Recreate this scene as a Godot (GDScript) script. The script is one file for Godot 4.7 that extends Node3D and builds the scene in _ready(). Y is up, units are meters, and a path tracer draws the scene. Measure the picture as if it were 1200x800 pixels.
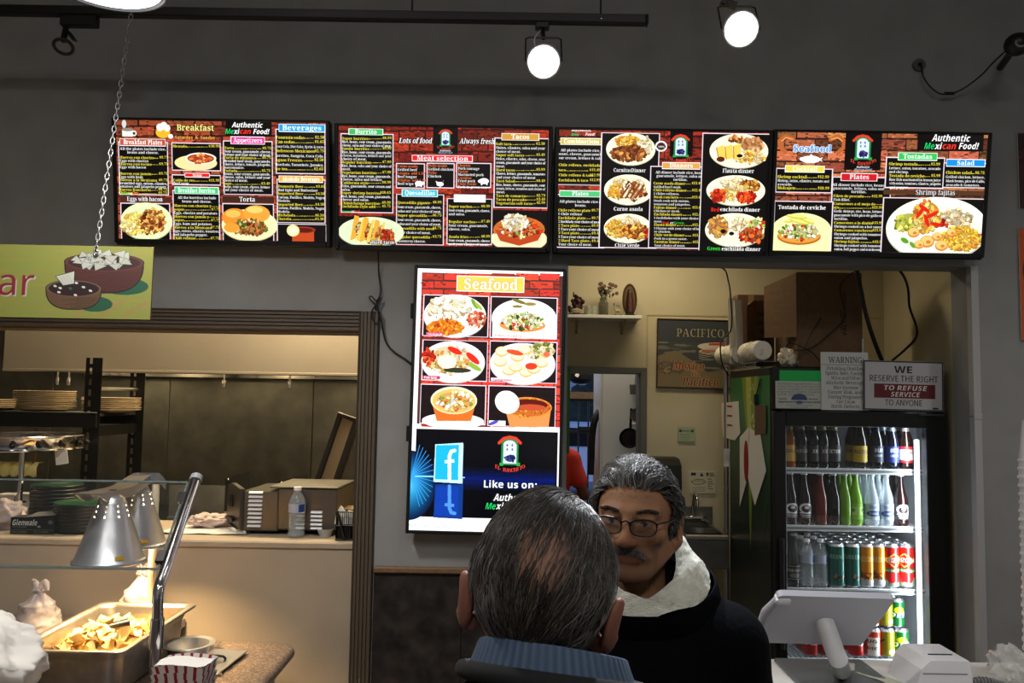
extends Node3D
# A taqueria counter seen by a customer: menu screens over a kitchen pass and a back room, two men waiting.
# metres, y up; the eye stands at the origin's vertical and looks along -z. "d" is a distance along -z.

const F := 940.0
const EYE := Vector3(0, 1.76, 0)
const D_WALL := 3.2
const HC := 4.1   # the dining room's ceiling
var cam_basis := Basis.from_euler(Vector3(deg_to_rad(4.0), 0, deg_to_rad(0.9)))
var M := {}
var names := {}
var rng := RandomNumberGenerator.new()

func _ready() -> void:
	rng.seed = 7
	make_camera_and_light()
	make_materials()
	build_shell()
	build_kitchen()
	build_back_room()
	build_menus()
	build_buffet()
	build_fridge()
	build_register()
	build_people()
	build_ceiling_fittings()

# where a line of sight through the photograph's point (px, py) meets the upright plane at distance d
func w(px: float, py: float, d: float) -> Vector3:
	var r := cam_basis * Vector3((px - 600.0) / F, (400.0 - py) / F, -1.0)
	return EYE + r * (d / -r.z)

func make_camera_and_light() -> void:
	var c := Camera3D.new()
	c.name = "camera"
	c.position = EYE
	c.basis = cam_basis
	c.fov = rad_to_deg(2.0 * atan(400.0 / F))
	c.near = 0.05
	c.far = 80.0
	add_child(c)
	c.current = true
	var e := Environment.new()
	var sky := Sky.new()
	var sm := ProceduralSkyMaterial.new()
	sm.sky_top_color = Color(0.32, 0.42, 0.62)
	sm.sky_horizon_color = Color(0.62, 0.68, 0.80)
	sm.ground_bottom_color = Color(0.2, 0.2, 0.2)
	sm.ground_horizon_color = Color(0.5, 0.52, 0.55)
	sky.sky_material = sm
	e.background_mode = Environment.BG_SKY
	e.sky = sky
	e.background_energy_multiplier = 3.0
	e.tonemap_mode = Environment.TONE_MAPPER_LINEAR
	e.tonemap_exposure = 1.0
	e.sdfgi_enabled = true
	e.ssao_enabled = true
	e.ssil_enabled = true
	var we := WorldEnvironment.new()
	we.name = "world_environment"
	we.environment = e
	add_child(we)
	# the dining room's other lamps, behind and beside the camera; their glowing panels are built in build_shell()
	for p in CEILING_PANELS:
		area_light(Vector3(p[0], HC - 0.025, p[1]), Vector2(0.55, 0.55), Color(1.0, 0.98, 0.95), p[2])
	area_light(Vector3(-1.0, 2.66, -3.85), Vector2(0.9, 0.18), Color(1.0, 0.88, 0.68), 4.6)   # kitchen tube by the hood
	area_light(Vector3(-2.3, 2.7, -3.9), Vector2(0.9, 0.14), Color(1.0, 0.88, 0.68), 0.9)
	area_light(Vector3(0.72, 2.7, -3.95), Vector2(0.7, 0.14), Color(1.0, 0.92, 0.76), 0.6)    # back-room tube
	area_light(Vector3(0.5, 2.7, -4.72), Vector2(0.6, 0.1), Color(1.0, 0.97, 0.92), 0.4)
	area_light(Vector3(0.55, 2.7, -5.95), Vector2(0.6, 0.14), Color(1.0, 0.97, 0.92), 1.3)    # far-room tube

const CEILING_PANELS := [[-1.4, 0.6, 2.4], [1.2, 0.7, 1.9], [0.1, 1.9, 4.0]]

func area_light(at: Vector3, size: Vector2, col: Color, energy: float) -> void:   # shines straight down
	var l := AreaLight3D.new()
	l.name = "panel_glow"
	l.area_size = size
	l.light_color = col
	l.light_energy = energy
	l.area_normalize_energy = true
	l.shadow_enabled = true
	l.set("area_range", 9.0)
	l.set("area_attenuation", 2.0)
	l.position = at
	l.rotation.x = -PI / 2
	add_child(l, true)

# ---------------------------------------------------------------- mesh building
class Geo:
	var v := PackedVector3Array()
	var n := PackedVector3Array()
	var uv := PackedVector2Array()
	var c := PackedColorArray()
	var ix := PackedInt32Array()
	var tint := Color.WHITE

	func tri(a: Vector3, b: Vector3, d: Vector3, out: Vector3) -> Geo:
		var k := (b - a).cross(d - a)
		if k.length_squared() < 1e-18:
			return self
		k = k.normalized()
		var i := v.size()
		if k.dot(out) > 0.0:
			v.append_array([a, d, b])
		else:
			v.append_array([a, b, d])
			k = -k
		for q in 3:
			n.append(k); uv.append(Vector2.ZERO); c.append(tint)
		ix.append_array([i, i + 1, i + 2])
		return self

	# corners in order; u runs a->b, v runs a->d
	func quad(a: Vector3, b: Vector3, cc: Vector3, d: Vector3, out: Vector3, r := Rect2(0, 0, 1, 1)) -> Geo:
		var k := (b - a).cross(cc - a)
		if k.length_squared() < 1e-18:
			k = (cc - a).cross(d - a)
		k = k.normalized()
		var i := v.size()
		v.append_array([a, b, cc, d])
		var flip := k.dot(out) > 0.0
		for q in 4:
			n.append(k if flip else -k); c.append(tint)
		uv.append_array([r.position, r.position + Vector2(r.size.x, 0), r.end, r.position + Vector2(0, r.size.y)])
		if flip:
			ix.append_array([i, i + 2, i + 1, i, i + 3, i + 2])
		else:
			ix.append_array([i, i + 1, i + 2, i, i + 2, i + 3])
		return self

	# a box with chamfered edges
	func box(at: Vector3, s: Vector3, ch := 0.0, b := Basis.IDENTITY) -> Geo:
		var h := s * 0.5
		var e := minf(ch, minf(h.x, minf(h.y, h.z)) * 0.9)
		var ax := [Vector3.RIGHT, Vector3.UP, Vector3.BACK]
		for a in 3:
			for sg in [-1.0, 1.0]:
				var u := (a + 1) % 3
				var t := (a + 2) % 3
				var o: Vector3 = ax[a] * h[a] * sg
				var uu: Vector3 = ax[u] * (h[u] - e)
				var tt: Vector3 = ax[t] * (h[t] - e)
				quad(at + b * (o - uu - tt), at + b * (o + uu - tt), at + b * (o + uu + tt), at + b * (o - uu + tt), b * (ax[a] * sg))
		if e > 0.0:
			for a in 3:
				var u := (a + 1) % 3
				var t := (a + 2) % 3
				for su in [-1.0, 1.0]:
					for st in [-1.0, 1.0]:
						var l: Vector3 = ax[a] * (h[a] - e)
						var p1: Vector3 = ax[u] * h[u] * su + ax[t] * (h[t] - e) * st
						var p2: Vector3 = ax[u] * (h[u] - e) * su + ax[t] * h[t] * st
						quad(at + b * (p1 - l), at + b * (p1 + l), at + b * (p2 + l), at + b * (p2 - l), b * (ax[u] * su + ax[t] * st))
			for sx in [-1.0, 1.0]:
				for sy in [-1.0, 1.0]:
					for sz in [-1.0, 1.0]:
						var q := Vector3(sx, sy, sz)
						var i := h - Vector3(e, e, e)
						tri(at + b * (q * Vector3(h.x, i.y, i.z)), at + b * (q * Vector3(i.x, h.y, i.z)), at + b * (q * Vector3(i.x, i.y, h.z)), b * q)
		return self

	func bar(a: Vector3, b: Vector3, wd: float, dp: float, up := Vector3.UP, ch := 0.0) -> Geo:   # a straight bar of rectangular section
		var z := (b - a).normalized()
		if absf(z.dot(up)) > 0.99:
			up = Vector3.BACK
		var x := up.cross(z).normalized()
		var y := z.cross(x)
		return box((a + b) * 0.5, Vector3(wd, dp, (b - a).length()), ch, Basis(x, y, z))

	# rows of points with their normals
	func grid(rows: Array, norms: Array, wrap := false, cols := []) -> Geo:
		var i0 := v.size()
		var m: int = rows[0].size()
		var R := rows.size()
		for r in R:
			for k in m:
				v.append(rows[r][k]); n.append(norms[r][k])
				uv.append(Vector2(float(k) / (m if wrap else m - 1), float(r) / maxf(1.0, R - 1)))
				c.append(cols[r][k] if cols.size() else tint)
		if wrap:   # a seam column of its own keeps the uv whole
			pass
		var cnt := m if wrap else m - 1
		for r in R - 1:
			for k in cnt:
				var k2 := (k + 1) % m
				var a := i0 + r * m + k
				var b := i0 + r * m + k2
				var d := i0 + (r + 1) * m + k
				var f := i0 + (r + 1) * m + k2
				var g := (v[b] - v[a]).cross(v[d] - v[a]) + (v[f] - v[d]).cross(v[f] - v[b])
				if g.dot(n[a] + n[b] + n[d] + n[f]) > 0.0:
					ix.append_array([a, d, b, b, d, f])
				else:
					ix.append_array([a, b, d, b, f, d])
		return self

	# a sheet given by points alone; its normals are worked out
	func sheet(rows: Array, wrap := false, cols := []) -> Geo:
		var R := rows.size()
		var m: int = rows[0].size()
		var norms := []
		for r in R:
			var line := PackedVector3Array()
			for k in m:
				var ra: Vector3 = rows[maxi(r - 1, 0)][k]
				var rb: Vector3 = rows[mini(r + 1, R - 1)][k]
				var ka: Vector3 = rows[r][(k - 1 + m) % m if wrap else maxi(k - 1, 0)]
				var kb: Vector3 = rows[r][(k + 1) % m if wrap else mini(k + 1, m - 1)]
				var q := (kb - ka).cross(rb - ra)
				line.append(q.normalized() if q.length_squared() > 1e-20 else Vector3.UP)
			norms.append(line)
		return grid(rows, norms, wrap, cols)

	# turned about y: profile of (radius, height), outside first from the bottom up
	func lathe(p: Array, segs := 24, x := Transform3D.IDENTITY, flat := 38.0) -> Geo:
		var runs := [[p[0]]]
		for i in range(1, p.size()):
			runs[-1].append(p[i])
			if i < p.size() - 1:
				var d1: Vector2 = p[i] - p[i - 1]
				var d2: Vector2 = p[i + 1] - p[i]
				if absf(rad_to_deg(d1.angle_to(d2))) > flat:
					runs.append([p[i]])
		for run in runs:
			var rows := []
			var norms := []
			for i in run.size():
				var d := Vector2.ZERO
				if i > 0: d += (run[i] - run[i - 1]).normalized()
				if i < run.size() - 1: d += (run[i + 1] - run[i]).normalized()
				d = d.normalized()
				var ring := PackedVector3Array()
				var rn := PackedVector3Array()
				for k in segs + 1:
					var a := TAU * k / segs
					ring.append(x * Vector3(cos(a) * run[i].x, run[i].y, sin(a) * run[i].x))
					rn.append((x.basis * Vector3(cos(a) * d.y, -d.x, sin(a) * d.y)).normalized())
				rows.append(ring); norms.append(rn)
			grid(rows, norms)
		return self

	func cyl(a: Vector3, b: Vector3, r: float, segs := 16, r2 := -1.0) -> Geo:
		if r2 < 0.0: r2 = r
		var L := (b - a).length()
		return lathe([Vector2(0, 0), Vector2(r, 0), Vector2(r2, L), Vector2(0, L)], segs, along(a, b))

	static func along(a: Vector3, b: Vector3) -> Transform3D:
		var y := (b - a).normalized()
		var s := Vector3.RIGHT if absf(y.x) < 0.9 else Vector3.BACK
		var z := s.cross(y).normalized()
		return Transform3D(Basis(y.cross(z).normalized(), y, z), a)

	# a round tube along points; radii: one number or one per point
	func tube(pts: Array, rad, segs := 10, caps := true) -> Geo:
		var rows := []
		var norms := []
		var prev := Vector3.ZERO
		for i in pts.size():
			var t: Vector3 = ((pts[mini(i + 1, pts.size() - 1)] as Vector3) - pts[maxi(i - 1, 0)]).normalized()
			if i == 0:
				prev = t.cross(Vector3.UP if absf(t.y) < 0.9 else Vector3.RIGHT).normalized()
			else:
				prev = (prev - t * prev.dot(t)).normalized()
			var s := t.cross(prev)
			var r: float = rad[i] if rad is Array else rad
			var ring := PackedVector3Array()
			var rn := PackedVector3Array()
			for k in segs + 1:
				var a := TAU * k / segs
				var o := prev * cos(a) + s * sin(a)
				ring.append((pts[i] as Vector3) + o * r); rn.append(o)
			rows.append(ring); norms.append(rn)
			if caps and (i == 0 or i == pts.size() - 1):
				for k in segs:
					tri(pts[i], ring[k], ring[k + 1], -t if i == 0 else t)
		return grid(rows, norms)

	func ball(at: Vector3, r: Vector3, b := Basis.IDENTITY, nu := 16, nv := 10) -> Geo:
		var rows := []
		var norms := []
		for i in nv + 1:
			var th := PI * i / nv
			var ring := PackedVector3Array()
			var rn := PackedVector3Array()
			for k in nu + 1:
				var a := TAU * k / nu
				var o := Vector3(sin(th) * cos(a), cos(th), sin(th) * sin(a))
				ring.append(at + b * (o * r)); rn.append((b * (o / r)).normalized())
			rows.append(ring); norms.append(rn)
		return grid(rows, norms)

	# a flat outline pushed out along the transform's z by depth
	func prism(poly: Array, depth: float, x := Transform3D.IDENTITY, smooth := false) -> Geo:
		var pp := PackedVector2Array(poly)
		var t := Geometry2D.triangulate_polygon(pp)
		for k in range(0, t.size(), 3):
			for z in [0.0, depth]:
				var q := [pp[t[k]], pp[t[k + 1]], pp[t[k + 2]]]
				tri(x * Vector3(q[0].x, q[0].y, z), x * Vector3(q[1].x, q[1].y, z), x * Vector3(q[2].x, q[2].y, z), x.basis.z * (1.0 if z == depth else -1.0) * signf(depth))
		var cw := Geometry2D.is_polygon_clockwise(pp)
		for k in pp.size():
			var a := pp[k]
			var b := pp[(k + 1) % pp.size()]
			var o := Vector2(b.y - a.y, a.x - b.x) * (-1.0 if cw else 1.0)
			quad(x * Vector3(a.x, a.y, 0), x * Vector3(b.x, b.y, 0), x * Vector3(b.x, b.y, depth), x * Vector3(a.x, a.y, depth), x.basis * Vector3(o.x, o.y, 0))
		return self

	func mesh() -> ArrayMesh:
		var a := []
		a.resize(Mesh.ARRAY_MAX)
		a[Mesh.ARRAY_VERTEX] = v
		a[Mesh.ARRAY_NORMAL] = n
		a[Mesh.ARRAY_TEX_UV] = uv
		a[Mesh.ARRAY_COLOR] = c
		a[Mesh.ARRAY_INDEX] = ix
		var m := ArrayMesh.new()
		m.add_surface_from_arrays(Mesh.PRIMITIVE_TRIANGLES, a)
		return m

# ---------------------------------------------------------------- the scene's objects
func numbered(called: String) -> String:
	var k: int = names.get(called, 0)
	names[called] = k + 1
	return called if k == 0 else "%s_%03d" % [called, k]

func part(called: String, g: Geo, m: Material, parent: Node) -> MeshInstance3D:
	var o := MeshInstance3D.new()
	o.mesh = g.mesh()
	o.material_override = m
	var k := 0
	var nm := called
	while parent.has_node(nm):
		k += 1
		nm = "%s_%03d" % [called, k]
	o.name = nm
	parent.add_child(o, true)
	return o

func tag(o: Node, label: String, category: String, group := "") -> void:
	o.set_meta("label", label)
	o.set_meta("category", category)
	if group: o.set_meta("group", group)

func thing(called: String, label: String, category: String, at := Vector3.ZERO, group := "") -> Node3D:
	var o := Node3D.new()
	o.name = numbered(called)
	o.position = at
	add_child(o, true)
	tag(o, label, category, group)
	return o

func solo(called: String, g: Geo, m: Material, label: String, category: String, group := "") -> MeshInstance3D:
	var o := part(numbered(called), g, m, self)
	tag(o, label, category, group)
	return o

func struct(called: String, g: Geo, m: Material, parent: Node = null) -> MeshInstance3D:
	var o := part(called, g, m, parent if parent else self)
	if parent == null: o.set_meta("kind", "structure")
	return o

func dup(o: Node3D, at: Vector3, label: String, turn := 0.0) -> Node3D:
	var r: Node3D = o.duplicate()
	r.name = numbered(String(o.name).rstrip("0123456789").trim_suffix("_"))
	add_child(r, true)
	r.position = at
	r.rotation.y = turn
	r.set_meta("label", label)
	return r

# ---------------------------------------------------------------- materials
func mat(col: Color, rough := 0.6, metal := 0.0) -> StandardMaterial3D:
	var m := StandardMaterial3D.new()
	m.albedo_color = col
	m.roughness = rough
	m.metallic = metal
	return m

func noise_tex(freq: float, oct: int, ramp: Array, seed_ := 1, type := FastNoiseLite.TYPE_SIMPLEX_SMOOTH, size := 512) -> NoiseTexture2D:
	var f := FastNoiseLite.new()
	f.noise_type = type
	f.frequency = freq
	f.fractal_octaves = oct
	f.seed = seed_
	var t := NoiseTexture2D.new()
	t.width = size
	t.height = size
	t.seamless = true
	t.noise = f
	if ramp.size():
		var gr := Gradient.new()
		var offs := PackedFloat32Array()
		var cs := PackedColorArray()
		for k in ramp.size():
			offs.append(float(k) / (ramp.size() - 1)); cs.append(ramp[k])
		gr.offsets = offs
		gr.colors = cs
		t.color_ramp = gr
	return t

func noisy(a: Color, b: Color, freq: float, scale: float, rough := 0.7, metal := 0.0, oct := 4, sd := 1) -> StandardMaterial3D:
	var m := mat(Color.WHITE, rough, metal)
	m.albedo_texture = noise_tex(freq, oct, [a, a.lerp(b, 0.5), b], sd)
	m.uv1_triplanar = true
	m.uv1_world_triplanar = true
	m.uv1_scale = Vector3.ONE * scale
	return m

func bumpy(m: StandardMaterial3D, freq: float, depth_cm: float, sd := 3) -> StandardMaterial3D:
	m.heightmap_enabled = true
	m.heightmap_texture = noise_tex(freq, 4, [], sd, FastNoiseLite.TYPE_SIMPLEX_SMOOTH, 256)
	m.heightmap_scale = depth_cm
	return m

func glow(col: Color, energy: float) -> StandardMaterial3D:
	var m := mat(Color(0.9, 0.9, 0.9) if col.r > 0.5 else col * 0.4, 0.5)
	m.emission_enabled = true
	m.emission = col
	m.emission_energy_multiplier = energy
	return m

func pane(col: Color, a := 0.06) -> StandardMaterial3D:
	var m := mat(Color(col.r, col.g, col.b, a), 0.03)
	m.transparency = BaseMaterial3D.TRANSPARENCY_ALPHA
	return m

func solid_glass(col: Color, a := 0.0, ior := 0.05) -> StandardMaterial3D:
	var m := mat(Color(col.r, col.g, col.b, a), 0.03)
	m.refraction_enabled = true
	m.refraction_scale = ior
	return m

func printed(p: Pic, rough := 0.6) -> StandardMaterial3D:
	var m := mat(Color.WHITE, rough)
	m.albedo_texture = ImageTexture.create_from_image(p.im)
	return m

func lit_print(p: Pic, energy: float) -> StandardMaterial3D:
	var m := mat(Color(0.012, 0.012, 0.014), 0.25)
	m.emission_enabled = true
	m.emission = Color.BLACK
	m.emission_texture = ImageTexture.create_from_image(p.im)
	m.emission_energy_multiplier = energy
	return m

func cloth(m: StandardMaterial3D) -> StandardMaterial3D:
	m.metallic_specular = 0.16
	return m

func vcol(rough := 0.6, metal := 0.0) -> StandardMaterial3D:
	var m := mat(Color.WHITE, rough, metal)
	m.vertex_color_use_as_albedo = true
	return m

func lin(c: Color) -> Color:
	return c.srgb_to_linear()

func make_materials() -> void:
	M.wall = bumpy(noisy(Color(0.52, 0.518, 0.512), Color(0.57, 0.568, 0.562), 0.01, 0.8, 0.75), 0.12, 0.05)
	M.ceiling = mat(Color(0.70, 0.71, 0.73), 0.9)
	M.floor = noisy(Color(0.20, 0.16, 0.13), Color(0.34, 0.28, 0.23), 0.02, 1.0, 0.35)
	M.cream = noisy(Color(0.75, 0.71, 0.59), Color(0.81, 0.77, 0.65), 0.006, 0.5, 0.55)
	M.beige = noisy(Color(0.60, 0.545, 0.47), Color(0.65, 0.595, 0.52), 0.006, 0.6, 0.7)
	M.taupe = mat(Color(0.32, 0.275, 0.225), 0.5)
	M.wainscot = noisy(Color(0.09, 0.08, 0.075), Color(0.25, 0.22, 0.20), 0.012, 1.6, 0.35, 0.0, 5, 4)
	M.cap = noisy(Color(0.42, 0.32, 0.22), Color(0.50, 0.39, 0.28), 0.03, 1.5, 0.5)
	M.steel = noisy(Color(0.60, 0.58, 0.55), Color(0.63, 0.61, 0.58), 0.006, 0.6, 0.36, 0.6)
	M.steel_dark = noisy(Color(0.42, 0.42, 0.40), Color(0.54, 0.54, 0.51), 0.012, 0.8, 0.4, 0.7)
	M.chrome = mat(Color(0.85, 0.85, 0.86), 0.12, 1.0)
	M.alu = mat(Color(0.72, 0.73, 0.75), 0.33, 0.95)
	M.black = mat(Color(0.025, 0.025, 0.028), 0.42)
	M.black_matt = mat(Color(0.03, 0.03, 0.032), 0.8)
	M.rubber = mat(Color(0.02, 0.02, 0.022), 0.6)
	M.white = mat(Color(0.86, 0.86, 0.85), 0.4)
	M.white_plastic = mat(Color(0.82, 0.82, 0.83), 0.3)
	M.paper = mat(Color(0.86, 0.85, 0.82), 0.85)
	M.grey_frame = mat(Color(0.36, 0.37, 0.36), 0.5)
	M.cardboard = noisy(Color(0.36, 0.27, 0.19), Color(0.42, 0.32, 0.22), 0.03, 2.0, 0.85)

# ---------------------------------------------------------------- flat print (screens, signs, labels)
class Pic:
	var im: Image
	var W: int
	var H: int
	var ox := 0.0
	var oy := 0.0
	var sx := 1.0
	var sy := 1.0
	var corners := []
	var rg := RandomNumberGenerator.new()
	static var faces := {}
	static var glyphs := {}

	func _init(wd: int, ht: int, bg := Color.BLACK) -> void:
		W = wd
		H = ht
		im = Image.create(wd, ht, false, Image.FORMAT_RGBA8)
		im.fill(bg)
		rg.seed = wd * 31 + ht

	# lets the layout be given in any units whose frame is the four corners (top-left, top-right, bottom-right, bottom-left)
	func frame(tl: Vector2, tr: Vector2, br: Vector2, bl: Vector2) -> Pic:
		corners = [tl, tr, br, bl]
		sx = W / ((tr.x - tl.x + br.x - bl.x) * 0.5)
		sy = H / ((bl.y - tl.y + br.y - tr.y) * 0.5)
		return self

	func m(x: float, y: float) -> Vector2:
		if corners.is_empty():
			return Vector2(x, y)
		var u := 0.5
		var v := 0.5
		for k in 3:
			var l: Vector2 = corners[0].lerp(corners[3], v)
			var r: Vector2 = corners[1].lerp(corners[2], v)
			u = (x - l.x) / (r.x - l.x)
			var t: Vector2 = corners[0].lerp(corners[1], u)
			var b: Vector2 = corners[3].lerp(corners[2], u)
			v = (y - t.y) / (b.y - t.y)
		return Vector2(u * W, v * H)

	func rect(x0: float, y0: float, x1: float, y1: float, c: Color) -> void:
		var a := m(x0, y0)
		var b := m(x1, y1)
		im.fill_rect(Rect2i(int(round(a.x)), int(round(a.y)), maxi(1, int(round(b.x) - round(a.x))), maxi(1, int(round(b.y) - round(a.y)))), c)

	func box(x0: float, y0: float, x1: float, y1: float, c: Color, edge: Color, t := 4.0) -> void:
		rect(x0, y0, x1, y1, edge)
		rect(x0 + t, y0 + t, x1 - t, y1 - t, c)

	func oval(x: float, y: float, rx: float, ry: float, c: Color, turn := 0.0) -> void:
		var o := m(x, y)
		_oval(o.x, o.y, rx * sx, ry * sy, c, turn)

	func _oval(cx: float, cy: float, rx: float, ry: float, c: Color, turn := 0.0) -> void:
		var ca := cos(turn)
		var sa := sin(turn)
		var hh := sqrt(rx * rx * sa * sa + ry * ry * ca * ca)
		for yy in range(int(floor(cy - hh)), int(ceil(cy + hh)) + 1):
			var dy := yy + 0.5 - cy
			var A := ca * ca / (rx * rx) + sa * sa / (ry * ry)
			var B := 2.0 * dy * ca * sa * (1.0 / (rx * rx) - 1.0 / (ry * ry))
			var C := dy * dy * (sa * sa / (rx * rx) + ca * ca / (ry * ry)) - 1.0
			var D := B * B - 4.0 * A * C
			if D <= 0.0: continue
			var q := sqrt(D) / (2.0 * A)
			var x0 := int(round(cx - B / (2.0 * A) - q))
			var x1 := int(round(cx - B / (2.0 * A) + q))
			if x1 > x0: im.fill_rect(Rect2i(x0, yy, x1 - x0, 1), c)

	func poly(pts: Array, c: Color) -> void:
		var q := PackedVector2Array()
		var lo := 1e9
		var hi := -1e9
		for p in pts:
			var t := m(p.x, p.y)
			q.append(t)
			lo = minf(lo, t.y); hi = maxf(hi, t.y)
		for yy in range(maxi(0, int(floor(lo))), mini(H - 1, int(ceil(hi))) + 1):
			var xs := []
			for k in q.size():
				var a := q[k]
				var b := q[(k + 1) % q.size()]
				var yc := yy + 0.5
				if (a.y <= yc) != (b.y <= yc):
					xs.append(a.x + (yc - a.y) / (b.y - a.y) * (b.x - a.x))
			xs.sort()
			for k in range(0, xs.size() - 1, 2):
				var x0: int = int(round(xs[k]))
				im.fill_rect(Rect2i(x0, yy, maxi(1, int(round(xs[k + 1])) - x0), 1), c)

	func line(a: Vector2, b: Vector2, t: float, c: Color) -> void:
		var d := (b - a).orthogonal().normalized() * t * 0.5
		poly([a + d, b + d, b - d, a - d], c)

	func curve(pts: Array, t: float, c: Color) -> void:
		for k in pts.size() - 1:
			line(pts[k], pts[k + 1], t, c)
		for p in pts:
			oval(p.x, p.y, t * 0.5, t * 0.5, c)

	static func face(style: String) -> SystemFont:
		if not faces.has(style):
			var f := SystemFont.new()
			f.font_names = PackedStringArray(["Droid Serif" if style.begins_with("serif") else "Droid Sans Mono" if style == "mono" else "Droid Sans"])
			f.font_weight = 700 if style.ends_with("bold") else 400
			f.antialiasing = TextServer.FONT_ANTIALIASING_GRAY
			faces[style] = f
		return faces[style]

	static func glyph(style: String, size: int, ch: int) -> Array:
		var key := "%s/%d/%d" % [style, size, ch]
		if not glyphs.has(key):
			var ts := TextServerManager.get_primary_interface()
			var rid: RID = face(style).get_rids()[0]
			var gi := ts.font_get_glyph_index(rid, size, ch, 0)
			var z := Vector2i(size, 0)
			ts.font_render_glyph(rid, z, gi)
			var r := ts.font_get_glyph_uv_rect(rid, z, gi)
			var cut: Image = null
			if r.size.x > 0:
				var at := ts.font_get_texture_image(rid, z, ts.font_get_glyph_texture_idx(rid, z, gi))
				cut = at.get_region(Rect2i(r))
			glyphs[key] = [cut, ts.font_get_glyph_offset(rid, z, gi), ts.font_get_glyph_advance(rid, size, gi).x]
		return glyphs[key]

	static func width(s: String, size: int, style: String) -> float:
		var t := 0.0
		for k in s.length(): t += glyph(style, size, s.unicode_at(k))[2]
		return t

	# text whose baseline starts at (x, y); hgt is the letter size in layout units; fit squeezes or widens it to that length
	func text(x: float, y: float, s: String, hgt: float, c: Color, style := "sans", align := 0, fit := 0.0, slant := 0.0, rise := 0.0) -> void:
		var size := maxi(6, int(round(hgt * sy)))
		var o := m(x, y)
		var L := width(s, size, style)
		var k := 1.0
		if fit > 0.0: k = fit * sx / L
		var at := o.x - L * k * 0.5 * align
		for i in s.length():
			var g := glyph(style, size, s.unicode_at(i))
			if g[0]:
				var cut: Image = g[0]
				var gw := maxi(1, int(round(cut.get_width() * k)))
				var x0: float = at + g[1].x * k
				var base := o.y + rise * sy * (at - o.x) / maxf(1.0, L * k)
				for yy in cut.get_height():
					var py := int(round(base + g[1].y)) + yy
					if py < 0 or py >= H: continue
					var sh := slant * (base - py)
					for xx in gw:
						var a := cut.get_pixel(mini(cut.get_width() - 1, int(xx / k)), yy).a
						if a < 0.04: continue
						var px := int(round(x0 + sh)) + xx
						if px < 0 or px >= W: continue
						im.set_pixel(px, py, im.get_pixel(px, py).lerp(c, a * c.a))
			at += g[2] * k

	func outlined(x: float, y: float, s: String, hgt: float, c: Color, edge: Color, style := "sans", align := 0, fit := 0.0, t := 3.0, slant := 0.0) -> void:
		for a in 8:
			text(x + cos(a * TAU / 8) * t, y + sin(a * TAU / 8) * t, s, hgt, edge, style, align, fit, slant)
		text(x, y, s, hgt, c, style, align, fit, slant)

	func bricks(x0: float, y0: float, x1: float, y1: float, bw: float, bh: float, c: Color, mortar: Color, vary := 0.3) -> void:
		rect(x0, y0, x1, y1, mortar)
		var row := 0
		var y := y0
		while y < y1:
			var x := x0 - (bw * 0.5 if row % 2 else bw * 0.1)
			while x < x1:
				var k := 1.0 + rg.randf_range(-vary, vary)
				var col := Color(c.r * k, c.g * k * rg.randf_range(0.85, 1.15), c.b * k)
				var ax := maxf(x + bw * 0.03, x0)
				var bx := minf(x + bw * 0.97, x1)
				var ay := y + bh * 0.07
				var by := minf(y + bh * 0.93, y1)
				if bx > ax + 1 and by > ay + 1:
					rect(ax, ay, bx, by, col)
					for q in int(10 + (bx - ax) * (by - ay) * 0.004):
						var kk := rg.randf_range(0.35, 1.35)
						oval(rg.randf_range(ax, bx), rg.randf_range(ay, by), rg.randf_range(0.02, 0.10) * bw, rg.randf_range(0.03, 0.09) * bh, Color(col.r * kk, col.g * kk, col.b * kk))
				x += bw
			y += bh
			row += 1

	# a mound of food: many small blobs, lighter towards the top
	func heap(x: float, y: float, rx: float, ry: float, cols: Array, cnt: int, size: float, flat := 0.6) -> void:
		if cnt >= 40: oval(x, y, rx * 0.96, ry * 0.96, (cols[0] as Color).lerp(cols[1], 0.5).darkened(0.18))
		for k in cnt:
			var a := rg.randf() * TAU
			var q := sqrt(rg.randf())
			var px := x + cos(a) * rx * q
			var py := y + sin(a) * ry * q
			var c: Color = cols[rg.randi() % cols.size()]
			var k2 := rg.randf_range(0.75, 1.15)
			var s := size * rg.randf_range(0.5, 1.2)
			oval(px, py + s * 0.25, s * 1.05, s * flat * 1.05, Color(c.r * 0.66, c.g * 0.58, c.b * 0.5), rg.randf() * PI)
			oval(px, py, s, s * flat, Color(c.r * k2, c.g * k2, c.b * k2), rg.randf() * PI)

	func plate(x: float, y: float, rx: float, ry: float, c := Color(1, 1, 0.9)) -> void:
		oval(x, y + ry * 0.06, rx, ry, c.darkened(0.25))
		oval(x, y, rx, ry, c)
		oval(x, y + ry * 0.05, rx * 0.8, ry * 0.78, c.darkened(0.07))
		oval(x, y + ry * 0.08, rx * 0.78, ry * 0.75, c.darkened(0.02))

# ---------------------------------------------------------------- the menu screens
const YEL := Color(1.0, 0.93, 0.25)
const WHT := Color(1, 1, 1)
const RICE := [Color(0.95, 0.72, 0.25), Color(0.98, 0.82, 0.4), Color(0.85, 0.55, 0.18)]
const MEAT := [Color(0.55, 0.28, 0.12), Color(0.72, 0.42, 0.2), Color(0.4, 0.18, 0.08), Color(0.85, 0.6, 0.3)]
const SALAD := [Color(0.6, 0.75, 0.3), Color(0.95, 0.95, 0.85), Color(0.85, 0.25, 0.12), Color(0.9, 0.85, 0.6)]
const RED := [Color(0.85, 0.2, 0.1), Color(0.95, 0.4, 0.15), Color(0.7, 0.12, 0.06)]
const CREAMY := [Color(1, 0.97, 0.85), Color(0.97, 0.9, 0.7), Color(0.93, 0.83, 0.6)]
const BEANS := [Color(0.8, 0.55, 0.35), Color(0.72, 0.45, 0.28), Color(0.9, 0.68, 0.45)]

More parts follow.
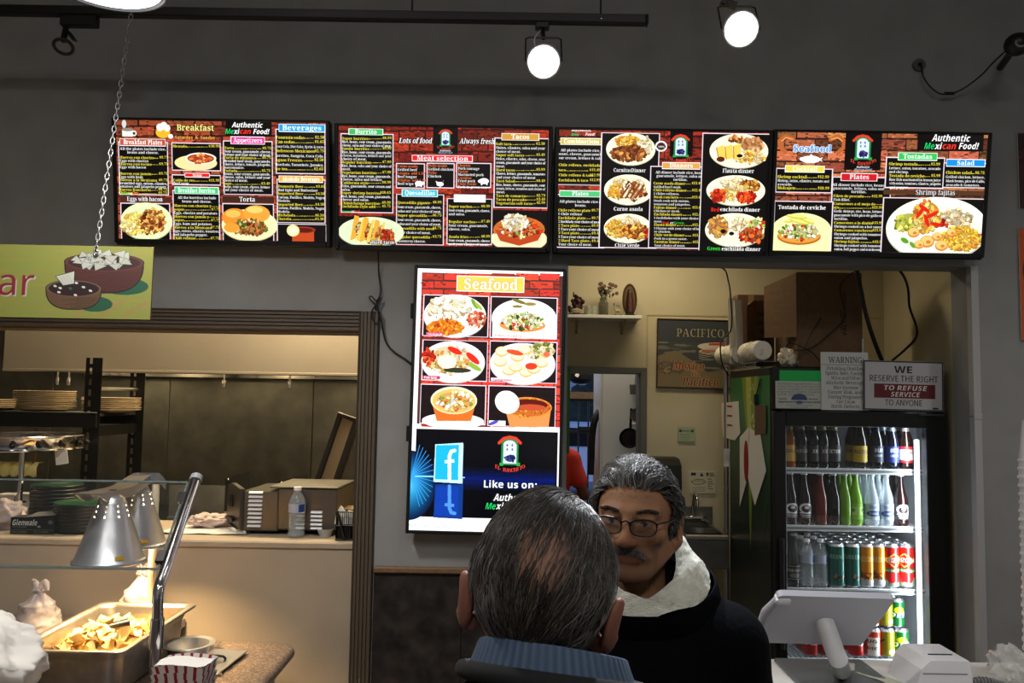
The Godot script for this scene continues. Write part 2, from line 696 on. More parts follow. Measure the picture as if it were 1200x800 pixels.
func items(p: Pic, x0: float, x1: float, y: float, step: float, hgt: float, lines: Array) -> void:
	for l in lines:
		if l is Array:
			var name_: String = l[0]
			p.text(x0, y, name_, hgt, YEL, "serifbold")
			var nw := Pic.width(name_, int(round(hgt * p.sy)), "serifbold") / p.sx
			var pw := Pic.width(l[1], int(round(hgt * p.sy)), "serifbold") / p.sx
			var x := x0 + nw + 2
			while x < x1 - pw - 5:
				p.rect(x, y - 3, x + 3.5, y, YEL)
				x += 7
			p.text(x1 - pw, y, l[1], hgt, YEL, "serifbold")
		elif l != "":
			p.text(x0, y, l, hgt * 0.93, WHT, "serifbold", 0, minf(x1 - x0, Pic.width(l, int(round(hgt * 0.93 * p.sy)), "serifbold") / p.sx))
		y += step

func panel(p: Pic, x0: float, y0: float, x1: float, y1: float) -> void:
	p.box(x0, y0, x1, y1, Color(0.045, 0.032, 0.03), Color(0.92, 0.86, 0.9), 5)
	for k in 14:
		var yy := y0 + 8 + (y1 - y0 - 16) * p.rg.randf()
		p.rect(x0 + 6, yy, x1 - 6, yy + 3, Color(0.075, 0.05, 0.045))

func flag(p: Pic, x0: float, y0: float, x1: float, y1: float, c: Color, s: String, col := WHT) -> void:
	p.box(x0, y0, x1, y1, c, WHT, 3)
	p.text((x0 + x1) * 0.5, y1 - (y1 - y0) * 0.24, s, (y1 - y0) * 0.78, col, "serifbold", 1, (x1 - x0) * 0.84 if s.length() > 8 else 0.0)

func motto(p: Pic, x: float, y: float, k: float) -> void:
	p.outlined(x, y, "Authentic", 40 * k, WHT, Color(0.05, 0.05, 0.05), "sansbold", 1, 165 * k, 2, 0.22)
	var y2 := y + 34 * k
	p.text(x - 120 * k, y2, "Me", 38 * k, Color(0.1, 0.8, 0.4), "sansbold", 0, 46 * k, 0.22)
	p.text(x - 72 * k, y2, "xi", 38 * k, WHT, "sansbold", 0, 30 * k, 0.22)
	p.text(x - 40 * k, y2, "can", 38 * k, Color(0.95, 0.2, 0.15), "sansbold", 0, 62 * k, 0.22)
	p.text(x + 32 * k, y2, "Food!", 38 * k, WHT, "sansbold", 0, 88 * k, 0.22)

# the house emblem: a green arched window with a red ribbon above and a lettered ribbon below
func emblem(p: Pic, x: float, y: float, k: float) -> void:
	p.rect(x - 36 * k, y - 40 * k, x + 36 * k, y + 52 * k, Color(0.12, 0.5, 0.25))
	p.oval(x, y - 38 * k, 36 * k, 26 * k, Color(0.12, 0.5, 0.25))
	p.rect(x - 27 * k, y - 38 * k, x + 27 * k, y + 44 * k, Color(0.82, 0.88, 0.97))
	p.oval(x, y - 36 * k, 27 * k, 19 * k, Color(0.82, 0.88, 0.97))
	for q in [-11, 11]:
		for yy in [-34, -16]:
			p.oval(x + q * k, y + yy * k, 4 * k, 6 * k, Color(0.4, 0.42, 0.55))
	p.heap(x, y + 22 * k, 22 * k, 15 * k, [Color(0.1, 0.12, 0.4), Color(0.3, 0.35, 0.65), Color(0.1, 0.1, 0.2)], 40, 5 * k)
	p.curve([Vector2(x - 46 * k, y - 44 * k), Vector2(x - 26 * k, y - 63 * k), Vector2(x, y - 69 * k), Vector2(x + 26 * k, y - 63 * k), Vector2(x + 46 * k, y - 44 * k)], 13 * k, Color(0.85, 0.22, 0.16))
	p.rect(x - 44 * k, y + 40 * k, x - 28 * k, y + 54 * k, Color(0.16, 0.62, 0.3))
	p.rect(x + 28 * k, y + 40 * k, x + 44 * k, y + 54 * k, Color(0.16, 0.62, 0.3))
	var word := "EL RANCHITO"
	for i in word.length():
		var a := (i - 5.0) / 5.0
		p.text(x + a * 58 * k, y + (80 - 16 * a * a) * k, word[i], 21 * k, Color(0.9, 0.25, 0.18), "serifbold", 1)

func photo_soup(p: Pic, x: float, y: float, rx: float, ry: float) -> void:
	p.plate(x - rx * 0.1, y + ry * 0.28, rx * 0.98, ry * 0.7, Color(0.96, 0.88, 0.6))
	p.oval(x + rx * 0.12, y + ry * 0.22, rx * 0.62, ry * 0.7, Color(0.92, 0.84, 0.66))
	p.oval(x + rx * 0.12, y - ry * 0.12, rx * 0.72, ry * 0.52, Color(1, 0.97, 0.88))
	p.oval(x + rx * 0.12, y - ry * 0.1, rx * 0.62, ry * 0.42, Color(0.62, 0.16, 0.06))
	p.heap(x + rx * 0.12, y - ry * 0.12, rx * 0.5, ry * 0.32, [Color(0.9, 0.5, 0.25), Color(0.8, 0.3, 0.12), Color(0.95, 0.7, 0.45)], 40, rx * 0.1)

func build_menus() -> void:
	var tv := []
	tv.append(Pic.new(900, 510).frame(Vector2(5, 36), Vector2(1125, 54), Vector2(1147, 690), Vector2(40, 674)))
	tv.append(Pic.new(900, 510).frame(Vector2(25, 66), Vector2(1152, 95), Vector2(1135, 740), Vector2(36, 712)))
	tv.append(Pic.new(900, 510).frame(Vector2(48, 48), Vector2(1168, 72), Vector2(1130, 700), Vector2(30, 690)))
	tv.append(Pic.new(900, 510).frame(Vector2(72, 60), Vector2(1112, 75), Vector2(1060, 664), Vector2(40, 652)))
	paint_breakfast(tv[0]); paint_burritos(tv[1]); paint_dinners(tv[2]); paint_seafood(tv[3])
	var at := [Vector2(260, 212), Vector2(519.5, 219), Vector2(776.2, 223.3), Vector2(1030.6, 226)]
	var about := ["wide menu screen headed Breakfast, at the end of the row above the salsa sign", "wide menu screen headed Burrito with a red Meat selection banner and taco photo", "wide menu screen listing Combinations and Dinners beside six oval plate photos", "wide menu screen headed Seafood with a large shrimp fajitas photo, above the fridge"]
	for k in 4:
		var o := thing("menu_screen", about[k], "screen", w(at[k].x, at[k].y, 3.08), "menu screens in a row on the wall")
		o.rotation.x = deg_to_rad(9.0)
		var g := Geo.new().box(Vector3(0, -0.008, -0.022), Vector3(0.846, 0.49, 0.04), 0.006)
		g.box(Vector3(0, -0.01, -0.05), Vector3(0.6, 0.34, 0.02), 0.008)
		part("housing", g, M.black, o)
		g = Geo.new()
		for s in [-1, 1]:
			g.box(Vector3(0.415 * s, -0.004, 0.001), Vector3(0.016, 0.482, 0.012), 0.003)
		g.box(Vector3(0, 0.232, 0.001), Vector3(0.814, 0.010, 0.012), 0.003)
		g.box(Vector3(0, -0.2395, 0.001), Vector3(0.814, 0.021, 0.012), 0.003)
		part("bezel", g, M.black, o)
		part("screen", Geo.new().quad(Vector3(-0.407, 0.229, 0.002), Vector3(0.407, 0.229, 0.002), Vector3(0.407, -0.229, 0.002), Vector3(-0.407, -0.229, 0.002), Vector3.BACK), lit_print(tv[k], 1.3), o)
		screen_light(o, Vector2(0.81, 0.456), Color(1.0, 0.86, 0.76), 0.025)
		for s in [-0.2, 0.2]:
			part("wall_bracket", Geo.new().bar(Vector3(s, 0.1, -0.06), Vector3(s, 0.1, -0.132), 0.05, 0.1), M.black_matt, o)
	# the upright screen
	var p := Pic.new(540, 960).frame(Vector2(489.6, 314), Vector2(659.6, 318), Vector2(652, 622), Vector2(480, 618))
	paint_upright(p)
	var c := w(570.5, 468, 3.12)
	var o2 := thing("upright_menu_screen", "tall portrait screen of seafood photos hung under the row of menu screens", "screen", c)
	o2.rotation.z = deg_to_rad(-0.6)
	var g2 := Geo.new().box(Vector3(0, 0, -0.022), Vector3(0.598, 1.04, 0.04), 0.006)
	for s in [-1, 1]:
		g2.box(Vector3(0.291 * s, 0, 0.001), Vector3(0.013, 1.038, 0.012), 0.003)
		g2.box(Vector3(0, 0.512 * s, 0.001), Vector3(0.57, 0.013, 0.012), 0.003)
	part("housing", g2, M.black, o2)
	part("screen", Geo.new().quad(Vector3(-0.285, 0.506, 0.002), Vector3(0.285, 0.506, 0.002), Vector3(0.285, -0.506, 0.002), Vector3(-0.285, -0.506, 0.002), Vector3.BACK), lit_print(p, 1.5), o2)
	screen_light(o2, Vector2(0.56, 1.0), Color(1.0, 0.95, 0.92), 0.05)
	part("wall_bracket", Geo.new().box(Vector3(-0.1, 0, -0.058), Vector3(0.3, 0.5, 0.034)), M.black_matt, o2)
	for s in [0.34, -0.14]:
		part("bracket_clip", Geo.new().box(Vector3(-0.304, s, -0.03), Vector3(0.012, 0.06, 0.03), 0.002), M.black_matt, o2)

func screen_light(o: Node3D, size: Vector2, col: Color, energy: float) -> void:
	var l := AreaLight3D.new()
	l.name = "screen_light"
	l.area_size = size
	l.light_color = col
	l.light_energy = energy
	l.area_normalize_energy = true
	l.shadow_enabled = true
	l.set("area_range", 8.0)
	l.set("area_attenuation", 2.0)
	l.position.z = 0.012
	l.rotation.y = PI
	o.add_child(l, true)

func paint_breakfast(p: Pic) -> void:
	p.bricks(-10, 20, 1160, 720, 150, 52, Color(0.55, 0.24, 0.15), Color(0.16, 0.09, 0.07))
	p.rect(590, 30, 840, 128, Color(0.05, 0.035, 0.03))
	# coffee cup, egg basket
	p.rect(40, 90, 100, 128, Color(0.9, 0.9, 0.88)); p.oval(70, 90, 31, 9, Color(0.55, 0.5, 0.45)); p.oval(105, 110, 14, 15, Color(0.9, 0.9, 0.88)); p.oval(105, 110, 7, 8, Color(0.3, 0.15, 0.1))
	p.oval(50, 60, 12, 22, Color(0.8, 0.8, 0.8)); p.oval(258, 105, 38, 30, Color(0.9, 0.7, 0.15)); p.oval(242, 78, 19, 20, WHT); p.oval(262, 70, 19, 20, Color(0.98, 0.96, 0.92)); p.oval(280, 82, 17, 18, WHT); p.oval(300, 126, 13, 12, WHT)
	p.outlined(430, 96, "Breakfast", 46, Color(1, 0.95, 0.55), Color(0.2, 0.15, 0.05), "serifbold", 1, 200)
	p.outlined(430, 140, "Saturday  &  Sunday", 22, Color(1, 0.75, 0.3), Color(0.2, 0.05, 0.02), "serifbold", 1, 215, 2)
	motto(p, 705, 80, 0.98)
	panel(p, 20, 152, 300, 442)
	flag(p, 28, 136, 276, 180, Color(0.72, 0.32, 0.22), "Breakfast Plates")
	p.text(155, 200, "All the plates include rice,", 19, WHT, "serifbold", 1)
	p.text(155, 218, "beans and cheese.", 19, WHT, "serifbold", 1)
	items(p, 32, 290, 244, 17.2, 19, [["Huevos con chorizo", "$9.75"], "Eggs with chorizo", ["Huevos con tocino", "$9.75"], "Eggs with bacon", "", ["Huevos con jamón", "$9.75"], "Eggs with ham", ["Huevos a la Mexicana", "$9.75"], "Scrambled eggs, onions, cilantro,", "tomatoes and jalapeño pepper.", ["Huevos Rancheros", "$9.75"], ["Chilaquiles", "$9.75"]])
	p.text(42, 438, "Green", 17, Color(0.1, 0.8, 0.2), "serifbold"); p.text(88, 438, "or", 17, WHT, "serifbold"); p.text(106, 438, "Red", 17, Color(0.95, 0.15, 0.1), "serifbold")
	panel(p, 305, 158, 574, 312)
	items(p, 312, 562, 184, 17, 19, [["Menudo", "$10.99"]])
	photo_soup(p, 450, 250, 115, 58)
	panel(p, 312, 328, 576, 388)
	flag(p, 380, 320, 516, 346, Color(0.85, 0.12, 0.14), "Soup")
	items(p, 320, 568, 366, 16, 19, [["Caldo de res", "$11.99"], "Beef soup"])
	panel(p, 318, 412, 582, 700)
	flag(p, 328, 394, 566, 436, Color(0.25, 0.75, 0.45), "Breakfast Burritos")
	p.text(450, 460, "All the burritos include", 18, WHT, "serifbold", 1); p.text(450, 480, "beans and cheese.", 18, WHT, "serifbold", 1)
	items(p, 330, 576, 502, 19.5, 18.5, [["Huevos con chorizo y", ""], ["papas", "$7.75"], "Eggs, chorizo and potatoes", ["Huevos con jamón y", ""], ["papas", "$7.75"], "Eggs, ham and potatoes", ["Huevos a la Mexicana", "$7.75"], "Eggs, onions, cilantro, tomatoes,", "and jalapeño pepper.", ["Chile relleno", "$7.75"]])
	panel(p, 580, 148, 856, 440)
	flag(p, 620, 126, 804, 170, Color(0.82, 0.2, 0.55), "Appetizers")
	items(p, 588, 838, 194, 17.2, 18.5, [["Torta", "$9.75"], "Sour cream, guacamole, cheese,", "lettuce and your choice of meat.", ["Torta de milanesa", "$9.75"], "Breaded beef steak, guacamole,", "cheese, lettuce, tomato, jalapeño,", "mayonnaise.", ["Tostada", "$5.75"], "Beans, sour cream, guacamole,", "cheese, salsa, lettuce and your", "choice of meat.", ["Sope", "$3.49"], "Beans, sour cream, cheese, lettuce", "and your choice of meat."])
	p.rect(585, 445, 862, 482, Color(0.25, 0.14, 0.1)); p.outlined(718, 474, "Torta", 34, WHT, Color(0.1, 0.05, 0.03), "serifbold", 1, 86)
	panel(p, 586, 482, 870, 700)
	p.plate(735, 600, 150, 85, Color(0.95, 0.92, 0.7))
	p.oval(655, 560, 68, 50, Color(0.9, 0.56, 0.18)); p.oval(770, 540, 72, 46, Color(0.93, 0.62, 0.22)); p.oval(645, 540, 40, 20, Color(0.97, 0.74, 0.35)); p.oval(760, 518, 44, 18, Color(0.98, 0.8, 0.42))
	p.heap(735, 610, 95, 42, MEAT + [Color(0.95, 0.85, 0.6), Color(0.35, 0.45, 0.15)], 110, 13)
	p.oval(640, 615, 42, 26, Color(0.92, 0.6, 0.2))
	p.rect(40, 446, 316, 480, Color(0.3, 0.16, 0.11)); p.outlined(172, 472, "Eggs with bacon", 32, WHT, Color(0.1, 0.05, 0.03), "serifbold", 1, 190)
	panel(p, 42, 480, 318, 700)
	p.plate(185, 580, 138, 100, Color(0.88, 0.96, 0.72))
	p.heap(125, 590, 70, 60, [Color(1, 0.92, 0.5), Color(0.98, 0.82, 0.38), Color(1, 0.97, 0.75)], 80, 14)
	p.heap(215, 580, 70, 68, MEAT + [Color(0.97, 0.75, 0.35), Color(0.95, 0.85, 0.5)], 150, 12)
	panel(p, 858, 86, 1132, 328)
	flag(p, 874, 60, 1124, 106, Color(0.1, 0.6, 0.85), "Beverages")
	items(p, 862, 1120, 138, 24, 19.5, [["Fountain sodas", "$2.50"], ["Can sodas", "$1.65"], "Coca Cola, Diet Coke, Sprite & more.", ["Refrescos Mexicanos", "$2.75"], "Jarritos, Sangria, Coca Cola.", ["Aguas Frescas", "$2.50"], "Horchata, Tamarindo, Jamaica.", ["Ice tea", "$2.65"]])
	panel(p, 872, 352, 1140, 592)
	flag(p, 882, 334, 1120, 374, Color(0.9, 0.66, 0.25), "Alcoholic Beverages")
	items(p, 880, 1130, 398, 19.4, 18.5, [["Domestic Beer", "$3.65"], "Bud light and Budweiser", ["Imported Beer", "$4.50"], "Corona, Pacifico, Modelo, Negra", "Modelo.", ["Imported Beer", "$4.50"], "Corona, Pacifico, Modelo, Negra", "Modelo.", ["Michelada", "$6.50"], ["Chavela", "$5.50"]])
	panel(p, 880, 592, 1150, 710)
	p.rect(962, 625, 1082, 710, Color(0.75, 0.28, 0.12)); p.oval(1024, 626, 64, 18, Color(0.55, 0.2, 0.12)); p.oval(1024, 628, 50, 12, Color(0.35, 0.08, 0.05)); p.oval(968, 630, 34, 32, Color(0.97, 0.88, 0.6)); p.oval(968, 630, 22, 21, Color(1, 0.97, 0.8))

func paint_burritos(p: Pic) -> void:
	p.bricks(0, 40, 1180, 770, 140, 58, Color(0.55, 0.16, 0.10), Color(0.2, 0.08, 0.06))
	panel(p, 36, 108, 322, 545)
	flag(p, 78, 82, 264, 122, Color(0.2, 0.72, 0.35), "Burrito")
	items(p, 44, 308, 142, 18.4, 18.5, [["Super burritos", "$8.99"], "Rice, beans, sour cream, guacamole,", "cheese, salsa and your choice of meat.", ["Jumbo burritos", "$9.99"], "Rice, beans, sour cream, guacamole,", "cheese, tomatoes, lettuce and your", "choice of meat.", ["Regular burritos", "$7.99"], "Rice, bean, salsa and your choice of", "meat.", ["Vegetarian burritos", "$7.99"], "Rice, beans, sour cream, guacamole,", "cheese, salsa and lettuce.", ["California style", "$8.99"], "Fries, guacamole, sour cream and", "salsa.", ["Super shrimp burritos", "$10.65"], "Rice, beans, sour cream, guacamole,", "cheese and salsa.", ["Chimichanga burritos", "$9.99"], ["Enchilada style add", "$1.75"]])
	p.text(50, 536, "Green", 17, Color(0.1, 0.8, 0.2), "serifbold"); p.text(98, 536, "or", 17, WHT, "serifbold"); p.text(116, 536, "red", 17, Color(0.95, 0.15, 0.1), "serifbold")
	p.outlined(435, 166, "Lots of food", 38, WHT, Color(0.1, 0.02, 0.02), "serifbold", 1, 176, 3, 0.2)
	p.outlined(765, 172, "Always fresh", 38, WHT, Color(0.1, 0.02, 0.02), "serifbold", 1, 186, 3, 0.2)
	p.rect(532, 80, 664, 226, Color(0.05, 0.03, 0.03)); emblem(p, 598, 146, 0.72); p.text(598, 212, "Authentic", 13, WHT, "sansbold", 1); p.text(598, 223, "Mexican Food", 11, Color(0.6, 0.8, 1), "sansbold", 1)
	for q in [[334, 488, ["Carne asada", "Grilled beef", "Lengua  add 1.50", "Beef tongue", "Tripitas  add 1.50", "Beef tripe"]], [498, 646, ["Pollo asado", "Grilled chicken", "Pollo", "Chicken"]], [656, 842, ["Chorizo", "Pork sausage", "Pastor", "Marinated pork", "Carnitas", "Fried pork", "Chile verde", "Pork in green sauce"]]]:
		panel(p, q[0], 272, q[1], 412)
		for i in q[2].size():
			var st := 19.0 if q[2].size() < 7 else 16.6
			p.text(q[0] + 8, 294 + i * st, q[2][i], 18, Color(1, 0.45, 0.2) if i % 2 == 0 else WHT, "serifbold")
	# ox, hen, pig
	p.oval(458, 384, 22, 15, WHT); p.oval(480, 382, 8, 8, WHT); p.rect(440, 388, 447, 402, WHT); p.rect(466, 388, 473, 402, WHT)
	p.oval(570, 388, 19, 12, WHT); p.poly([Vector2(578, 388), Vector2(590, 366), Vector2(582, 380)], WHT); p.poly([Vector2(553, 388), Vector2(546, 370), Vector2(566, 380)], WHT); p.rect(568, 396, 572, 408, WHT)
	p.oval(804, 374, 26, 16, WHT); p.oval(782, 374, 10, 9, WHT); p.rect(788, 382, 795, 396, WHT); p.rect(816, 382, 823, 396, WHT)
	flag(p, 418, 228, 744, 270, Color(0.85, 0.13, 0.16), "Meat selection")
	panel(p, 336, 438, 590, 722)
	flag(p, 366, 414, 558, 458, Color(0.2, 0.72, 0.8), "Quesadillas")
	items(p, 344, 578, 492, 23.4, 18.5, [["Quesadilla gigante", "$8.99"], "Sour cream, guacamole, cheese,", "salsa and your choice of meat.", ["Super quesadilla", "$6.75"], "Sour cream, guacamole, cheese,", "salsa and your choice of meat.", ["Quesadilla with meat", "$4.75"], "Your choice of meat.", ["Regular quesadilla", "$3.75"], "Monterey cheese."])
	panel(p, 606, 464, 846, 722)
	flag(p, 644, 444, 812, 490, Color(0.97, 0.97, 0.95), "Nachos", Color(0.88, 0.88, 0.86))
	items(p, 616, 836, 516, 20.6, 18.5, [["Super nachos", "$8.99"], "Sour cream, guacamole, cheese,", "and salsa.", "", ["Regular nachos", "$7.49"], "Sour cream, guacamole,", "cheese, salsa.", "", ["Asada fries", "$8.99"], "Sour cream, guacamole, cheese", "and your choice of meat."])
	panel(p, 860, 140, 1144, 526)
	flag(p, 898, 116, 1100, 160, Color(0.78, 0.58, 0.22), "Tacos")
	items(p, 868, 1130, 180, 20.0, 18.5, [["Soft taco", "$2.50"], "Onion, cilantro, salsa and your", "choice of meat.", ["Super soft tacos", "$3.49"], "Onion, cilantro, salsa, cheese, sour", "cream, guacamole and your choice of", "meat.", ["Hard tacos", "$3.99"], "Cheese, lettuce, guacamole, tomatoes", "and your choice of meat", ["Taco Salad", "$8.49"], "Rice, beans, cheese, guacamole, sour", "cream, lettuce, tomatoes and choice of", "meat.", ["Taco de camarón", "$3.79"], ["Tacos de pescado", "$3.49"], ["Vegetarian soft tacos", "$2.99"]])
	p.rect(30, 556, 334, 730, Color(0.05, 0.035, 0.03))
	p.plate(205, 645, 175, 82, Color(0.86, 0.93, 0.76))
	for q in [[130, 630], [182, 640], [240, 655]]:
		p.poly([Vector2(q[0] - 36, q[1] + 62), Vector2(q[0] - 14, q[1] - 78), Vector2(q[0] + 10, q[1] - 70), Vector2(q[0] + 14, q[1] + 40)], Color(0.93, 0.66, 0.22))
		p.heap(q[0] + 16, q[1] + 10, 24, 52, MEAT + SALAD, 50, 9)
		p.poly([Vector2(q[0] - 6, q[1] + 64), Vector2(q[0] + 30, q[1] - 64), Vector2(q[0] + 40, q[1] - 60), Vector2(q[0] + 16, q[1] + 62)], Color(0.97, 0.78, 0.34))
	p.heap(290, 670, 40, 42, RED + MEAT, 70, 10)
	p.outlined(268, 712, "Hard tacos", 27, WHT, Color(0.1, 0.05, 0.03), "serifbold", 1, 126)
	p.rect(850, 530, 1140, 750, Color(0.05, 0.035, 0.03))
	p.plate(990, 690, 150, 70, Color(0.95, 0.9, 0.72))
	for a in 13:
		var t := PI * 0.95 + (PI * 1.1) * a / 12.0
		p.poly([Vector2(990 + cos(t) * 60, 650 - 10 + sin(t) * 30), Vector2(990 + cos(t - 0.16) * 138, 640 + sin(t - 0.16) * 72), Vector2(990 + cos(t + 0.16) * 138, 640 + sin(t + 0.16) * 72)], Color(0.85 - 0.05 * (a % 3), 0.4, 0.16))
	p.poly([Vector2(862, 640), Vector2(1122, 640), Vector2(1090, 700), Vector2(990, 728), Vector2(890, 700)], Color(0.72, 0.26, 0.1))
	p.heap(995, 640, 96, 40, RED + MEAT + SALAD, 130, 12)
	p.heap(970, 600, 66, 42, CREAMY + [Color(1, 1, 0.96)], 100, 14)

func oval_plate(p: Pic, x: float, y: float, rx: float, ry: float, kinds: Array) -> void:
	p.plate(x, y, rx, ry, Color(1, 0.98, 0.84))
	for q in kinds:
		p.heap(x + q[0] * rx, y + q[1] * ry, q[2] * rx, q[3] * ry, q[4], int(q[5]), q[6])

func paint_dinners(p: Pic) -> void:
	p.bricks(20, 30, 1190, 730, 120, 60, Color(0.52, 0.17, 0.11), Color(0.16, 0.07, 0.05))
	p.text(165, 62, "Authentic", 22, WHT, "sansbold", 1, 0, 0.2); p.text(110, 84, "Mex", 20, Color(0.1, 0.8, 0.4), "sansbold", 0, 0, 0.2); p.text(185, 84, "Food!", 20, WHT, "sansbold", 0, 0, 0.2)
	panel(p, 28, 112, 290, 352)
	flag(p, 54, 94, 278, 136, Color(0.8, 0.72, 0.32), "Combinations")
	for k in 3: p.text(160, 168 + 21 * k, ["All plates include rice,", "beans, cheese, guacamole,", "sour cream, lettuce & salsa."][k], 19, WHT, "serifbold", 1)
	items(p, 42, 264, 246, 27, 19, [["Chile relleno, enchilada &", ""], ["taco", "$13.49"], ["Chile relleno & taco", "$12.99"], ["Enchilada & taco", "$12.99"]])
	panel(p, 26, 396, 282, 690)
	flag(p, 46, 376, 268, 414, Color(0.3, 0.75, 0.45), "Plates")
	for k in 2: p.text(158, 444 + 20 * k, ["All plates include rice &", "beans."][k], 19, WHT, "serifbold", 1)
	items(p, 38, 262, 490, 20.6, 18.5, [["Chile relleno plate", "$9.75"], "1 Chile relleno", ["Enchilada plate", "$9.75"], "2 Enchilada your choice of meat", ["2 Taco plate", "$9.99"], "2 Taco your choice of meat.", ["3 Taco plate", "$9.49"], "3 Taco your choice of meat.", ["2 Hard Taco plate", "$9.49"], "Your choice of meat."])
	panel(p, 272, 66, 558, 690)
	oval_plate(p, 428, 156, 130, 84, [[-0.1, -0.5, 0.55, 0.35, RICE, 60, 12], [0.6, -0.25, 0.3, 0.45, CREAMY, 40, 13], [-0.1, 0.25, 0.75, 0.5, MEAT, 120, 12]])
	oval_plate(p, 414, 372, 130, 80, [[0.0, -0.45, 0.7, 0.3, CREAMY, 60, 12], [-0.45, 0.1, 0.4, 0.5, RICE, 60, 12], [0.2, 0.1, 0.55, 0.55, MEAT + CREAMY, 80, 13]])
	for k in 4: p.line(Vector2(370 + 26 * k, 420), Vector2(420 + 26 * k, 345), 10, Color(0.5, 0.24, 0.1))
	oval_plate(p, 408, 580, 128, 78, [[-0.45, 0.0, 0.45, 0.6, RICE, 80, 11], [0.1, -0.5, 0.35, 0.3, CREAMY, 40, 12], [0.35, 0.2, 0.5, 0.5, MEAT + RICE, 90, 13], [0.8, 0.4, 0.15, 0.3, RED, 14, 10]])
	for q in [["CarnitasDinner", 420, 278, 172], ["Carne asada", 410, 486, 156], ["Chile verde", 402, 682, 132]]:
		p.outlined(q[1], q[2], q[0], 28, WHT, Color(0.05, 0.03, 0.03), "serifbold", 1, q[3])
	p.rect(640, 60, 755, 215, Color(0.05, 0.03, 0.03)); emblem(p, 694, 150, 0.95)
	for r in [32, 22]: p.oval(590, 142, r, r * 0.9, Color(0.9, 0.9, 0.9) if r > 30 else Color(0.25, 0.1, 0.08))
	p.rect(566, 138, 614, 150, Color(0.1, 0.06, 0.05)); p.text(590, 149, "100%", 14, WHT, "sansbold", 1)
	panel(p, 532, 246, 840, 690)
	flag(p, 594, 226, 796, 266, Color(0.85, 0.62, 0.3), "Dinners")
	for k in 3: p.text(690, 288 + 19 * k, ["All dinner include rice, beans,", "guacamole, lettuce, salsa and", "tortillas."][k], 18, WHT, "serifbold", 1)
	items(p, 546, 804, 344, 18.5, 18, [["Carne asada dinner", "$13.49"], "Grilled beef steak.", ["Chile relleno dinner", "$12.49"], "2 Chiles rellenos.", ["Steak ranchero", "$13.49"], "Steak cook with onions,", "tomatoes and jalapeños.", ["Fajitas dinner", "$13.49"], "Chicken or steak.", ["Enchilada dinner", "$12.49"], "3 Enchiladas with your choice of", "meat.", ["Flauta dinner", "$12.49"], "3 Flautas with your choice of beef", "or chicken.", ["Chile verde dinner", "$13.49"], "Pork in a green sauce.", ["Carnitas dinner", "$13.49"], "Your choice of meat."])
	p.text(592, 556, "Red", 18, Color(0.95, 0.15, 0.1), "serifbold"); p.text(632, 556, "or", 18, WHT, "serifbold"); p.text(652, 556, "Green.", 18, Color(0.15, 0.8, 0.2), "serifbold")
	panel(p, 812, 72, 1168, 720)
	oval_plate(p, 1004, 168, 155, 90, [[0.45, -0.35, 0.4, 0.4, BEANS, 60, 13], [0.35, 0.35, 0.55, 0.35, RICE + CREAMY, 80, 12], [-0.05, -0.7, 0.25, 0.2, MEAT, 24, 11]])
	for k in 3:
		p.poly([Vector2(884 + 46 * k, 148 - 4 * k), Vector2(924 + 46 * k, 138 - 4 * k), Vector2(934 + 40 * k, 206), Vector2(896 + 40 * k, 214)], Color(0.97, 0.8, 0.35))
		p.line(Vector2(884 + 46 * k, 150 - 4 * k), Vector2(896 + 40 * k, 212), 5, Color(0.7, 0.42, 0.12))
	p.oval(1008, 194, 16, 9, Color(0.05, 0.04, 0.04)); p.oval(906, 212, 22, 14, Color(0.35, 0.14, 0.06))
	oval_plate(p, 984, 376, 156, 80, [[-0.1, -0.5, 0.45, 0.3, CREAMY, 50, 13], [0.5, -0.3, 0.35, 0.4, MEAT + RICE, 50, 12], [0.0, 0.2, 0.6, 0.45, RICE + CREAMY, 90, 12]])
	p.heap(890, 406, 40, 36, RED, 40, 13); p.heap(1040, 410, 52, 28, RED, 50, 12)
	oval_plate(p, 975, 586, 158, 90, [[-0.55, -0.2, 0.35, 0.6, BEANS + RICE, 70, 13], [0.25, -0.3, 0.4, 0.4, CREAMY, 70, 14], [0.75, -0.3, 0.25, 0.4, SALAD, 40, 12], [0.55, 0.3, 0.4, 0.45, MEAT + RED, 80, 13]])
	p.oval(914, 594, 15, 11, Color(0.05, 0.04, 0.04)); p.oval(958, 606, 14, 10, Color(0.05, 0.04, 0.04))
	p.outlined(998, 284, "Flauta dinner", 30, WHT, Color(0.05, 0.03, 0.03), "serifbold", 1, 168)
	p.outlined(1004, 488, "enchilada dinner", 28, WHT, Color(0.05, 0.03, 0.03), "serifbold", 1, 212); p.outlined(848, 488, "Red", 28, Color(0.95, 0.15, 0.12), Color(0.05, 0.03, 0.03), "serifbold", 0, 46)
	p.outlined(1006, 698, "enchilada dinner", 28, WHT, Color(0.05, 0.03, 0.03), "serifbold", 1, 208); p.outlined(826, 696, "Green", 28, Color(0.2, 0.85, 0.25), Color(0.05, 0.03, 0.03), "serifbold", 0, 72)

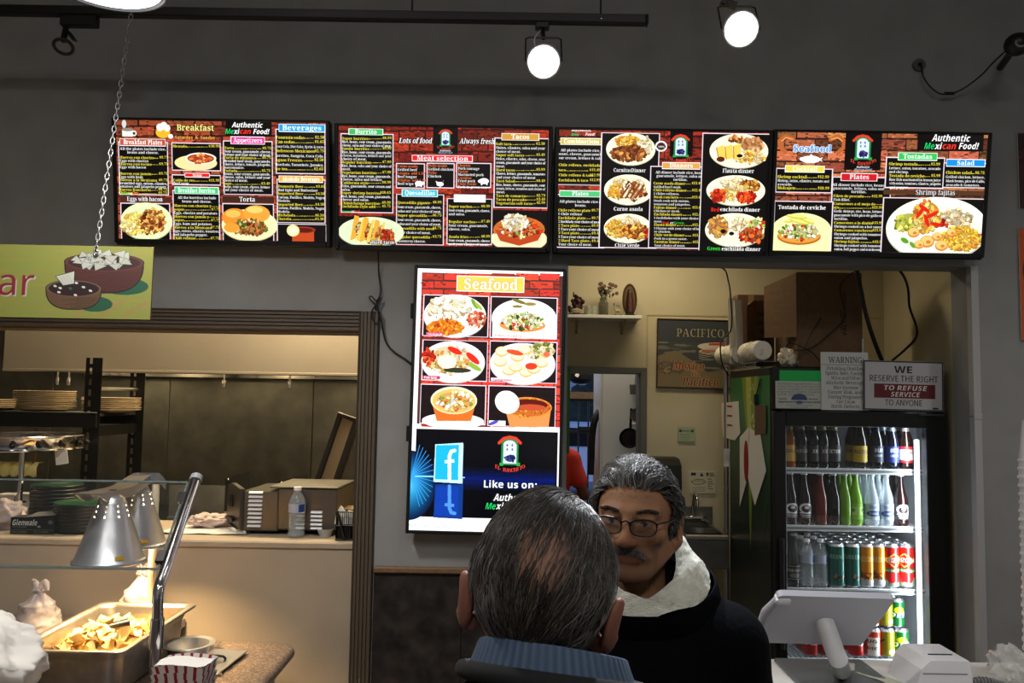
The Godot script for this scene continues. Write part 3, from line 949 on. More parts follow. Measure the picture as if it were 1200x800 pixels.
func paint_seafood(p: Pic) -> void:
	p.bricks(30, 40, 1130, 690, 150, 56, Color(0.60, 0.34, 0.22), Color(0.18, 0.10, 0.08), 0.4)
	for s in [-1, 1]:
		var c := 240.0
		p.curve([Vector2(c + s * 92, 100), Vector2(c + s * 130, 84), Vector2(c + s * 158, 105), Vector2(c + s * 156, 140), Vector2(c + s * 130, 162)], 20, Color(0.72, 0.38, 0.18))
		p.curve([Vector2(c + s * 96, 98), Vector2(c + s * 128, 90), Vector2(c + s * 150, 108)], 6, Color(0.9, 0.6, 0.35))
	p.outlined(240, 162, "Seafood", 48, Color(0.2, 0.55, 0.95), WHT, "serifbold", 1, 190, 2.5)
	p.oval(232, 198, 48, 18, WHT); p.poly([Vector2(268, 198), Vector2(294, 186), Vector2(284, 200), Vector2(294, 212)], WHT); p.poly([Vector2(220, 186), Vector2(236, 172), Vector2(252, 186)], WHT); p.oval(190, 196, 12, 9, WHT)
	p.rect(408, 62, 575, 252, Color(0.05, 0.03, 0.03)); emblem(p, 492, 148, 0.98); p.text(490, 240, "Authentic", 14, WHT, "sansbold", 1, 0, 0.2); p.text(490, 252, "Mexican Food!", 13, Color(0.6, 0.8, 1), "sansbold", 1, 0, 0.2)
	p.rect(765, 70, 1085, 158, Color(0.05, 0.035, 0.03)); motto(p, 925, 108, 1.12)
	panel(p, 60, 240, 336, 366)
	flag(p, 106, 226, 300, 264, Color(0.88, 0.82, 0.3), "Cocktail")
	items(p, 66, 322, 290, 18.5, 18, [["Shrimp cocktail", "$12.99"], "Shrimp, onion, cilantro, tomato and", "avocado.", ["Molcajete", "$18.99"]])
	panel(p, 338, 282, 604, 670)
	flag(p, 382, 264, 560, 306, Color(0.78, 0.1, 0.14), "Plates")
	for k in 3: p.text(468, 330 + 17 * k, ["All dinner include rice, beans,", "guacamole, lettuce, salsa and", "tortillas."][k], 17, WHT, "serifbold", 1)
	items(p, 342, 584, 384, 19.0, 17.5, [["Filete de pescado", "$12.99"], "Fish fillet.", ["Camarones a el mojo de", ""], ["ajo", "$13.99"], "Garlic shrimps, rice, beans, lettuce,", "guacamole with pico de gallo or", "tortillas.", ["Camarones a la diabla", "$13.99"], "Shrimps cooked on a hot sauce.", ["Camarones rancheros", "$13.99"], "Shrimps cooked with tomatoes,", "onion and jalapeños.", ["Shrimp fajitas", "$13.99"], "Shrimps cooked with tomatoes,", "onion, bell pepper and mushrooms."])
	panel(p, 606, 184, 886, 342)
	flag(p, 666, 162, 858, 204, Color(0.2, 0.75, 0.35), "Tostadas")
	items(p, 618, 872, 226, 19, 18, [["Shrimp tostada", "$5.99"], "Lettuce, onion, tomatoes, avocado", "and shrimp.", ["Tostada de ceviche", "$5.99"], "Raw fish marinated in lemon juice", "with onion, tomatoes, cilantro, jalapeño", "and pepper."])
	panel(p, 890, 212, 1100, 340)
	flag(p, 904, 194, 1094, 234, Color(0.08, 0.55, 0.85), "Salad")
	items(p, 898, 1090, 268, 20, 18, [["Chicken salad", "$8.75"], "Grilled chicken, lettuce,", "black beans, pico de Gallo,", "avocado & tomatoes."])
	p.rect(590, 346, 1090, 376, Color(0.32, 0.2, 0.12)); p.outlined(845, 372, "Shrimp fajitas", 34, WHT, Color(0.12, 0.06, 0.04), "serif", 1, 196)
	panel(p, 588, 384, 1086, 670)
	p.plate(850, 540, 252, 158, Color(0.98, 1, 0.9))
	p.heap(715, 510, 70, 48, [Color(0.75, 0.78, 0.25), Color(0.9, 0.88, 0.45), Color(0.6, 0.66, 0.2)], 60, 16)
	p.heap(945, 490, 85, 50, [Color(0.95, 0.92, 0.8), Color(0.88, 0.8, 0.62), Color(0.8, 0.7, 0.5)], 100, 12)
	p.heap(970, 590, 100, 62, RICE + [Color(0.98, 0.8, 0.25)], 240, 10)
	p.heap(800, 480, 70, 78, [Color(0.95, 0.75, 0.3), Color(0.9, 0.5, 0.2), Color(0.9, 0.85, 0.5)], 100, 14)
	for q in [[790, 440, 0.6], [830, 470, -0.5], [800, 500, 1.2], [850, 520, 0.2], [770, 460, -1.0]]:
		p.oval(q[0], q[1], 34, 10, Color(0.85, 0.14, 0.06), q[2])
	p.heap(885, 515, 20, 18, RED, 12, 10)
	for q in [[735, 560, 30], [800, 605, 36], [870, 625, 32], [760, 620, 26], [850, 580, 26], [920, 560, 24]]:
		p.oval(q[0], q[1], q[2], q[2] * 0.85, Color(0.85, 0.52, 0.22)); p.oval(q[0], q[1] - 4, q[2] * 0.85, q[2] * 0.66, Color(0.98, 0.78, 0.45)); p.oval(q[0] + 6, q[1] + 2, q[2] * 0.34, q[2] * 0.26, Color(0.8, 0.5, 0.2))
	p.oval(690, 600, 22, 12, Color(0.35, 0.6, 0.15), 0.5); p.oval(728, 622, 20, 10, Color(0.4, 0.62, 0.18), 0.8)
	panel(p, 50, 402, 326, 670)
	p.outlined(186, 446, "Tostada de ceviche", 28, WHT, Color(0.1, 0.06, 0.04), "serifbold", 1, 236)
	p.plate(182, 556, 150, 92, Color(0.95, 0.95, 0.68)); p.rect(46, 560, 322, 664, Color(0.95, 0.94, 0.68))
	p.oval(170, 582, 108, 42, Color(0.72, 0.4, 0.12)); p.oval(170, 574, 104, 40, Color(0.9, 0.6, 0.22))
	p.heap(172, 556, 98, 38, SALAD + CREAMY + [Color(0.3, 0.45, 0.15)], 160, 11)
	for q in [[150, 498, -0.2], [176, 508, 0.2], [200, 496, 0.4], [160, 482, 0.1]]:
		p.oval(q[0], q[1], 52, 11, Color(0.8, 0.78, 0.32), q[2]); p.oval(q[0], q[1] - 3, 46, 6, Color(0.93, 0.9, 0.5), q[2])

func paint_upright(p: Pic) -> void:
	p.rect(470, 300, 670, 640, WHT)
	p.bricks(494.5, 319, 655, 500, 28, 9.6, Color(0.72, 0.20, 0.15), Color(0.30, 0.16, 0.14))
	p.rect(535.5, 322.4, 613.8, 342.8, WHT); p.rect(536.3, 323.2, 613, 342, Color(0.98, 0.78, 0.3))
	p.outlined(575, 339, "Seafood", 17, Color(1, 0.99, 0.94), Color(0.8, 0.6, 0.3), "serifbold", 1, 64, 0.6)
	for q in [[496.4, 345, 571.8, 395.6], [575, 346.8, 652, 397.6], [495.4, 398, 570.4, 447.4], [574, 399, 651.6, 449.4], [493.4, 449.8, 568.4, 497.8], [572.4, 451.2, 649.8, 500.4]]:
		p.box(q[0], q[1], q[2], q[3], Color(0.10, 0.05, 0.06), Color(0.98, 0.93, 0.98), 0.9)
		for k in 5: p.rect(q[0] + 1, q[1] + 5 + k * 9, q[2] - 1, q[1] + 5.8 + k * 9, Color(0.16, 0.09, 0.09))
	p.plate(533, 370, 36.5, 25, WHT)
	p.heap(525, 361, 25, 12, [Color(1, 0.97, 0.86), Color(1, 0.93, 0.75), Color(0.98, 1, 0.9)], 60, 5)
	p.heap(522, 384, 22, 9.5, [Color(0.95, 0.5, 0.12), Color(1, 0.62, 0.15), Color(0.8, 0.3, 0.06)], 130, 2.2)
	p.heap(558, 374, 11, 9, [Color(0.85, 0.35, 0.2), Color(0.97, 0.9, 0.8), Color(0.75, 0.22, 0.12)], 50, 2.4)
	p.oval(556, 356, 7, 2.4, Color(0.45, 0.6, 0.2), 1.0); p.oval(561, 359, 6, 2, Color(0.6, 0.7, 0.25), 0.8)
	p.rect(499.5, 389.4, 519, 393.2, Color(0.85, 0.3, 0.45)); p.text(501, 392.8, "Filete de pescado", 3.4, WHT, "sansbold", 0, 17)
	p.plate(614, 373, 38, 23, WHT); p.rect(577, 376, 651.4, 396.6, WHT)
	p.oval(612, 381, 27, 8, Color(0.85, 0.55, 0.25))
	p.heap(612, 376, 25, 10, SALAD + CREAMY + [Color(0.2, 0.3, 0.12), WHT], 130, 2.6)
	p.oval(608, 353, 9, 2, Color(0.45, 0.42, 0.15), 0.3); p.oval(621, 356, 7, 2, Color(0.55, 0.5, 0.2)); p.oval(606, 359, 6, 1.6, Color(0.5, 0.46, 0.18))
	p.text(579, 394.4, "Tostada de ceviche", 4, Color(0.9, 0.4, 0.45), "sansbold", 0, 32)
	p.plate(531, 424, 37, 24, WHT)
	p.heap(528, 421, 28, 16, CREAMY + [Color(0.95, 0.6, 0.3), Color(0.85, 0.75, 0.4)], 80, 3.4)
	p.heap(503, 418, 7, 9, RED, 24, 3); p.oval(533, 411, 9, 3.4, Color(0.88, 0.15, 0.1), 0.4); p.oval(554, 420, 10, 3.6, Color(0.85, 0.15, 0.1), 0.7); p.oval(556, 430, 9, 3, Color(0.55, 0.68, 0.25), 0.5); p.oval(536, 434, 16, 3, Color(0.2, 0.2, 0.12))
	p.oval(524, 424, 11, 8, Color(1, 0.95, 0.8))
	p.rect(495, 440.4, 516, 444.4, Color(0.75, 0.2, 0.35)); p.text(497, 443.9, "Fish taco", 3.8, WHT, "sansbold", 0, 15)
	p.plate(612, 426, 38, 24, WHT)
	p.heap(634, 411, 16, 10, CREAMY + [Color(0.95, 0.8, 0.35), Color(0.5, 0.55, 0.25)], 60, 2.6)
	for q in [[586, 424], [596, 434], [606, 418], [616, 436], [588, 412], [625, 432], [604, 430], [614, 410], [634, 425]]:
		p.oval(q[0], q[1], 8, 6, Color(0.9, 0.7, 0.4)); p.oval(q[0], q[1] - 0.8, 7, 4.8, Color(1, 0.94, 0.75))
	p.oval(603, 413, 10, 3, Color(0.92, 0.3, 0.15), 0.2); p.oval(622, 429, 7, 4, Color(0.9, 0.22, 0.12)); p.oval(640, 415, 4, 3, Color(0.9, 0.4, 0.25))
	p.rect(575, 442.6, 602, 446.8, Color(0.97, 0.85, 0.88)); p.text(577, 446.2, "Camarones", 4, Color(0.85, 0.3, 0.4), "sansbold", 0, 22)
	# two glasses
	p.oval(531, 493, 36, 9, WHT); p.rect(495, 493, 567, 497, WHT)
	p.poly([Vector2(505.5, 468), Vector2(558.5, 468), Vector2(552, 493), Vector2(512, 493)], Color(0.85, 0.42, 0.14))
	p.oval(532, 469, 27, 16, Color(0.86, 0.88, 0.75)); p.oval(532, 470, 25, 14, Color(0.9, 0.72, 0.35))
	p.heap(532, 470, 21, 11, [Color(1, 0.92, 0.65), Color(0.9, 0.55, 0.25), Color(0.6, 0.65, 0.25), WHT], 70, 3)
	p.text(494.6, 496.4, "Shrimp cocktail", 3.8, WHT, "sansbold", 0, 33)
	p.poly([Vector2(591, 476), Vector2(645, 478), Vector2(642, 499.6), Vector2(597, 499.6)], Color(0.95, 0.55, 0.3))
	p.oval(618, 477, 28, 12, Color(0.9, 0.55, 0.2)); p.heap(618, 477, 27, 11, [Color(0.95, 0.6, 0.2), Color(0.85, 0.4, 0.15)], 90, 1.8); p.oval(619, 474, 22, 6.4, Color(0.35, 0.08, 0.05)); p.oval(622, 477, 17, 3.6, Color(0.75, 0.3, 0.18))
	p.oval(594, 471, 14.5, 13, WHT, 0.5); p.rect(573, 492, 592, 499, WHT); p.oval(578, 495, 6, 2, Color(0.3, 0.3, 0.7), -0.4)
	# the lower advertisement
	p.rect(488.4, 502, 650.5, 606.5, Color(0.01, 0.01, 0.03))
	for k in 26:
		var y := 545 + k
		var f := 1.0 - absf(k - 13) / 13.0
		p.rect(487, y, 650, y + 1.2, Color(0.02, 0.06 + 0.12 * f, 0.15 + 0.6 * f))
	for k in 14:
		var f := k / 13.0
		p._oval(-4, 0.502 * p.H + 0.33 * p.H, p.W * 0.17 * (1.05 - f), p.H * 0.125 * (1.05 - f), Color(0.02 + 0.3 * f * f, 0.10 + 0.65 * f, 0.25 + 0.72 * f))
	for k in 15:
		var a := -1.2 + 2.4 * k / 14.0
		p.line(Vector2(483, 556), Vector2(483 + cos(a) * 26, 556 + sin(a) * 38), 0.7, Color(0.2, 0.6, 0.92))
	p.rect(487, 556, 545, 558.6, Color(0.55, 0.85, 1.0))
	for s in [0, 1]:
		var y0 := 518.0 if s == 0 else 566.0
		var q := 1.0 if s == 0 else 0.84
		p.poly([Vector2(510.5, y0 + (2 if s == 0 else 0)), Vector2(543, y0), Vector2(542, y0 + 47 * q), Vector2(508.5, y0 + 45 * q)], Color(0.75, 0.93, 1.0) if s == 0 else Color(0.05, 0.2, 0.5))
		p.poly([Vector2(511.5, y0 + 3), Vector2(538, y0 + 2.5), Vector2(537, y0 + 43 * q), Vector2(510, y0 + 42 * q)], Color(0.1, 0.68, 0.86) if s == 0 else Color(0.04, 0.22, 0.62))
		var fc := Color(0.9, 0.98, 1.0) if s == 0 else Color(0.3, 0.55, 0.85)
		if s == 0:
			p.curve([Vector2(527, 560), Vector2(527, 533), Vector2(529, 528), Vector2(533, 527)], 4, fc); p.line(Vector2(521.5, 540), Vector2(532.5, 539), 3.6, fc)
		else:
			p.curve([Vector2(527, 568), Vector2(527, 593), Vector2(529, 598), Vector2(533, 599)], 4, fc); p.line(Vector2(521.5, 589), Vector2(532.5, 590), 3.6, fc)
	emblem(p, 597, 530, 0.27)
	p.text(597, 570, "Like us on:", 11.5, WHT, "sansbold", 1, 63)
	motto(p, 600, 585, 0.27)
	p.text(480, 614.5, "tal Business Solutions", 5.6, Color(0.55, 0.58, 0.62), "sans", 0, 46)
	for k in 12:
		if k != 1 and k != 7: p.rect(542.5 + 2.4 * k, 612.4 - 0.9 * (k % 2), 544 + 2.4 * k, 615.4, Color(0.86, 0.86, 0.88))

# ---------------------------------------------------------------- the building
func span(x0: float, x1: float, y0: float, y1: float, z0: float, z1: float, g: Geo = null, ch := 0.0) -> Geo:
	if g == null: g = Geo.new()
	return g.box(Vector3((x0 + x1) * 0.5, (y0 + y1) * 0.5, (z0 + z1) * 0.5), Vector3(absf(x1 - x0), absf(y1 - y0), absf(z1 - z0)), ch)

func ring(g: Geo, at: Vector3, b: Basis, rx: float, ry: float, r: float, segs := 16, sides := 6) -> Geo:
	var rows := []
	var norms := []
	for k in segs + 1:
		var a := TAU * k / segs
		var o := b * Vector3(cos(a) * rx, sin(a) * ry, 0)
		var rad := (b * Vector3(cos(a) * ry, sin(a) * rx, 0)).normalized()
		var row := PackedVector3Array()
		var nr := PackedVector3Array()
		for q in sides + 1:
			var t := TAU * q / sides
			var d := rad * cos(t) + b.z * sin(t)
			row.append(at + o + d * r); nr.append(d)
		rows.append(row); norms.append(nr)
	return g.grid(rows, norms)

func bez(pts: Array, cnt := 24) -> Array:   # a smooth curve through the points
	var c := Curve3D.new()
	for k in pts.size():
		var a: Vector3 = pts[maxi(k - 1, 0)]
		var b: Vector3 = pts[mini(k + 1, pts.size() - 1)]
		c.add_point(pts[k], -(b - a) / 6.0, (b - a) / 6.0)
	var out := []
	for k in cnt + 1:
		out.append(c.sample_baked(c.get_baked_length() * k / cnt, true))
	return out

var XL := -3.6      # the building's sides
var XR := 3.4
var xa := 0.0       # right side of the kitchen pass
var xb := 0.0       # left side of the back-room opening
var xc := 0.0       # right side of it
var y_pass := 0.0
var y_open := 0.0
var y_ledge := 0.0

func build_shell() -> void:
	xa = w(421, 500, D_WALL).x
	xb = w(664, 500, D_WALL).x
	xc = w(1140, 400, D_WALL).x
	y_pass = w(300, 385, D_WALL).y
	y_open = w(900, 308, D_WALL).y
	y_ledge = w(200, 632, 3.27).y
	struct("floor", span(XL, XR, -0.1, 0, 3.2, -7.2), M.floor)
	struct("ceiling", span(XL, XR, HC, HC + 0.1, 3.2, -3.35), M.ceiling)
	struct("ceiling_001", span(XL, XR, 2.75, 2.85, -3.35, -7.2), M.ceiling)
	struct("wall_left", span(XL - 0.15, XL, 0, HC, 3.2, -7.2), M.wall)
	struct("wall_right", span(XR, XR + 0.15, 0, HC, 3.2, -3.35), M.wall)
	struct("wall_rear", span(XL, XR, 0, HC, 3.2, 3.35), M.wall)
	var g := span(XL, xa, y_pass, HC, -D_WALL, -3.35)
	span(xa, xb, 0, HC, -D_WALL, -3.35, g)
	span(xb, xc, y_open, HC, -D_WALL, -3.35, g)
	span(xc, XR, 0, HC, -D_WALL, -3.35, g)
	struct("wall_front", g, M.wall)
	# half wall under the kitchen pass and its ledge
	struct("wall_counter", span(XL, xa, 0, y_ledge - 0.03, -3.27, -3.72), M.beige)
	struct("trim_1", span(XL, xa, y_ledge - 0.03, y_ledge, -3.262, -3.76, null, 0.006), M.beige)
	# fluted casing of the pass
	for q in 2:
		g = Geo.new()
		var wide := 0.082
		var x1 := xa + 0.072
		var prof := [Vector2(0, 0)]
		for k in 5:
			var u := wide * (0.06 + 0.18 * k)
			prof.append_array([Vector2(u, 0.012), Vector2(u + wide * 0.02, 0.019), Vector2(u + wide * 0.11, 0.019), Vector2(u + wide * 0.13, 0.012)])
		prof.append(Vector2(wide, 0.019)); prof.append(Vector2(wide, 0))
		if q == 0:   # upright
			g.prism(prof, y_pass + 0.075, Transform3D(Basis(Vector3.LEFT, Vector3.BACK, Vector3.UP), Vector3(x1, 0, -D_WALL)))
		else:
			g.prism(prof, x1 - wide - XL, Transform3D(Basis(Vector3.UP, Vector3.BACK, Vector3.RIGHT), Vector3(XL, y_pass - 0.007, -D_WALL)))
			span(XL, xa, y_pass - 0.012, y_pass, -D_WALL, -3.35, g)
		struct("trim_%d" % (2 + q), g, M.taupe)
	struct("trim_4", span(xa - 0.012, xa, y_ledge, y_pass, -D_WALL, -3.35), M.taupe)
	# wainscot of stained panels under a cap rail
	var y_cap := w(500, 667, D_WALL).y
	g = Geo.new()
	var o := struct("wall_wainscot", span(xa + 0.075, xb, 0, y_cap, -D_WALL, -3.192), M.wainscot)
	struct("panel", span(xa + 0.08, xa + 0.42, 0.1, y_cap - 0.02, -3.192, -3.186, null, 0.003), M.wainscot, o)
	struct("panel", span(xa + 0.424, xb - 0.004, 0.1, y_cap - 0.02, -3.192, -3.186, null, 0.003), M.wainscot, o)
	struct("trim_5", span(xa + 0.075, xb, y_cap - 0.012, y_cap + 0.012, -3.2, -3.172, null, 0.005), M.cap)
	# corner guard on the right pier
	g = Geo.new()
	var y_j := w(1143, 488, D_WALL).y
	for s in [[0.0, y_j - 0.004], [y_j + 0.004, y_open]]:
		span(xc - 0.003, xc + 0.026, s[0], s[1], -D_WALL, -3.196, g)
		span(xc - 0.003, xc, s[0], s[1], -D_WALL, -3.23, g)
	span(xc - 0.005, xc + 0.028, y_j - 0.012, y_j + 0.012, -D_WALL, -3.193, g, 0.002)
	struct("trim_6", g, mat(Color(0.66, 0.66, 0.66), 0.5))
	# ceiling panels that light the dining room
	for k in CEILING_PANELS.size():
		var c: Array = CEILING_PANELS[k]
		var t := thing("ceiling_light_panel", ["square ceiling light panel over the queue, out of the picture", "square ceiling light panel over the register side, out of the picture", "square ceiling light panel at the back of the dining room, out of the picture"][k], "light", Vector3(c[0], HC, c[1]), "ceiling light panels")
		var f := Geo.new()
		for s in [-1, 1]:
			f.box(Vector3(0.29 * s, -0.01, 0), Vector3(0.03, 0.02, 0.61)).box(Vector3(0, -0.01, 0.29 * s), Vector3(0.55, 0.02, 0.03))
		part("frame", f, M.white, t)
		part("diffuser", Geo.new().box(Vector3(0, -0.006, 0), Vector3(0.55, 0.006, 0.55)), glow(Color(0.93, 0.95, 1.0), 0.8), t)

func build_ceiling_fittings() -> void:
	# lighting track
	var a := w(-90, 10.5, 2.8)
	var b := w(757, 25, 2.8)
	var y := (w(300, 17, 2.8).y)
	var t := thing("lighting_track", "long black lighting track hung on thin rods across the top", "lighting track", Vector3(b.x, y, -2.8))
	part("rail", Geo.new().box(Vector3(-(b.x - a.x) * 0.5, 0, 0), Vector3(b.x - a.x, 0.034, 0.034), 0.004), M.black, t)
	part("end_cap", Geo.new().box(Vector3(0.003, 0, 0), Vector3(0.008, 0.037, 0.037), 0.003), M.black, t)
	for px in [704, 483]:
		var x := w(px, 10, 2.8).x - b.x
		part("hanging_rod", Geo.new().cyl(Vector3(x, -0.005, 0), Vector3(x, HC - y, 0), 0.0035, 8), M.black, t)
	part("screw", Geo.new().ball(Vector3(w(704, 10, 2.8).x - b.x, -0.004, 0.017), Vector3(0.004, 0.004, 0.003)), M.chrome, t)
	# empty spot holder
	var e := w(80, 22, 2.8)
	t = thing("spotlight_holder", "black empty spotlight ring hanging from the lighting track beside the pendant", "spotlight", Vector3(e.x, y - 0.017, -2.8))
	part("adapter", Geo.new().box(Vector3(0.042, -0.02, 0), Vector3(0.13, 0.04, 0.034), 0.004), M.black, t)
	part("arm", Geo.new().bar(Vector3(-0.005, -0.03, 0), Vector3(-0.008, -0.1, 0.01), 0.014, 0.014), M.black, t)
	part("strut", Geo.new().bar(Vector3(0.0, -0.055, 0), Vector3(0.04, -0.1, 0.02), 0.016, 0.006), M.black, t)
	part("ring", ring(Geo.new(), Vector3(0, -0.122, 0.02), Basis.from_euler(Vector3(0.9, 0.4, -0.5)), 0.031, 0.028, 0.006, 24, 8), M.black, t)
	# two lit spotlights
	for k in 2:
		var c := w([637, 868][k], [72, 34][k], [2.62, 2.5][k])
		var o := thing("spotlight", ["lit white spotlight bulb in a wire yoke under the track end", "lit white spotlight bulb aimed down from the ceiling above the Dinners menu"][k], "spotlight", c, "lit spotlights")
		var dir := (EYE + Vector3(0, -0.75, 0.6) - c).normalized()
		if k == 1: dir = (EYE + Vector3(0.5, -0.6, 0.6) - c).normalized()
		var x := Geo.along(Vector3.ZERO, dir)
		var R := 0.0545
		part("bulb_body", Geo.new().lathe([Vector2(0.0, -0.1), Vector2(0.016, -0.1), Vector2(0.018, -0.07), Vector2(R * 0.8, -0.02), Vector2(R, 0.0), Vector2(R, 0.006), Vector2(R * 0.94, 0.008)], 32, x), M.white, o)
		part("bulb_face", Geo.new().lathe([Vector2(R * 0.95, 0.007), Vector2(R * 0.8, 0.011), Vector2(R * 0.4, 0.014), Vector2(0, 0.015)], 32, x), glow(Color(0.97, 0.98, 1.0), 9.0), o)
		part("rim", ring(Geo.new(), dir * 0.007, Basis(x.basis.x, x.basis.z, x.basis.y), R, R, 0.003, 32, 6), M.white, o)
		var top := Vector3(0, 0.105 if k == 0 else 0.10, -0.05)
		var yk := Geo.new()
		for s in [-1, 1]:
			yk.tube([x.basis.x * s * (R + 0.006), x.basis.x * s * (R + 0.006) + top * 0.94, top + x.basis.x * s * R * 0.9], 0.003, 6)
		yk.bar(top + x.basis.x * R * 0.9, top - x.basis.x * R * 0.9, 0.006, 0.006)
		part("yoke", yk, M.black, o)
		if k == 0:
			var tip := Vector3(0, y - 0.015 - c.y, -2.8 - c.z)
			part("stem", Geo.new().cyl(top, tip - Vector3(0, 0.02, 0), 0.008), M.black, o)
			part("adapter", Geo.new().box(tip - Vector3(0, 0.012, 0), Vector3(0.05, 0.024, 0.03), 0.003), M.black, o)
			part("wire", Geo.new().tube(bez([tip - Vector3(0, 0.02, 0), Vector3(-0.03, 0.09, -0.02), Vector3(-0.026, 0.06, -0.03), -dir * 0.09]), 0.0022, 6), M.white, o)
		else:
			part("stem", Geo.new().cyl(top + Vector3(-0.035, 0, 0), Vector3(-0.05, HC - c.y, -0.05), 0.011), M.black, o)
			part("bracket", Geo.new().bar(top, top + Vector3(-0.05, 0.02, 0), 0.02, 0.02), M.black, o)
		var l := SpotLight3D.new()
		l.name = "spotlight_beam"
		l.light_color = Color(0.95, 0.97, 1.0)
		l.light_energy = 4.5
		l.light_size = 0.04
		l.spot_range = 9.0
		l.spot_angle = 55.0
		l.spot_attenuation = 2.0
		l.shadow_enabled = true
		l.position = dir * 0.02
		l.basis = Basis.looking_at(dir)
		o.add_child(l, true)
	# glowing pendants, the second one beyond the frame
	pendant(w(124, -25, 1.95), "large round glowing pendant lamp at the top above the salsa sign", 2.4)
	pendant(Vector3(2.7, 3.05, -1.7), "round glowing pendant lamp beyond the register, out of the picture", 1.2)
	security_bits()

func pendant(pc: Vector3, label: String, energy: float) -> void:
	var t := thing("pendant_lamp", label, "lamp", pc, "pendant lamps")
	var R := Transform3D(Basis.from_scale(Vector3.ONE * 0.85), Vector3.ZERO)
	part("shade", Geo.new().lathe([Vector2(0.165, -0.02), Vector2(0.172, -0.018), Vector2(0.172, 0.0), Vector2(0.15, 0.06), Vector2(0.08, 0.11), Vector2(0.03, 0.13), Vector2(0, 0.13)], 40, R), M.black, t)
	part("diffuser", Geo.new().lathe([Vector2(0, -0.036), Vector2(0.06, -0.034), Vector2(0.12, -0.027), Vector2(0.155, -0.015), Vector2(0.165, 0.004), Vector2(0.1, 0.01), Vector2(0, 0.012)], 40, R), glow(Color(0.97, 0.98, 1.0), 5.0), t)
	part("cord", Geo.new().cyl(Vector3(0, 0.1, 0), Vector3(0, HC - pc.y, 0), 0.004, 8), M.black, t)
	var pl := SpotLight3D.new()
	pl.name = "pendant_glow"
	pl.light_color = Color(1.0, 0.98, 0.96)
	pl.light_energy = energy
	pl.light_size = 0.1
	pl.spot_range = 9.0
	pl.spot_angle = 80.0
	pl.spot_attenuation = 2.0
	pl.shadow_enabled = true
	pl.position = Vector3(0, -0.02, 0)
	pl.rotation.x = -PI / 2
	t.add_child(pl, true)

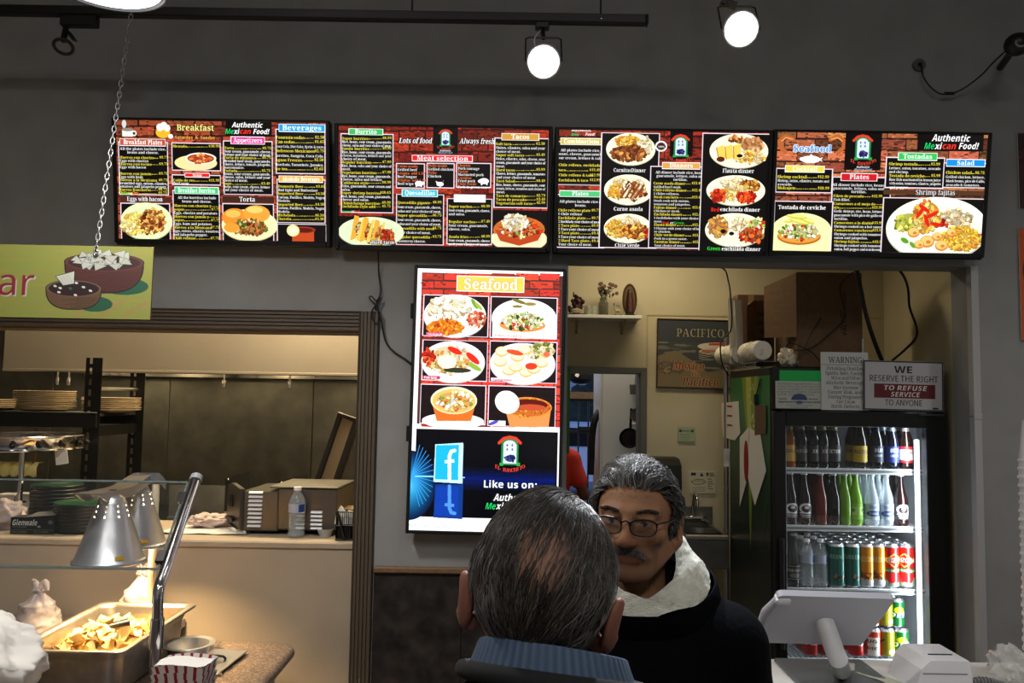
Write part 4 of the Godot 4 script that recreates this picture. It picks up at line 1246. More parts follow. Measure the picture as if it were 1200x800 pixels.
func security_bits() -> void:
	# security camera on the right with its lead
	var sc := w(1192, 52, 2.9)
	var t := thing("security_camera", "small black dome camera at the upper edge beside the menu row", "camera", sc)
	part("housing", Geo.new().ball(Vector3.ZERO, Vector3(0.045, 0.042, 0.045), Basis.IDENTITY, 24, 14), M.black, t)
	part("lens_ring", ring(Geo.new(), Vector3(-0.012, -0.012, 0.04), Basis.from_euler(Vector3(-0.3, -0.3, 0)), 0.016, 0.016, 0.004), mat(Color(0.5, 0.5, 0.52), 0.4), t)
	part("arm", Geo.new().cyl(Vector3(0.02, 0.02, -0.02), Vector3(0.12, 0.04, -0.3), 0.014), M.black, t)
	var pl2 := w(1076, 77, D_WALL)
	t = thing("wall_plate", "small round cable plate on the upper wall above the Salad menu", "cable plate", Vector3(pl2.x, pl2.y, -D_WALL))
	part("plate", Geo.new().cyl(Vector3.ZERO, Vector3(0, 0, 0.012), 0.026, 20), mat(Color(0.34, 0.34, 0.35), 0.7), t)
	part("grommet", Geo.new().cyl(Vector3(0, 0, 0.01), Vector3(0, 0, 0.02), 0.008), M.black, t)
	solo("camera_cable", Geo.new().tube(bez([pl2 + Vector3(0.004, 0, 0.018), w(1083, 92, 3.17), w(1098, 108, 3.16), w(1113, 110, 3.16), w(1130, 103, 3.15), w(1150, 88, 3.1), w(1165, 72, 3.0), w(1184, 55, 2.92)], 40), 0.0032, 6), M.black, "thin black camera cable sagging from the wall plate", "cable")
	part("ferrite", Geo.new().tube([w(1107, 109.5, 3.16), w(1118, 109.5, 3.16)], 0.007, 8), M.black, get_node("camera_cable"))
	# lead from the menu row down to the upright screen, with its knot
	var k0 := w(443, 288, 3.12)
	solo("screen_cable", Geo.new().tube(bez([k0, w(444, 320, 3.185), w(446, 342, 3.185), w(441, 357, 3.18), w(446, 372, 3.18), w(452, 400, 3.185), w(462, 412, 3.185), w(474, 420, 3.185), w(490, 432, 3.185)], 50), 0.0034, 6), M.black, "black power cable knotted beside the pass casing, running to the upright screen", "cable")
	var kn := Geo.new()
	kn.tube(bez([w(441, 358, 3.18), w(433, 350, 3.17), w(435, 347, 3.17), w(441, 352, 3.17), w(446, 348, 3.17), w(443, 355, 3.17), w(440, 362, 3.17)], 40), 0.003, 6)
	kn.tube(bez([w(440, 358, 3.17), w(436, 364, 3.17), w(436, 373, 3.17), w(441, 378, 3.17), w(446, 373, 3.17), w(443, 364, 3.17), w(440, 358, 3.172)], 40), 0.003, 6)
	kn.ball(w(441, 360, 3.178), Vector3(0.008, 0.014, 0.008))
	part("knot", kn, M.black, get_node("screen_cable"))
	# a cable from the soffit to the drinks
	solo("hanging_wire", Geo.new().tube(bez([w(842, 312, 3.36), w(850, 317, 3.4), w(856, 345, 3.6), w(857, 385, 3.7), w(845, 400, 3.7), w(846, 425, 3.7), w(854, 440, 3.75)], 40), 0.0035, 6), M.black, "thin black wire hanging from the soffit past the small carton", "wire")
	# wall prints at the right edge
	var pr := Pic.new(128, 192, Color(0.24, 0.15, 0.12))
	pr.heap(64, 40, 70, 40, [Color(0.3, 0.16, 0.12), Color(0.2, 0.13, 0.12)], 60, 16)
	pr.oval(70, 140, 46, 42, Color(0.16, 0.16, 0.34)); pr.oval(70, 140, 34, 30, Color(0.24, 0.26, 0.42))
	poster("dark_poster", Vector3(w(1214, 202, 3.19).x, w(1196, 200, 3.19).y, -3.19), Vector2(0.14, 0.31), pr, "dark brown poster with a blue disc at the frame's edge above the orange one", "poster")
	pr = Pic.new(128, 256, Color(0.78, 0.32, 0.10))
	pr.oval(64, 96, 54, 52, Color(0.32, 0.16, 0.12)); pr.oval(64, 96, 40, 38, Color(0.82, 0.42, 0.16)); pr.oval(64, 96, 22, 24, Color(0.4, 0.2, 0.12)); pr.rect(20, 180, 108, 196, Color(0.9, 0.62, 0.3))
	poster("orange_poster", Vector3(w(1216, 330, 3.19).x, w(1196, 333, 3.19).y, -3.19), Vector2(0.14, 0.45), pr, "orange poster with a dark ring emblem at the frame's edge", "poster")

func poster(called: String, at: Vector3, size: Vector2, p: Pic, label: String, cat: String, turn := Vector3.ZERO, edge: Material = null) -> Node3D:
	var o := thing(called, label, cat, at)
	o.rotation = turn
	part("backing", Geo.new().box(Vector3(0, 0, -0.003), Vector3(size.x, size.y, 0.006), 0.001), edge if edge else M.paper, o)
	part("print", Geo.new().quad(Vector3(-size.x / 2, size.y / 2, 0.0008), Vector3(size.x / 2, size.y / 2, 0.0008), Vector3(size.x / 2, -size.y / 2, 0.0008), Vector3(-size.x / 2, -size.y / 2, 0.0008), Vector3.BACK), printed(p), o)
	return o

# ---------------------------------------------------------------- the kitchen seen through the pass
func build_kitchen() -> void:
	var D := 5.2
	var o := struct("wall_kitchen_back", span(XL, 0.0, 0, 2.75, -D - 0.02, -D - 0.12), M.steel_dark)
	var seams := [-3.6, w(60, 500, D).x, w(197, 500, D).x, w(366, 500, D).x, 0.0]
	for k in 4:
		struct("panel", span(seams[k] + 0.002, seams[k + 1] - 0.002, 0.9, 2.2, -D, -D - 0.02, null, 0.003), M.steel_dark, o)
	struct("wall_kitchen_side", span(-0.34, -0.24, 0, 2.75, -3.35, -D - 0.02), M.beige)
	# hood
	var yh := w(250, 435.5, 4.3).y
	var t := thing("exhaust_hood", "wide stainless exhaust hood over the cooking line", "hood", Vector3(-1.9, yh, -4.75))
	var x0 := w(4, 410, 4.3).x + 1.9
	var x1 := 1.45
	part("front_panel", span(x0, x1, 0, 0.84, 0.45, 0.435, null, 0.004), M.steel, t)
	part("end_panel", span(x0, x0 + 0.015, 0, 0.84, 0.435, -0.42), M.steel, t)
	part("end_panel", span(x1 - 0.015, x1, 0, 0.84, 0.435, -0.42), M.steel, t)
	part("bottom_lip", span(x0, x1, -0.012, 0.004, 0.452, 0.41, null, 0.003), M.steel, t)
	part("inner_plenum", span(x0 + 0.02, x1 - 0.02, 0.12, 0.14, 0.43, -0.42), M.steel_dark, t)
	var yr := w(250, 440, 5.12).y
	part("grease_gutter", span(x0, x1, yr - yh - 0.018, yr - yh + 0.014, -0.36, -0.43, null, 0.006), M.chrome, t)
	var fx := x0 + 0.1
	while fx < x1 - 0.5:
		var f := Geo.new()
		span(fx, fx + 0.48, 0.05, 0.09, -0.1, -0.4, f, 0.004)
		for k in 7: span(fx + 0.03 + k * 0.064, fx + 0.06 + k * 0.064, 0.042, 0.05, -0.1, -0.4, f)
		part("grease_filter", f, M.steel_dark, t)
		fx += 0.5
	var about := ["small sprinkler nozzle hanging from the hood near its end, above the white platters", "sprinkler nozzle with a bent tip hanging beside the rack's tall post", "sprinkler nozzle under the hood, middle of the open steel wall", "sprinkler nozzle under the hood nearest the fluted casing"]
	for k in 4:
		var p := w([68, 81, 263, 340][k], 436, 4.8)
		var n := thing("sprinkler_nozzle", about[k], "nozzle", Vector3(p.x, yh + 0.12, -4.8), "nozzles under the hood")
		part("pipe", Geo.new().cyl(Vector3.ZERO, Vector3(0, -0.155, 0), 0.007, 10), M.chrome, n)
		part("tip", Geo.new().lathe([Vector2(0.004, -0.205), Vector2(0.012, -0.2), Vector2(0.014, -0.175), Vector2(0.011, -0.155), Vector2(0, -0.15)], 14), M.chrome, n)
	for k in 3:
		var hl := thing("hood_light", ["round light under the hood over the rack", "round light under the middle of the hood", "round light under the hood nearest the fluted casing"][k], "light", Vector3(-2.5 + 0.75 * k, yh + 0.12, -4.72), "lights under the hood")
		part("lens", Geo.new().lathe([Vector2(0, -0.07), Vector2(0.04, -0.06), Vector2(0.06, -0.02), Vector2(0.06, 0), Vector2(0, 0)], 20), glow(Color(1.0, 0.88, 0.66), 2.0), hl)
		var ol := OmniLight3D.new()
		ol.name = "hood_glow"
		ol.light_color = Color(1.0, 0.88, 0.66)
		ol.light_energy = 0.13
		ol.light_size = 0.03
		ol.omni_range = 6.0
		ol.omni_attenuation = 2.0
		ol.shadow_enabled = true
		ol.position.y = -0.03
		hl.add_child(ol, true)
	# the cooking line under it
	var yt := w(230, 617, 4.45).y
	t = thing("griddle_range", "long stainless griddle range along the back wall under the hood", "range", Vector3(-1.6, 0, -4.75))
	part("body", span(-1.2, 1.2, 0.12, yt, 0.3, -0.4, null, 0.008), M.steel_dark, t)
	part("griddle_plate", span(-1.15, 1.15, yt, yt + 0.02, 0.25, -0.38, null, 0.004), M.black, t)
	part("drip_rail", span(-1.18, 1.18, yt - 0.06, yt - 0.02, 0.31, 0.33, null, 0.006), M.chrome, t)
	for k in 8:
		part("control_knob", Geo.new().cyl(Vector3(-1.0 + k * 0.28, yt - 0.14, 0.3), Vector3(-1.0 + k * 0.28, yt - 0.14, 0.33), 0.022, 14), M.black, t)
	for sx in [-1.1, 1.1]:
		for sz in [0.2, -0.3]:
			part("leg", Geo.new().cyl(Vector3(sx, 0, sz), Vector3(sx, 0.12, sz), 0.025, 10), M.chrome, t)
	var bx := w(231, 590, 4.3)
	t = thing("steel_splash_guard", "low stainless splash guard standing beside the spare lamp behind the counter", "splash guard", Vector3(bx.x, y_ledge - 0.05, -4.0))
	var sp0 := w(199, 568, 4.0)
	var sp1 := w(262, 606, 4.0)
	part("sheet", span(sp0.x - bx.x, sp1.x - bx.x, sp1.y - y_ledge + 0.05, sp0.y - y_ledge + 0.05, 0, -0.006), M.steel_dark, t)
	part("shelf", span(sp0.x - bx.x, sp1.x - bx.x, sp1.y - y_ledge + 0.03, sp1.y - y_ledge + 0.05, 0.02, -0.2), M.steel_dark, t)
	for x in [sp0.x - bx.x + 0.01, sp1.x - bx.x - 0.01]:
		part("leg", Geo.new().cyl(Vector3(x, -y_ledge + 0.05, -0.1), Vector3(x, sp1.y - y_ledge + 0.03, -0.1), 0.01, 8), M.chrome, t)
	for k in 2:
		var q0 := w([262, 325][k], [557, 560][k], 4.48)
		var q1 := w([288, 356][k], [602, 600][k], 4.48)
		var st := thing("steamer_hood", ["black tilted steamer lid left open behind the toaster oven's slanted door", "black tilted steamer lid left open behind the water bottle"][k], "lid", Vector3((q0.x + q1.x) * 0.5, yt + 0.02, -4.505), "open steamer lids")
		var hw := (q1.x - q0.x) * 0.5
		var hh := q0.y - yt - 0.02
		part("plate", Geo.new().prism([Vector2(-hw, 0), Vector2(hw, 0), Vector2(hw, hh + 0.02), Vector2(-hw, hh - 0.02)], -0.012), M.black_matt, st)
		part("knob", Geo.new().ball(Vector3(-hw + 0.02, hh - 0.025, 0.004), Vector3(0.008, 0.008, 0.008)), M.chrome, st)
	build_rack()
	build_ledge()

# black boltless rack with its slotted posts
func build_rack() -> void:
	var xr := w(108, 480, 3.9).x
	var d0 := 3.9
	var d1 := -xr * 940.0 / (600.0 - 163.0)
	var yt := w(108, 419, d0).y
	var yb := w(60, 482, d0).y
	var yc := w(60, 500, d0).y
	var t := thing("storage_rack", "tall black slotted steel rack holding white platters in the kitchen", "rack", Vector3(xr, 0, -d0))
	var xl := XL + 0.25 - xr
	for q in [[0.0, 0.0], [0.0, -(d1 - d0)], [xl, 0.0], [xl, -(d1 - d0)]]:
		var g := Geo.new()
		var x: float = q[0]
		var z: float = q[1]
		var s := -1.0 if x == 0.0 else 1.0
		# angle-iron post: two flanges cut by rows of keyhole slots, built as strips with gaps
		var yy := 0.0
		span(x, x + s * 0.004, 0, yt, z + 0.005, z - 0.045, g)
		while yy < yt - 0.01:
			var seg := minf(0.052, yt - yy)
			span(x - 0.04, x - 0.022, yy, yy + seg, z, z + 0.003, g)
			span(x - 0.008, x + 0.04, yy, yy + seg, z, z + 0.003, g)
			span(x - 0.022, x - 0.008, yy, yy + seg * 0.4, z, z + 0.003, g)
			yy += seg
		part("post", g, M.black, t)
		part("foot", Geo.new().box(Vector3(x, 0.006, z), Vector3(0.07, 0.012, 0.05)), M.rubber, t)
	for h in [[yb, yc], [1.0, 0.92], [0.35, 0.27]]:
		for z in [0.006, -(d1 - d0) - 0.006]:
			part("shelf_beam", span(xl, 0.03, h[1], h[0], z - 0.008, z + 0.008, null, 0.003), M.black, t)
		part("shelf_deck", span(xl, 0.0, h[0] - 0.022, h[0] - 0.006, -0.01, -(d1 - d0) + 0.01), M.black_matt, t)
	var yr := w(118, 455, d0).y
	part("side_brace", Geo.new().cyl(Vector3(0, yr, 0), Vector3(0, yr, -(d1 - d0)), 0.009, 10), M.steel_dark, t)
	part("side_brace", Geo.new().bar(Vector3(0, yc - 0.02, 0), Vector3(0, yc - 0.02, -(d1 - d0)), 0.02, 0.05), M.black, t)
	# a coat-like apron hanging on the back post
	# stacks of white platters
	var prof := [Vector2(0, 0), Vector2(0.07, 0), Vector2(0.09, 0.004), Vector2(0.138, 0.014), Vector2(0.14, 0.017), Vector2(0.136, 0.018), Vector2(0.09, 0.009), Vector2(0.07, 0.006), Vector2(0, 0.006)]
	var china := mat(Color(0.80, 0.74, 0.64), 0.25)
	var stacks := [[53, 4.06, 10, "tall stack beside the rack's front post"], [131, 4.14, 7, "shorter stack between the rack's posts"], [-16, 4.24, 5, "low stack at the rack's far end"]]
	var first: Node3D = null
	for s in stacks:
		for k in s[2]:
			var p := Vector3(w(s[0], 470, s[1]).x + sin(k * 2.1) * 0.002, yb - 0.006 + k * 0.0098, -s[1])
			var lab: String = "white platter, " + ordinal(s[2] - 1 - k) + " in the " + s[3]
			if first == null:
				first = thing("white_platter", lab, "platter", p, "white platters on the rack")
				part("dish", Geo.new().lathe(prof, 36), china, first)
			else:
				dup(first, p, lab)

func build_ledge() -> void:
	var Y := y_ledge
	# ticket wheel
	var p := w(27, 517, 3.58)
	var t := thing("ticket_wheel", "round chrome order ticket wheel on a post with a note clipped to it", "ticket wheel", Vector3(p.x, Y, -3.58))
	var yw := p.y - Y
	var R := 0.245
	part("post", Geo.new().cyl(Vector3(0, 0.012, 0), Vector3(0, yw + 0.04, 0), 0.011, 14), M.chrome, t)
	part("base", Geo.new().lathe([Vector2(0, 0), Vector2(0.03, 0), Vector2(0.03, 0.006), Vector2(0.018, 0.014), Vector2(0, 0.014)], 28), M.chrome, t)
	part("band", Geo.new().lathe([Vector2(R - 0.003, -0.03 + yw), Vector2(R, -0.032 + yw), Vector2(R + 0.006, -0.028 + yw), Vector2(R, -0.022 + yw), Vector2(R, 0.02 + yw), Vector2(R + 0.006, 0.028 + yw), Vector2(R, 0.032 + yw), Vector2(R - 0.003, 0.03 + yw), Vector2(R - 0.003, -0.03 + yw)], 56), M.chrome, t)
	for k in 3:
		var a := k * TAU / 6.0
		part("spoke", Geo.new().bar(Vector3(cos(a) * R, yw + 0.02, sin(a) * R), Vector3(-cos(a) * R, yw + 0.02, -sin(a) * R), 0.012, 0.004), M.chrome, t)
	for k in 16:
		var a := k * TAU / 16.0
		var n := Vector3(cos(a), 0, sin(a))
		var g := Geo.new()
		ring(g, n * (R + 0.009) + Vector3(0, yw - 0.004, 0), Basis(Vector3(-n.z, 0, n.x), Vector3.UP, n), 0.009, 0.011, 0.003, 12, 5)
		g.ball(n * (R + 0.012) + Vector3(0, yw - 0.004, 0), Vector3(0.007, 0.007, 0.007), Basis.IDENTITY, 10, 6)
		part("clip", g, M.black, t)
	var nx := w(72, 535, 3.5)
	solo("order_note", Geo.new().box(Vector3(0, 0, 0), Vector3(0.062, 0.066, 0.0012), 0.0, Basis.from_euler(Vector3(0.05, -0.2, 0.16))), M.paper, "small square white order note hanging from the ticket wheel", "note").position = Vector3(nx.x, nx.y, -3.5)
	# yellow cloth and white cartons beyond
	p = w(12, 550, 3.95)
	var rows := []
	for r in 5:
		var line := PackedVector3Array()
		for c in 22:
			var x := -0.16 + 0.3 * c / 21.0
			line.append(Vector3(x, [0.03, 0.034, 0.02, -0.005, -0.028][r] + 0.006 * sin(c * 1.9 + r), [-0.06, 0.0, 0.022, 0.026, 0.024][r] + 0.006 * sin(c * 1.3 + r * 0.7)))
		rows.append(line)
	solo("folded_cloth", Geo.new().sheet(rows), mat(Color(0.80, 0.76, 0.50), 0.9), "folded pale yellow cloth draped over the rail behind the ticket wheel", "cloth").position = p
	solo("cloth_rail", Geo.new().cyl(Vector3(w(-60, 546, 3.96).x, p.y - 0.012, -3.96), Vector3(w(41, 546, 3.96).x, p.y - 0.012, -3.96), 0.008, 10).cyl(Vector3(w(40, 546, 3.96).x, p.y - 0.012, -3.96), Vector3(w(40, 546, 3.96).x, w(60, 500, 3.9).y - 0.01, -3.96), 0.008, 10), M.cap, "thin brass-coloured rail that the yellow cloth hangs on", "rail")
	for k in 2:
		p = w([11, 35][k], [581, 583][k], 3.7)
		var h: float = [0.058, 0.062][k]
		var o := thing("white_carton", ["white carton with small print beside the ticket wheel post, nearer the frame's edge", "white carton with a dark mark on it between the wheel post and the green plates"][k], "carton", Vector3(p.x, Y, -3.7), "white cartons on the ledge")
		part("box", Geo.new().box(Vector3(0, h * 0.5 + 0.03, 0), Vector3(0.088, h + 0.06, 0.07), 0.002), mat(Color(0.72, 0.72, 0.72), 0.6), o)
		part("print", Geo.new().box(Vector3(0.01 - 0.02 * k, h + 0.025, 0.0355), Vector3(0.03, 0.008, 0.001)), M.black_matt, o)
	# green plates
	var rim := mat(Color(0.07, 0.24, 0.15), 0.3)
	var dark := mat(Color(0.055, 0.062, 0.058), 0.4)
	var first: Node3D = null
	for s in [[66, 3.62, 10, 0.105, "stack beside the cartons"], [103, 3.46, 8, 0.128, "wider stack behind the heat lamp"]]:
		var top := w(s[0], [570, 590][1 if s[1] < 3.5 else 0], s[1]).y
		var step: float = (top - Y - 0.012) / (s[2] - 1)
		first = null
		for k in s[2]:
			var at := Vector3(w(s[0], 590, s[1]).x + 0.002 * sin(k * 1.7), Y + k * step, -s[1])
			var lab: String = "dark green plate, " + ordinal(s[2] - 1 - k) + " in the " + s[4]
			if first == null:
				first = thing("green_plate", lab, "plate", at, "green plates on the ledge")
				var r: float = s[3]
				part("well", Geo.new().lathe([Vector2(0, 0), Vector2(r * 0.62, 0), Vector2(r * 0.99, step * 0.7), Vector2(r * 1.005, step + 0.004), Vector2(r * 0.99, step + 0.0065)], 40), dark, first)
				part("rim", Geo.new().lathe([Vector2(r * 0.99, step + 0.0065), Vector2(r * 0.985, step + 0.009), Vector2(r * 0.97, step + 0.009), Vector2(r * 0.9, step + 0.004), Vector2(r * 0.66, 0.006), Vector2(0, 0.005)], 40), dark, first)
			else:
				var c := dup(first, at, lab)
				if k == s[2] - 1: (c.get_node("rim") as MeshInstance3D).material_override = rim
	# carton of film with its lettering
	p = w(37, 631, 3.34)
	var pic := Pic.new(256, 96, Color(0.02, 0.022, 0.022))
	pic.text(6, 46, "Glenwale", 46, Color(0.75, 0.78, 0.78), "sansbold", 0, 150, 0.15)
	pic.text(8, 60, "Food Service Film", 13, Color(0.6, 0.62, 0.62), "sans", 0, 86)
	pic.rect(0, 70, 256, 73, Color(0.3, 0.33, 0.32))
	pic.text(8, 89, "Easy Cutter Box", 15, Color(0.6, 0.62, 0.6), "sans", 0, 90); pic.text(140, 89, "12 in x 2000 ft", 15, Color(0.55, 0.58, 0.56), "sans", 0, 80)
	pic.oval(168, 52, 10, 7, Color(0.45, 0.5, 0.5)); pic.oval(234, 26, 14, 12, Color(0.3, 0.34, 0.34))
	t = thing("film_carton", "long black carton of kitchen film with white lettering at the ledge's edge", "carton", Vector3(p.x, Y, -3.34))
	var cw := 0.178
	part("box", Geo.new().box(Vector3(0, 0.034, -0.035), Vector3(cw, 0.068, 0.07), 0.002), dark, t)
	part("print", Geo.new().quad(Vector3(-cw / 2, 0.067, 0.0008), Vector3(cw / 2, 0.067, 0.0008), Vector3(cw / 2, 0.001, 0.0008), Vector3(-cw / 2, 0.001, 0.0008), Vector3.BACK), printed(pic, 0.35), t)
	part("flap", Geo.new().box(Vector3(0.03, 0.078, -0.04), Vector3(0.12, 0.002, 0.085), 0.0, Basis.from_euler(Vector3(0.1, 0, 0.09))), mat(Color(0.32, 0.33, 0.33), 0.7), t)
	# pink-white bag
	solo("crumpled_bag", lump(Vector3(0.1, 0.07, 0.07), 6, 0.4, 0.0), mat(Color(0.72, 0.67, 0.66), 0.5), "crumpled pinkish plastic bag on the ledge by the film carton", "bag").position = Vector3(w(2, 600, 3.44).x, Y + 0.062, -3.46)
	solo("pink_towel", lump(Vector3(0.1, 0.035, 0.06), 14, 0.5, 0.0), mat(Color(0.76, 0.68, 0.65), 0.8), "pinkish crumpled wrapper against the toaster oven's slanted door", "wrapper").position = Vector3(w(244, 615, 3.55).x, Y + 0.03, -3.56)
	solo("paper_sheet", paper_sheet(0.36, 0.22, 3, 0.006), M.paper, "flat white paper sheet on the ledge under the pink wrapper", "paper").position = Vector3(w(248, 620, 3.5).x, Y + 0.002, -3.5)
	build_oven()
	# water bottle
	p = w(347, 632, 3.38)
	t = water_bottle("clear full plastic water bottle in front of the toaster oven", Vector3(p.x, Y, -3.38), 0.205, 0.0345)
	# small bowl
	p = w(381, 626, 3.4)
	solo("small_cup", Geo.new().lathe([Vector2(0, 0), Vector2(0.022, 0), Vector2(0.034, 0.03), Vector2(0.036, 0.033), Vector2(0.032, 0.031), Vector2(0.02, 0.003), Vector2(0, 0.003)], 28), mat(Color(0.7, 0.7, 0.7), 0.3), "small pale sauce cup beside the water bottle", "cup").position = Vector3(p.x, Y, -3.4)
	# wire caddy with napkins
	p = w(402, 634, 3.33)
	t = thing("wire_caddy", "black wire caddy with white papers beside the fluted casing", "caddy", Vector3(p.x + 0.008, Y, -3.34))
	var g := Geo.new()
	for y in [0.004, 0.06, 0.115]:
		for s in [-1, 1]:
			g.cyl(Vector3(-0.034, y, 0.034 * s), Vector3(0.034, y, 0.034 * s), 0.003, 6)
			g.cyl(Vector3(0.034 * s, y, -0.034), Vector3(0.034 * s, y, 0.034), 0.003, 6)
	part("frame", g, M.black, t)
	g = Geo.new()
	for k in 9:
		var u := -0.034 + 0.068 * k / 8.0
		for s in [-1, 1]:
			g.cyl(Vector3(u, 0, 0.034 * s), Vector3(u, 0.115, 0.034 * s), 0.0016, 5).cyl(Vector3(0.034 * s, 0, u), Vector3(0.034 * s, 0.115, u), 0.0016, 5)
	part("mesh", g, M.black, t)
	part("floor_plate", Geo.new().box(Vector3(0, 0.004, 0), Vector3(0.066, 0.004, 0.066)), M.black, t)
	part("inner_block", Geo.new().box(Vector3(0, 0.034, 0), Vector3(0.058, 0.056, 0.058), 0.003), M.black_matt, t)
	for k in 2:
		var a := thing("napkin", ["white napkin folded to a point, standing in the wire caddy", "white napkin at the casing side, standing in the wire caddy"][k], "napkin", Vector3(p.x - 0.012 + 0.034 * k, Y + 0.062, -3.34))
		part("fold", Geo.new().prism([Vector2(-0.026, 0), Vector2(0.022, 0), Vector2(0.018, 0.05), Vector2(-0.002, 0.075 - 0.02 * k), Vector2(-0.02, 0.045)], 0.008, Transform3D(Basis.from_euler(Vector3(0, 0.3 * k, 0)), Vector3.ZERO)), M.paper, a)
	solo("dark_pen", Geo.new().cyl(Vector3(p.x - 0.02, Y + 0.12, -3.295), Vector3(p.x + 0.012, Y + 0.012, -3.298), 0.005, 8), M.black, "dark pen leaning on the front of the wire caddy", "pen")
	# wooden boards behind it
	for k in 3:
		solo("wooden_board", Geo.new().box(Vector3.ZERO, Vector3(0.16, 0.016, 0.1), 0.003), mat([Color(0.62, 0.52, 0.34), Color(0.72, 0.55, 0.25), Color(0.55, 0.45, 0.30)][k], 0.6), "thin wooden board, %s of the pile behind the wire caddy" % ["lowest", "yellowish middle one", "topmost"][k], "board", "boards piled behind the caddy").position = Vector3(w(412, 590, 3.55).x, Y + 0.05 + 0.0175 * k + 0.008, -3.56)
	solo("board_block", Geo.new().box(Vector3(0, 0.025, 0), Vector3(0.14, 0.05, 0.09), 0.002), M.steel_dark, "steel block under the pile of wooden boards", "block").position = Vector3(w(412, 590, 3.55).x, Y, -3.56)

func lump(r: Vector3, sd: int, amp: float, base := 0.0) -> Geo:   # a crumpled bag or wad
	var f := FastNoiseLite.new()
	f.seed = sd
	f.frequency = 1.1
	f.fractal_octaves = 3
	f.fractal_gain = 0.62
	var f2 := FastNoiseLite.new()
	f2.seed = sd + 5
	f2.noise_type = FastNoiseLite.TYPE_CELLULAR
	f2.frequency = 1.6
	var rows := []
	for i in 29:
		var th := PI * i / 28.0
		var row := PackedVector3Array()
		for k in 44:
			var a := TAU * k / 44.0
			var d := Vector3(sin(th) * cos(a), cos(th), sin(th) * sin(a))
			var s := 1.0 + amp * f.get_noise_3dv(d * 1.2) + amp * 0.5 * f2.get_noise_3dv(d * 1.5)
			var p := d * s * r
			if p.y < -r.y * 0.86: p.y = -r.y * 0.86
			row.append(p)
		rows.append(row)
	return Geo.new().sheet(rows, true)

func paper_sheet(a: float, b: float, sd: int, amp: float) -> Geo:
	var f := FastNoiseLite.new()
	f.seed = sd
	f.frequency = 6.0
	var rows := []
	for r in 10:
		var line := PackedVector3Array()
		for c in 14:
			var x := a * (c / 13.0 - 0.5)
			var z := b * (r / 9.0 - 0.5)
			line.append(Vector3(x, amp * (0.5 + f.get_noise_2d(x, z)), z))
		rows.append(line)
	return Geo.new().sheet(rows)

func water_bottle(label: String, at: Vector3, h: float, r: float, cap_col := Color(0.9, 0.9, 0.92)) -> Node3D:
	var t := thing("water_bottle", label, "bottle", at)
	var prof := [Vector2(0, 0.004), Vector2(r * 0.7, 0), Vector2(r * 0.97, 0.008)]
	var k := 0.02
	while k < h * 0.42:
		prof.append(Vector2(r, k)); prof.append(Vector2(r * 0.955, k + 0.006)); k += 0.012
	prof.append_array([Vector2(r, h * 0.45), Vector2(r, h * 0.68), Vector2(r * 0.95, h * 0.72), Vector2(r * 0.72, h * 0.82), Vector2(r * 0.42, h * 0.9), Vector2(r * 0.38, h * 0.94), Vector2(r * 0.38, h * 0.95)])
	part("body", Geo.new().lathe(prof, 28, Transform3D.IDENTITY, 60.0), pane(Color(0.86, 0.9, 0.92), 0.16), t)
	part("water", Geo.new().lathe([Vector2(0, 0.006), Vector2(r * 0.9, 0.008), Vector2(r * 0.92, h * 0.45), Vector2(r * 0.93, h * 0.68), Vector2(r * 0.66, h * 0.82), Vector2(0, h * 0.82)], 24), pane(Color(0.75, 0.82, 0.85), 0.10), t)
	part("cap", Geo.new().lathe([Vector2(0, h * 0.93), Vector2(r * 0.47, h * 0.93), Vector2(r * 0.47, h * 0.995), Vector2(r * 0.42, h), Vector2(0, h)], 20), mat(cap_col, 0.4), t)
	var g := Geo.new().lathe([Vector2(r * 1.01, h * 0.5), Vector2(r * 1.015, h * 0.5), Vector2(r * 1.015, h * 0.67), Vector2(r * 1.01, h * 0.67)], 28)
	part("label_band", g, mat(Color(0.62, 0.66, 0.72), 0.35), t)
	var rows := []
	var norms := []
	for q in 2:
		var row := PackedVector3Array()
		var nr := PackedVector3Array()
		for a in 8:
			var an := 0.35 + 0.8 * a / 7.0
			row.append(Vector3(cos(an) * r * 1.025, h * (0.51 + 0.15 * q), sin(an) * r * 1.025)); nr.append(Vector3(cos(an), 0, sin(an)))
		rows.append(row); norms.append(nr)
	part("label_patch", Geo.new().grid(rows, norms), mat(Color(0.10, 0.22, 0.50), 0.35), t)
	return t

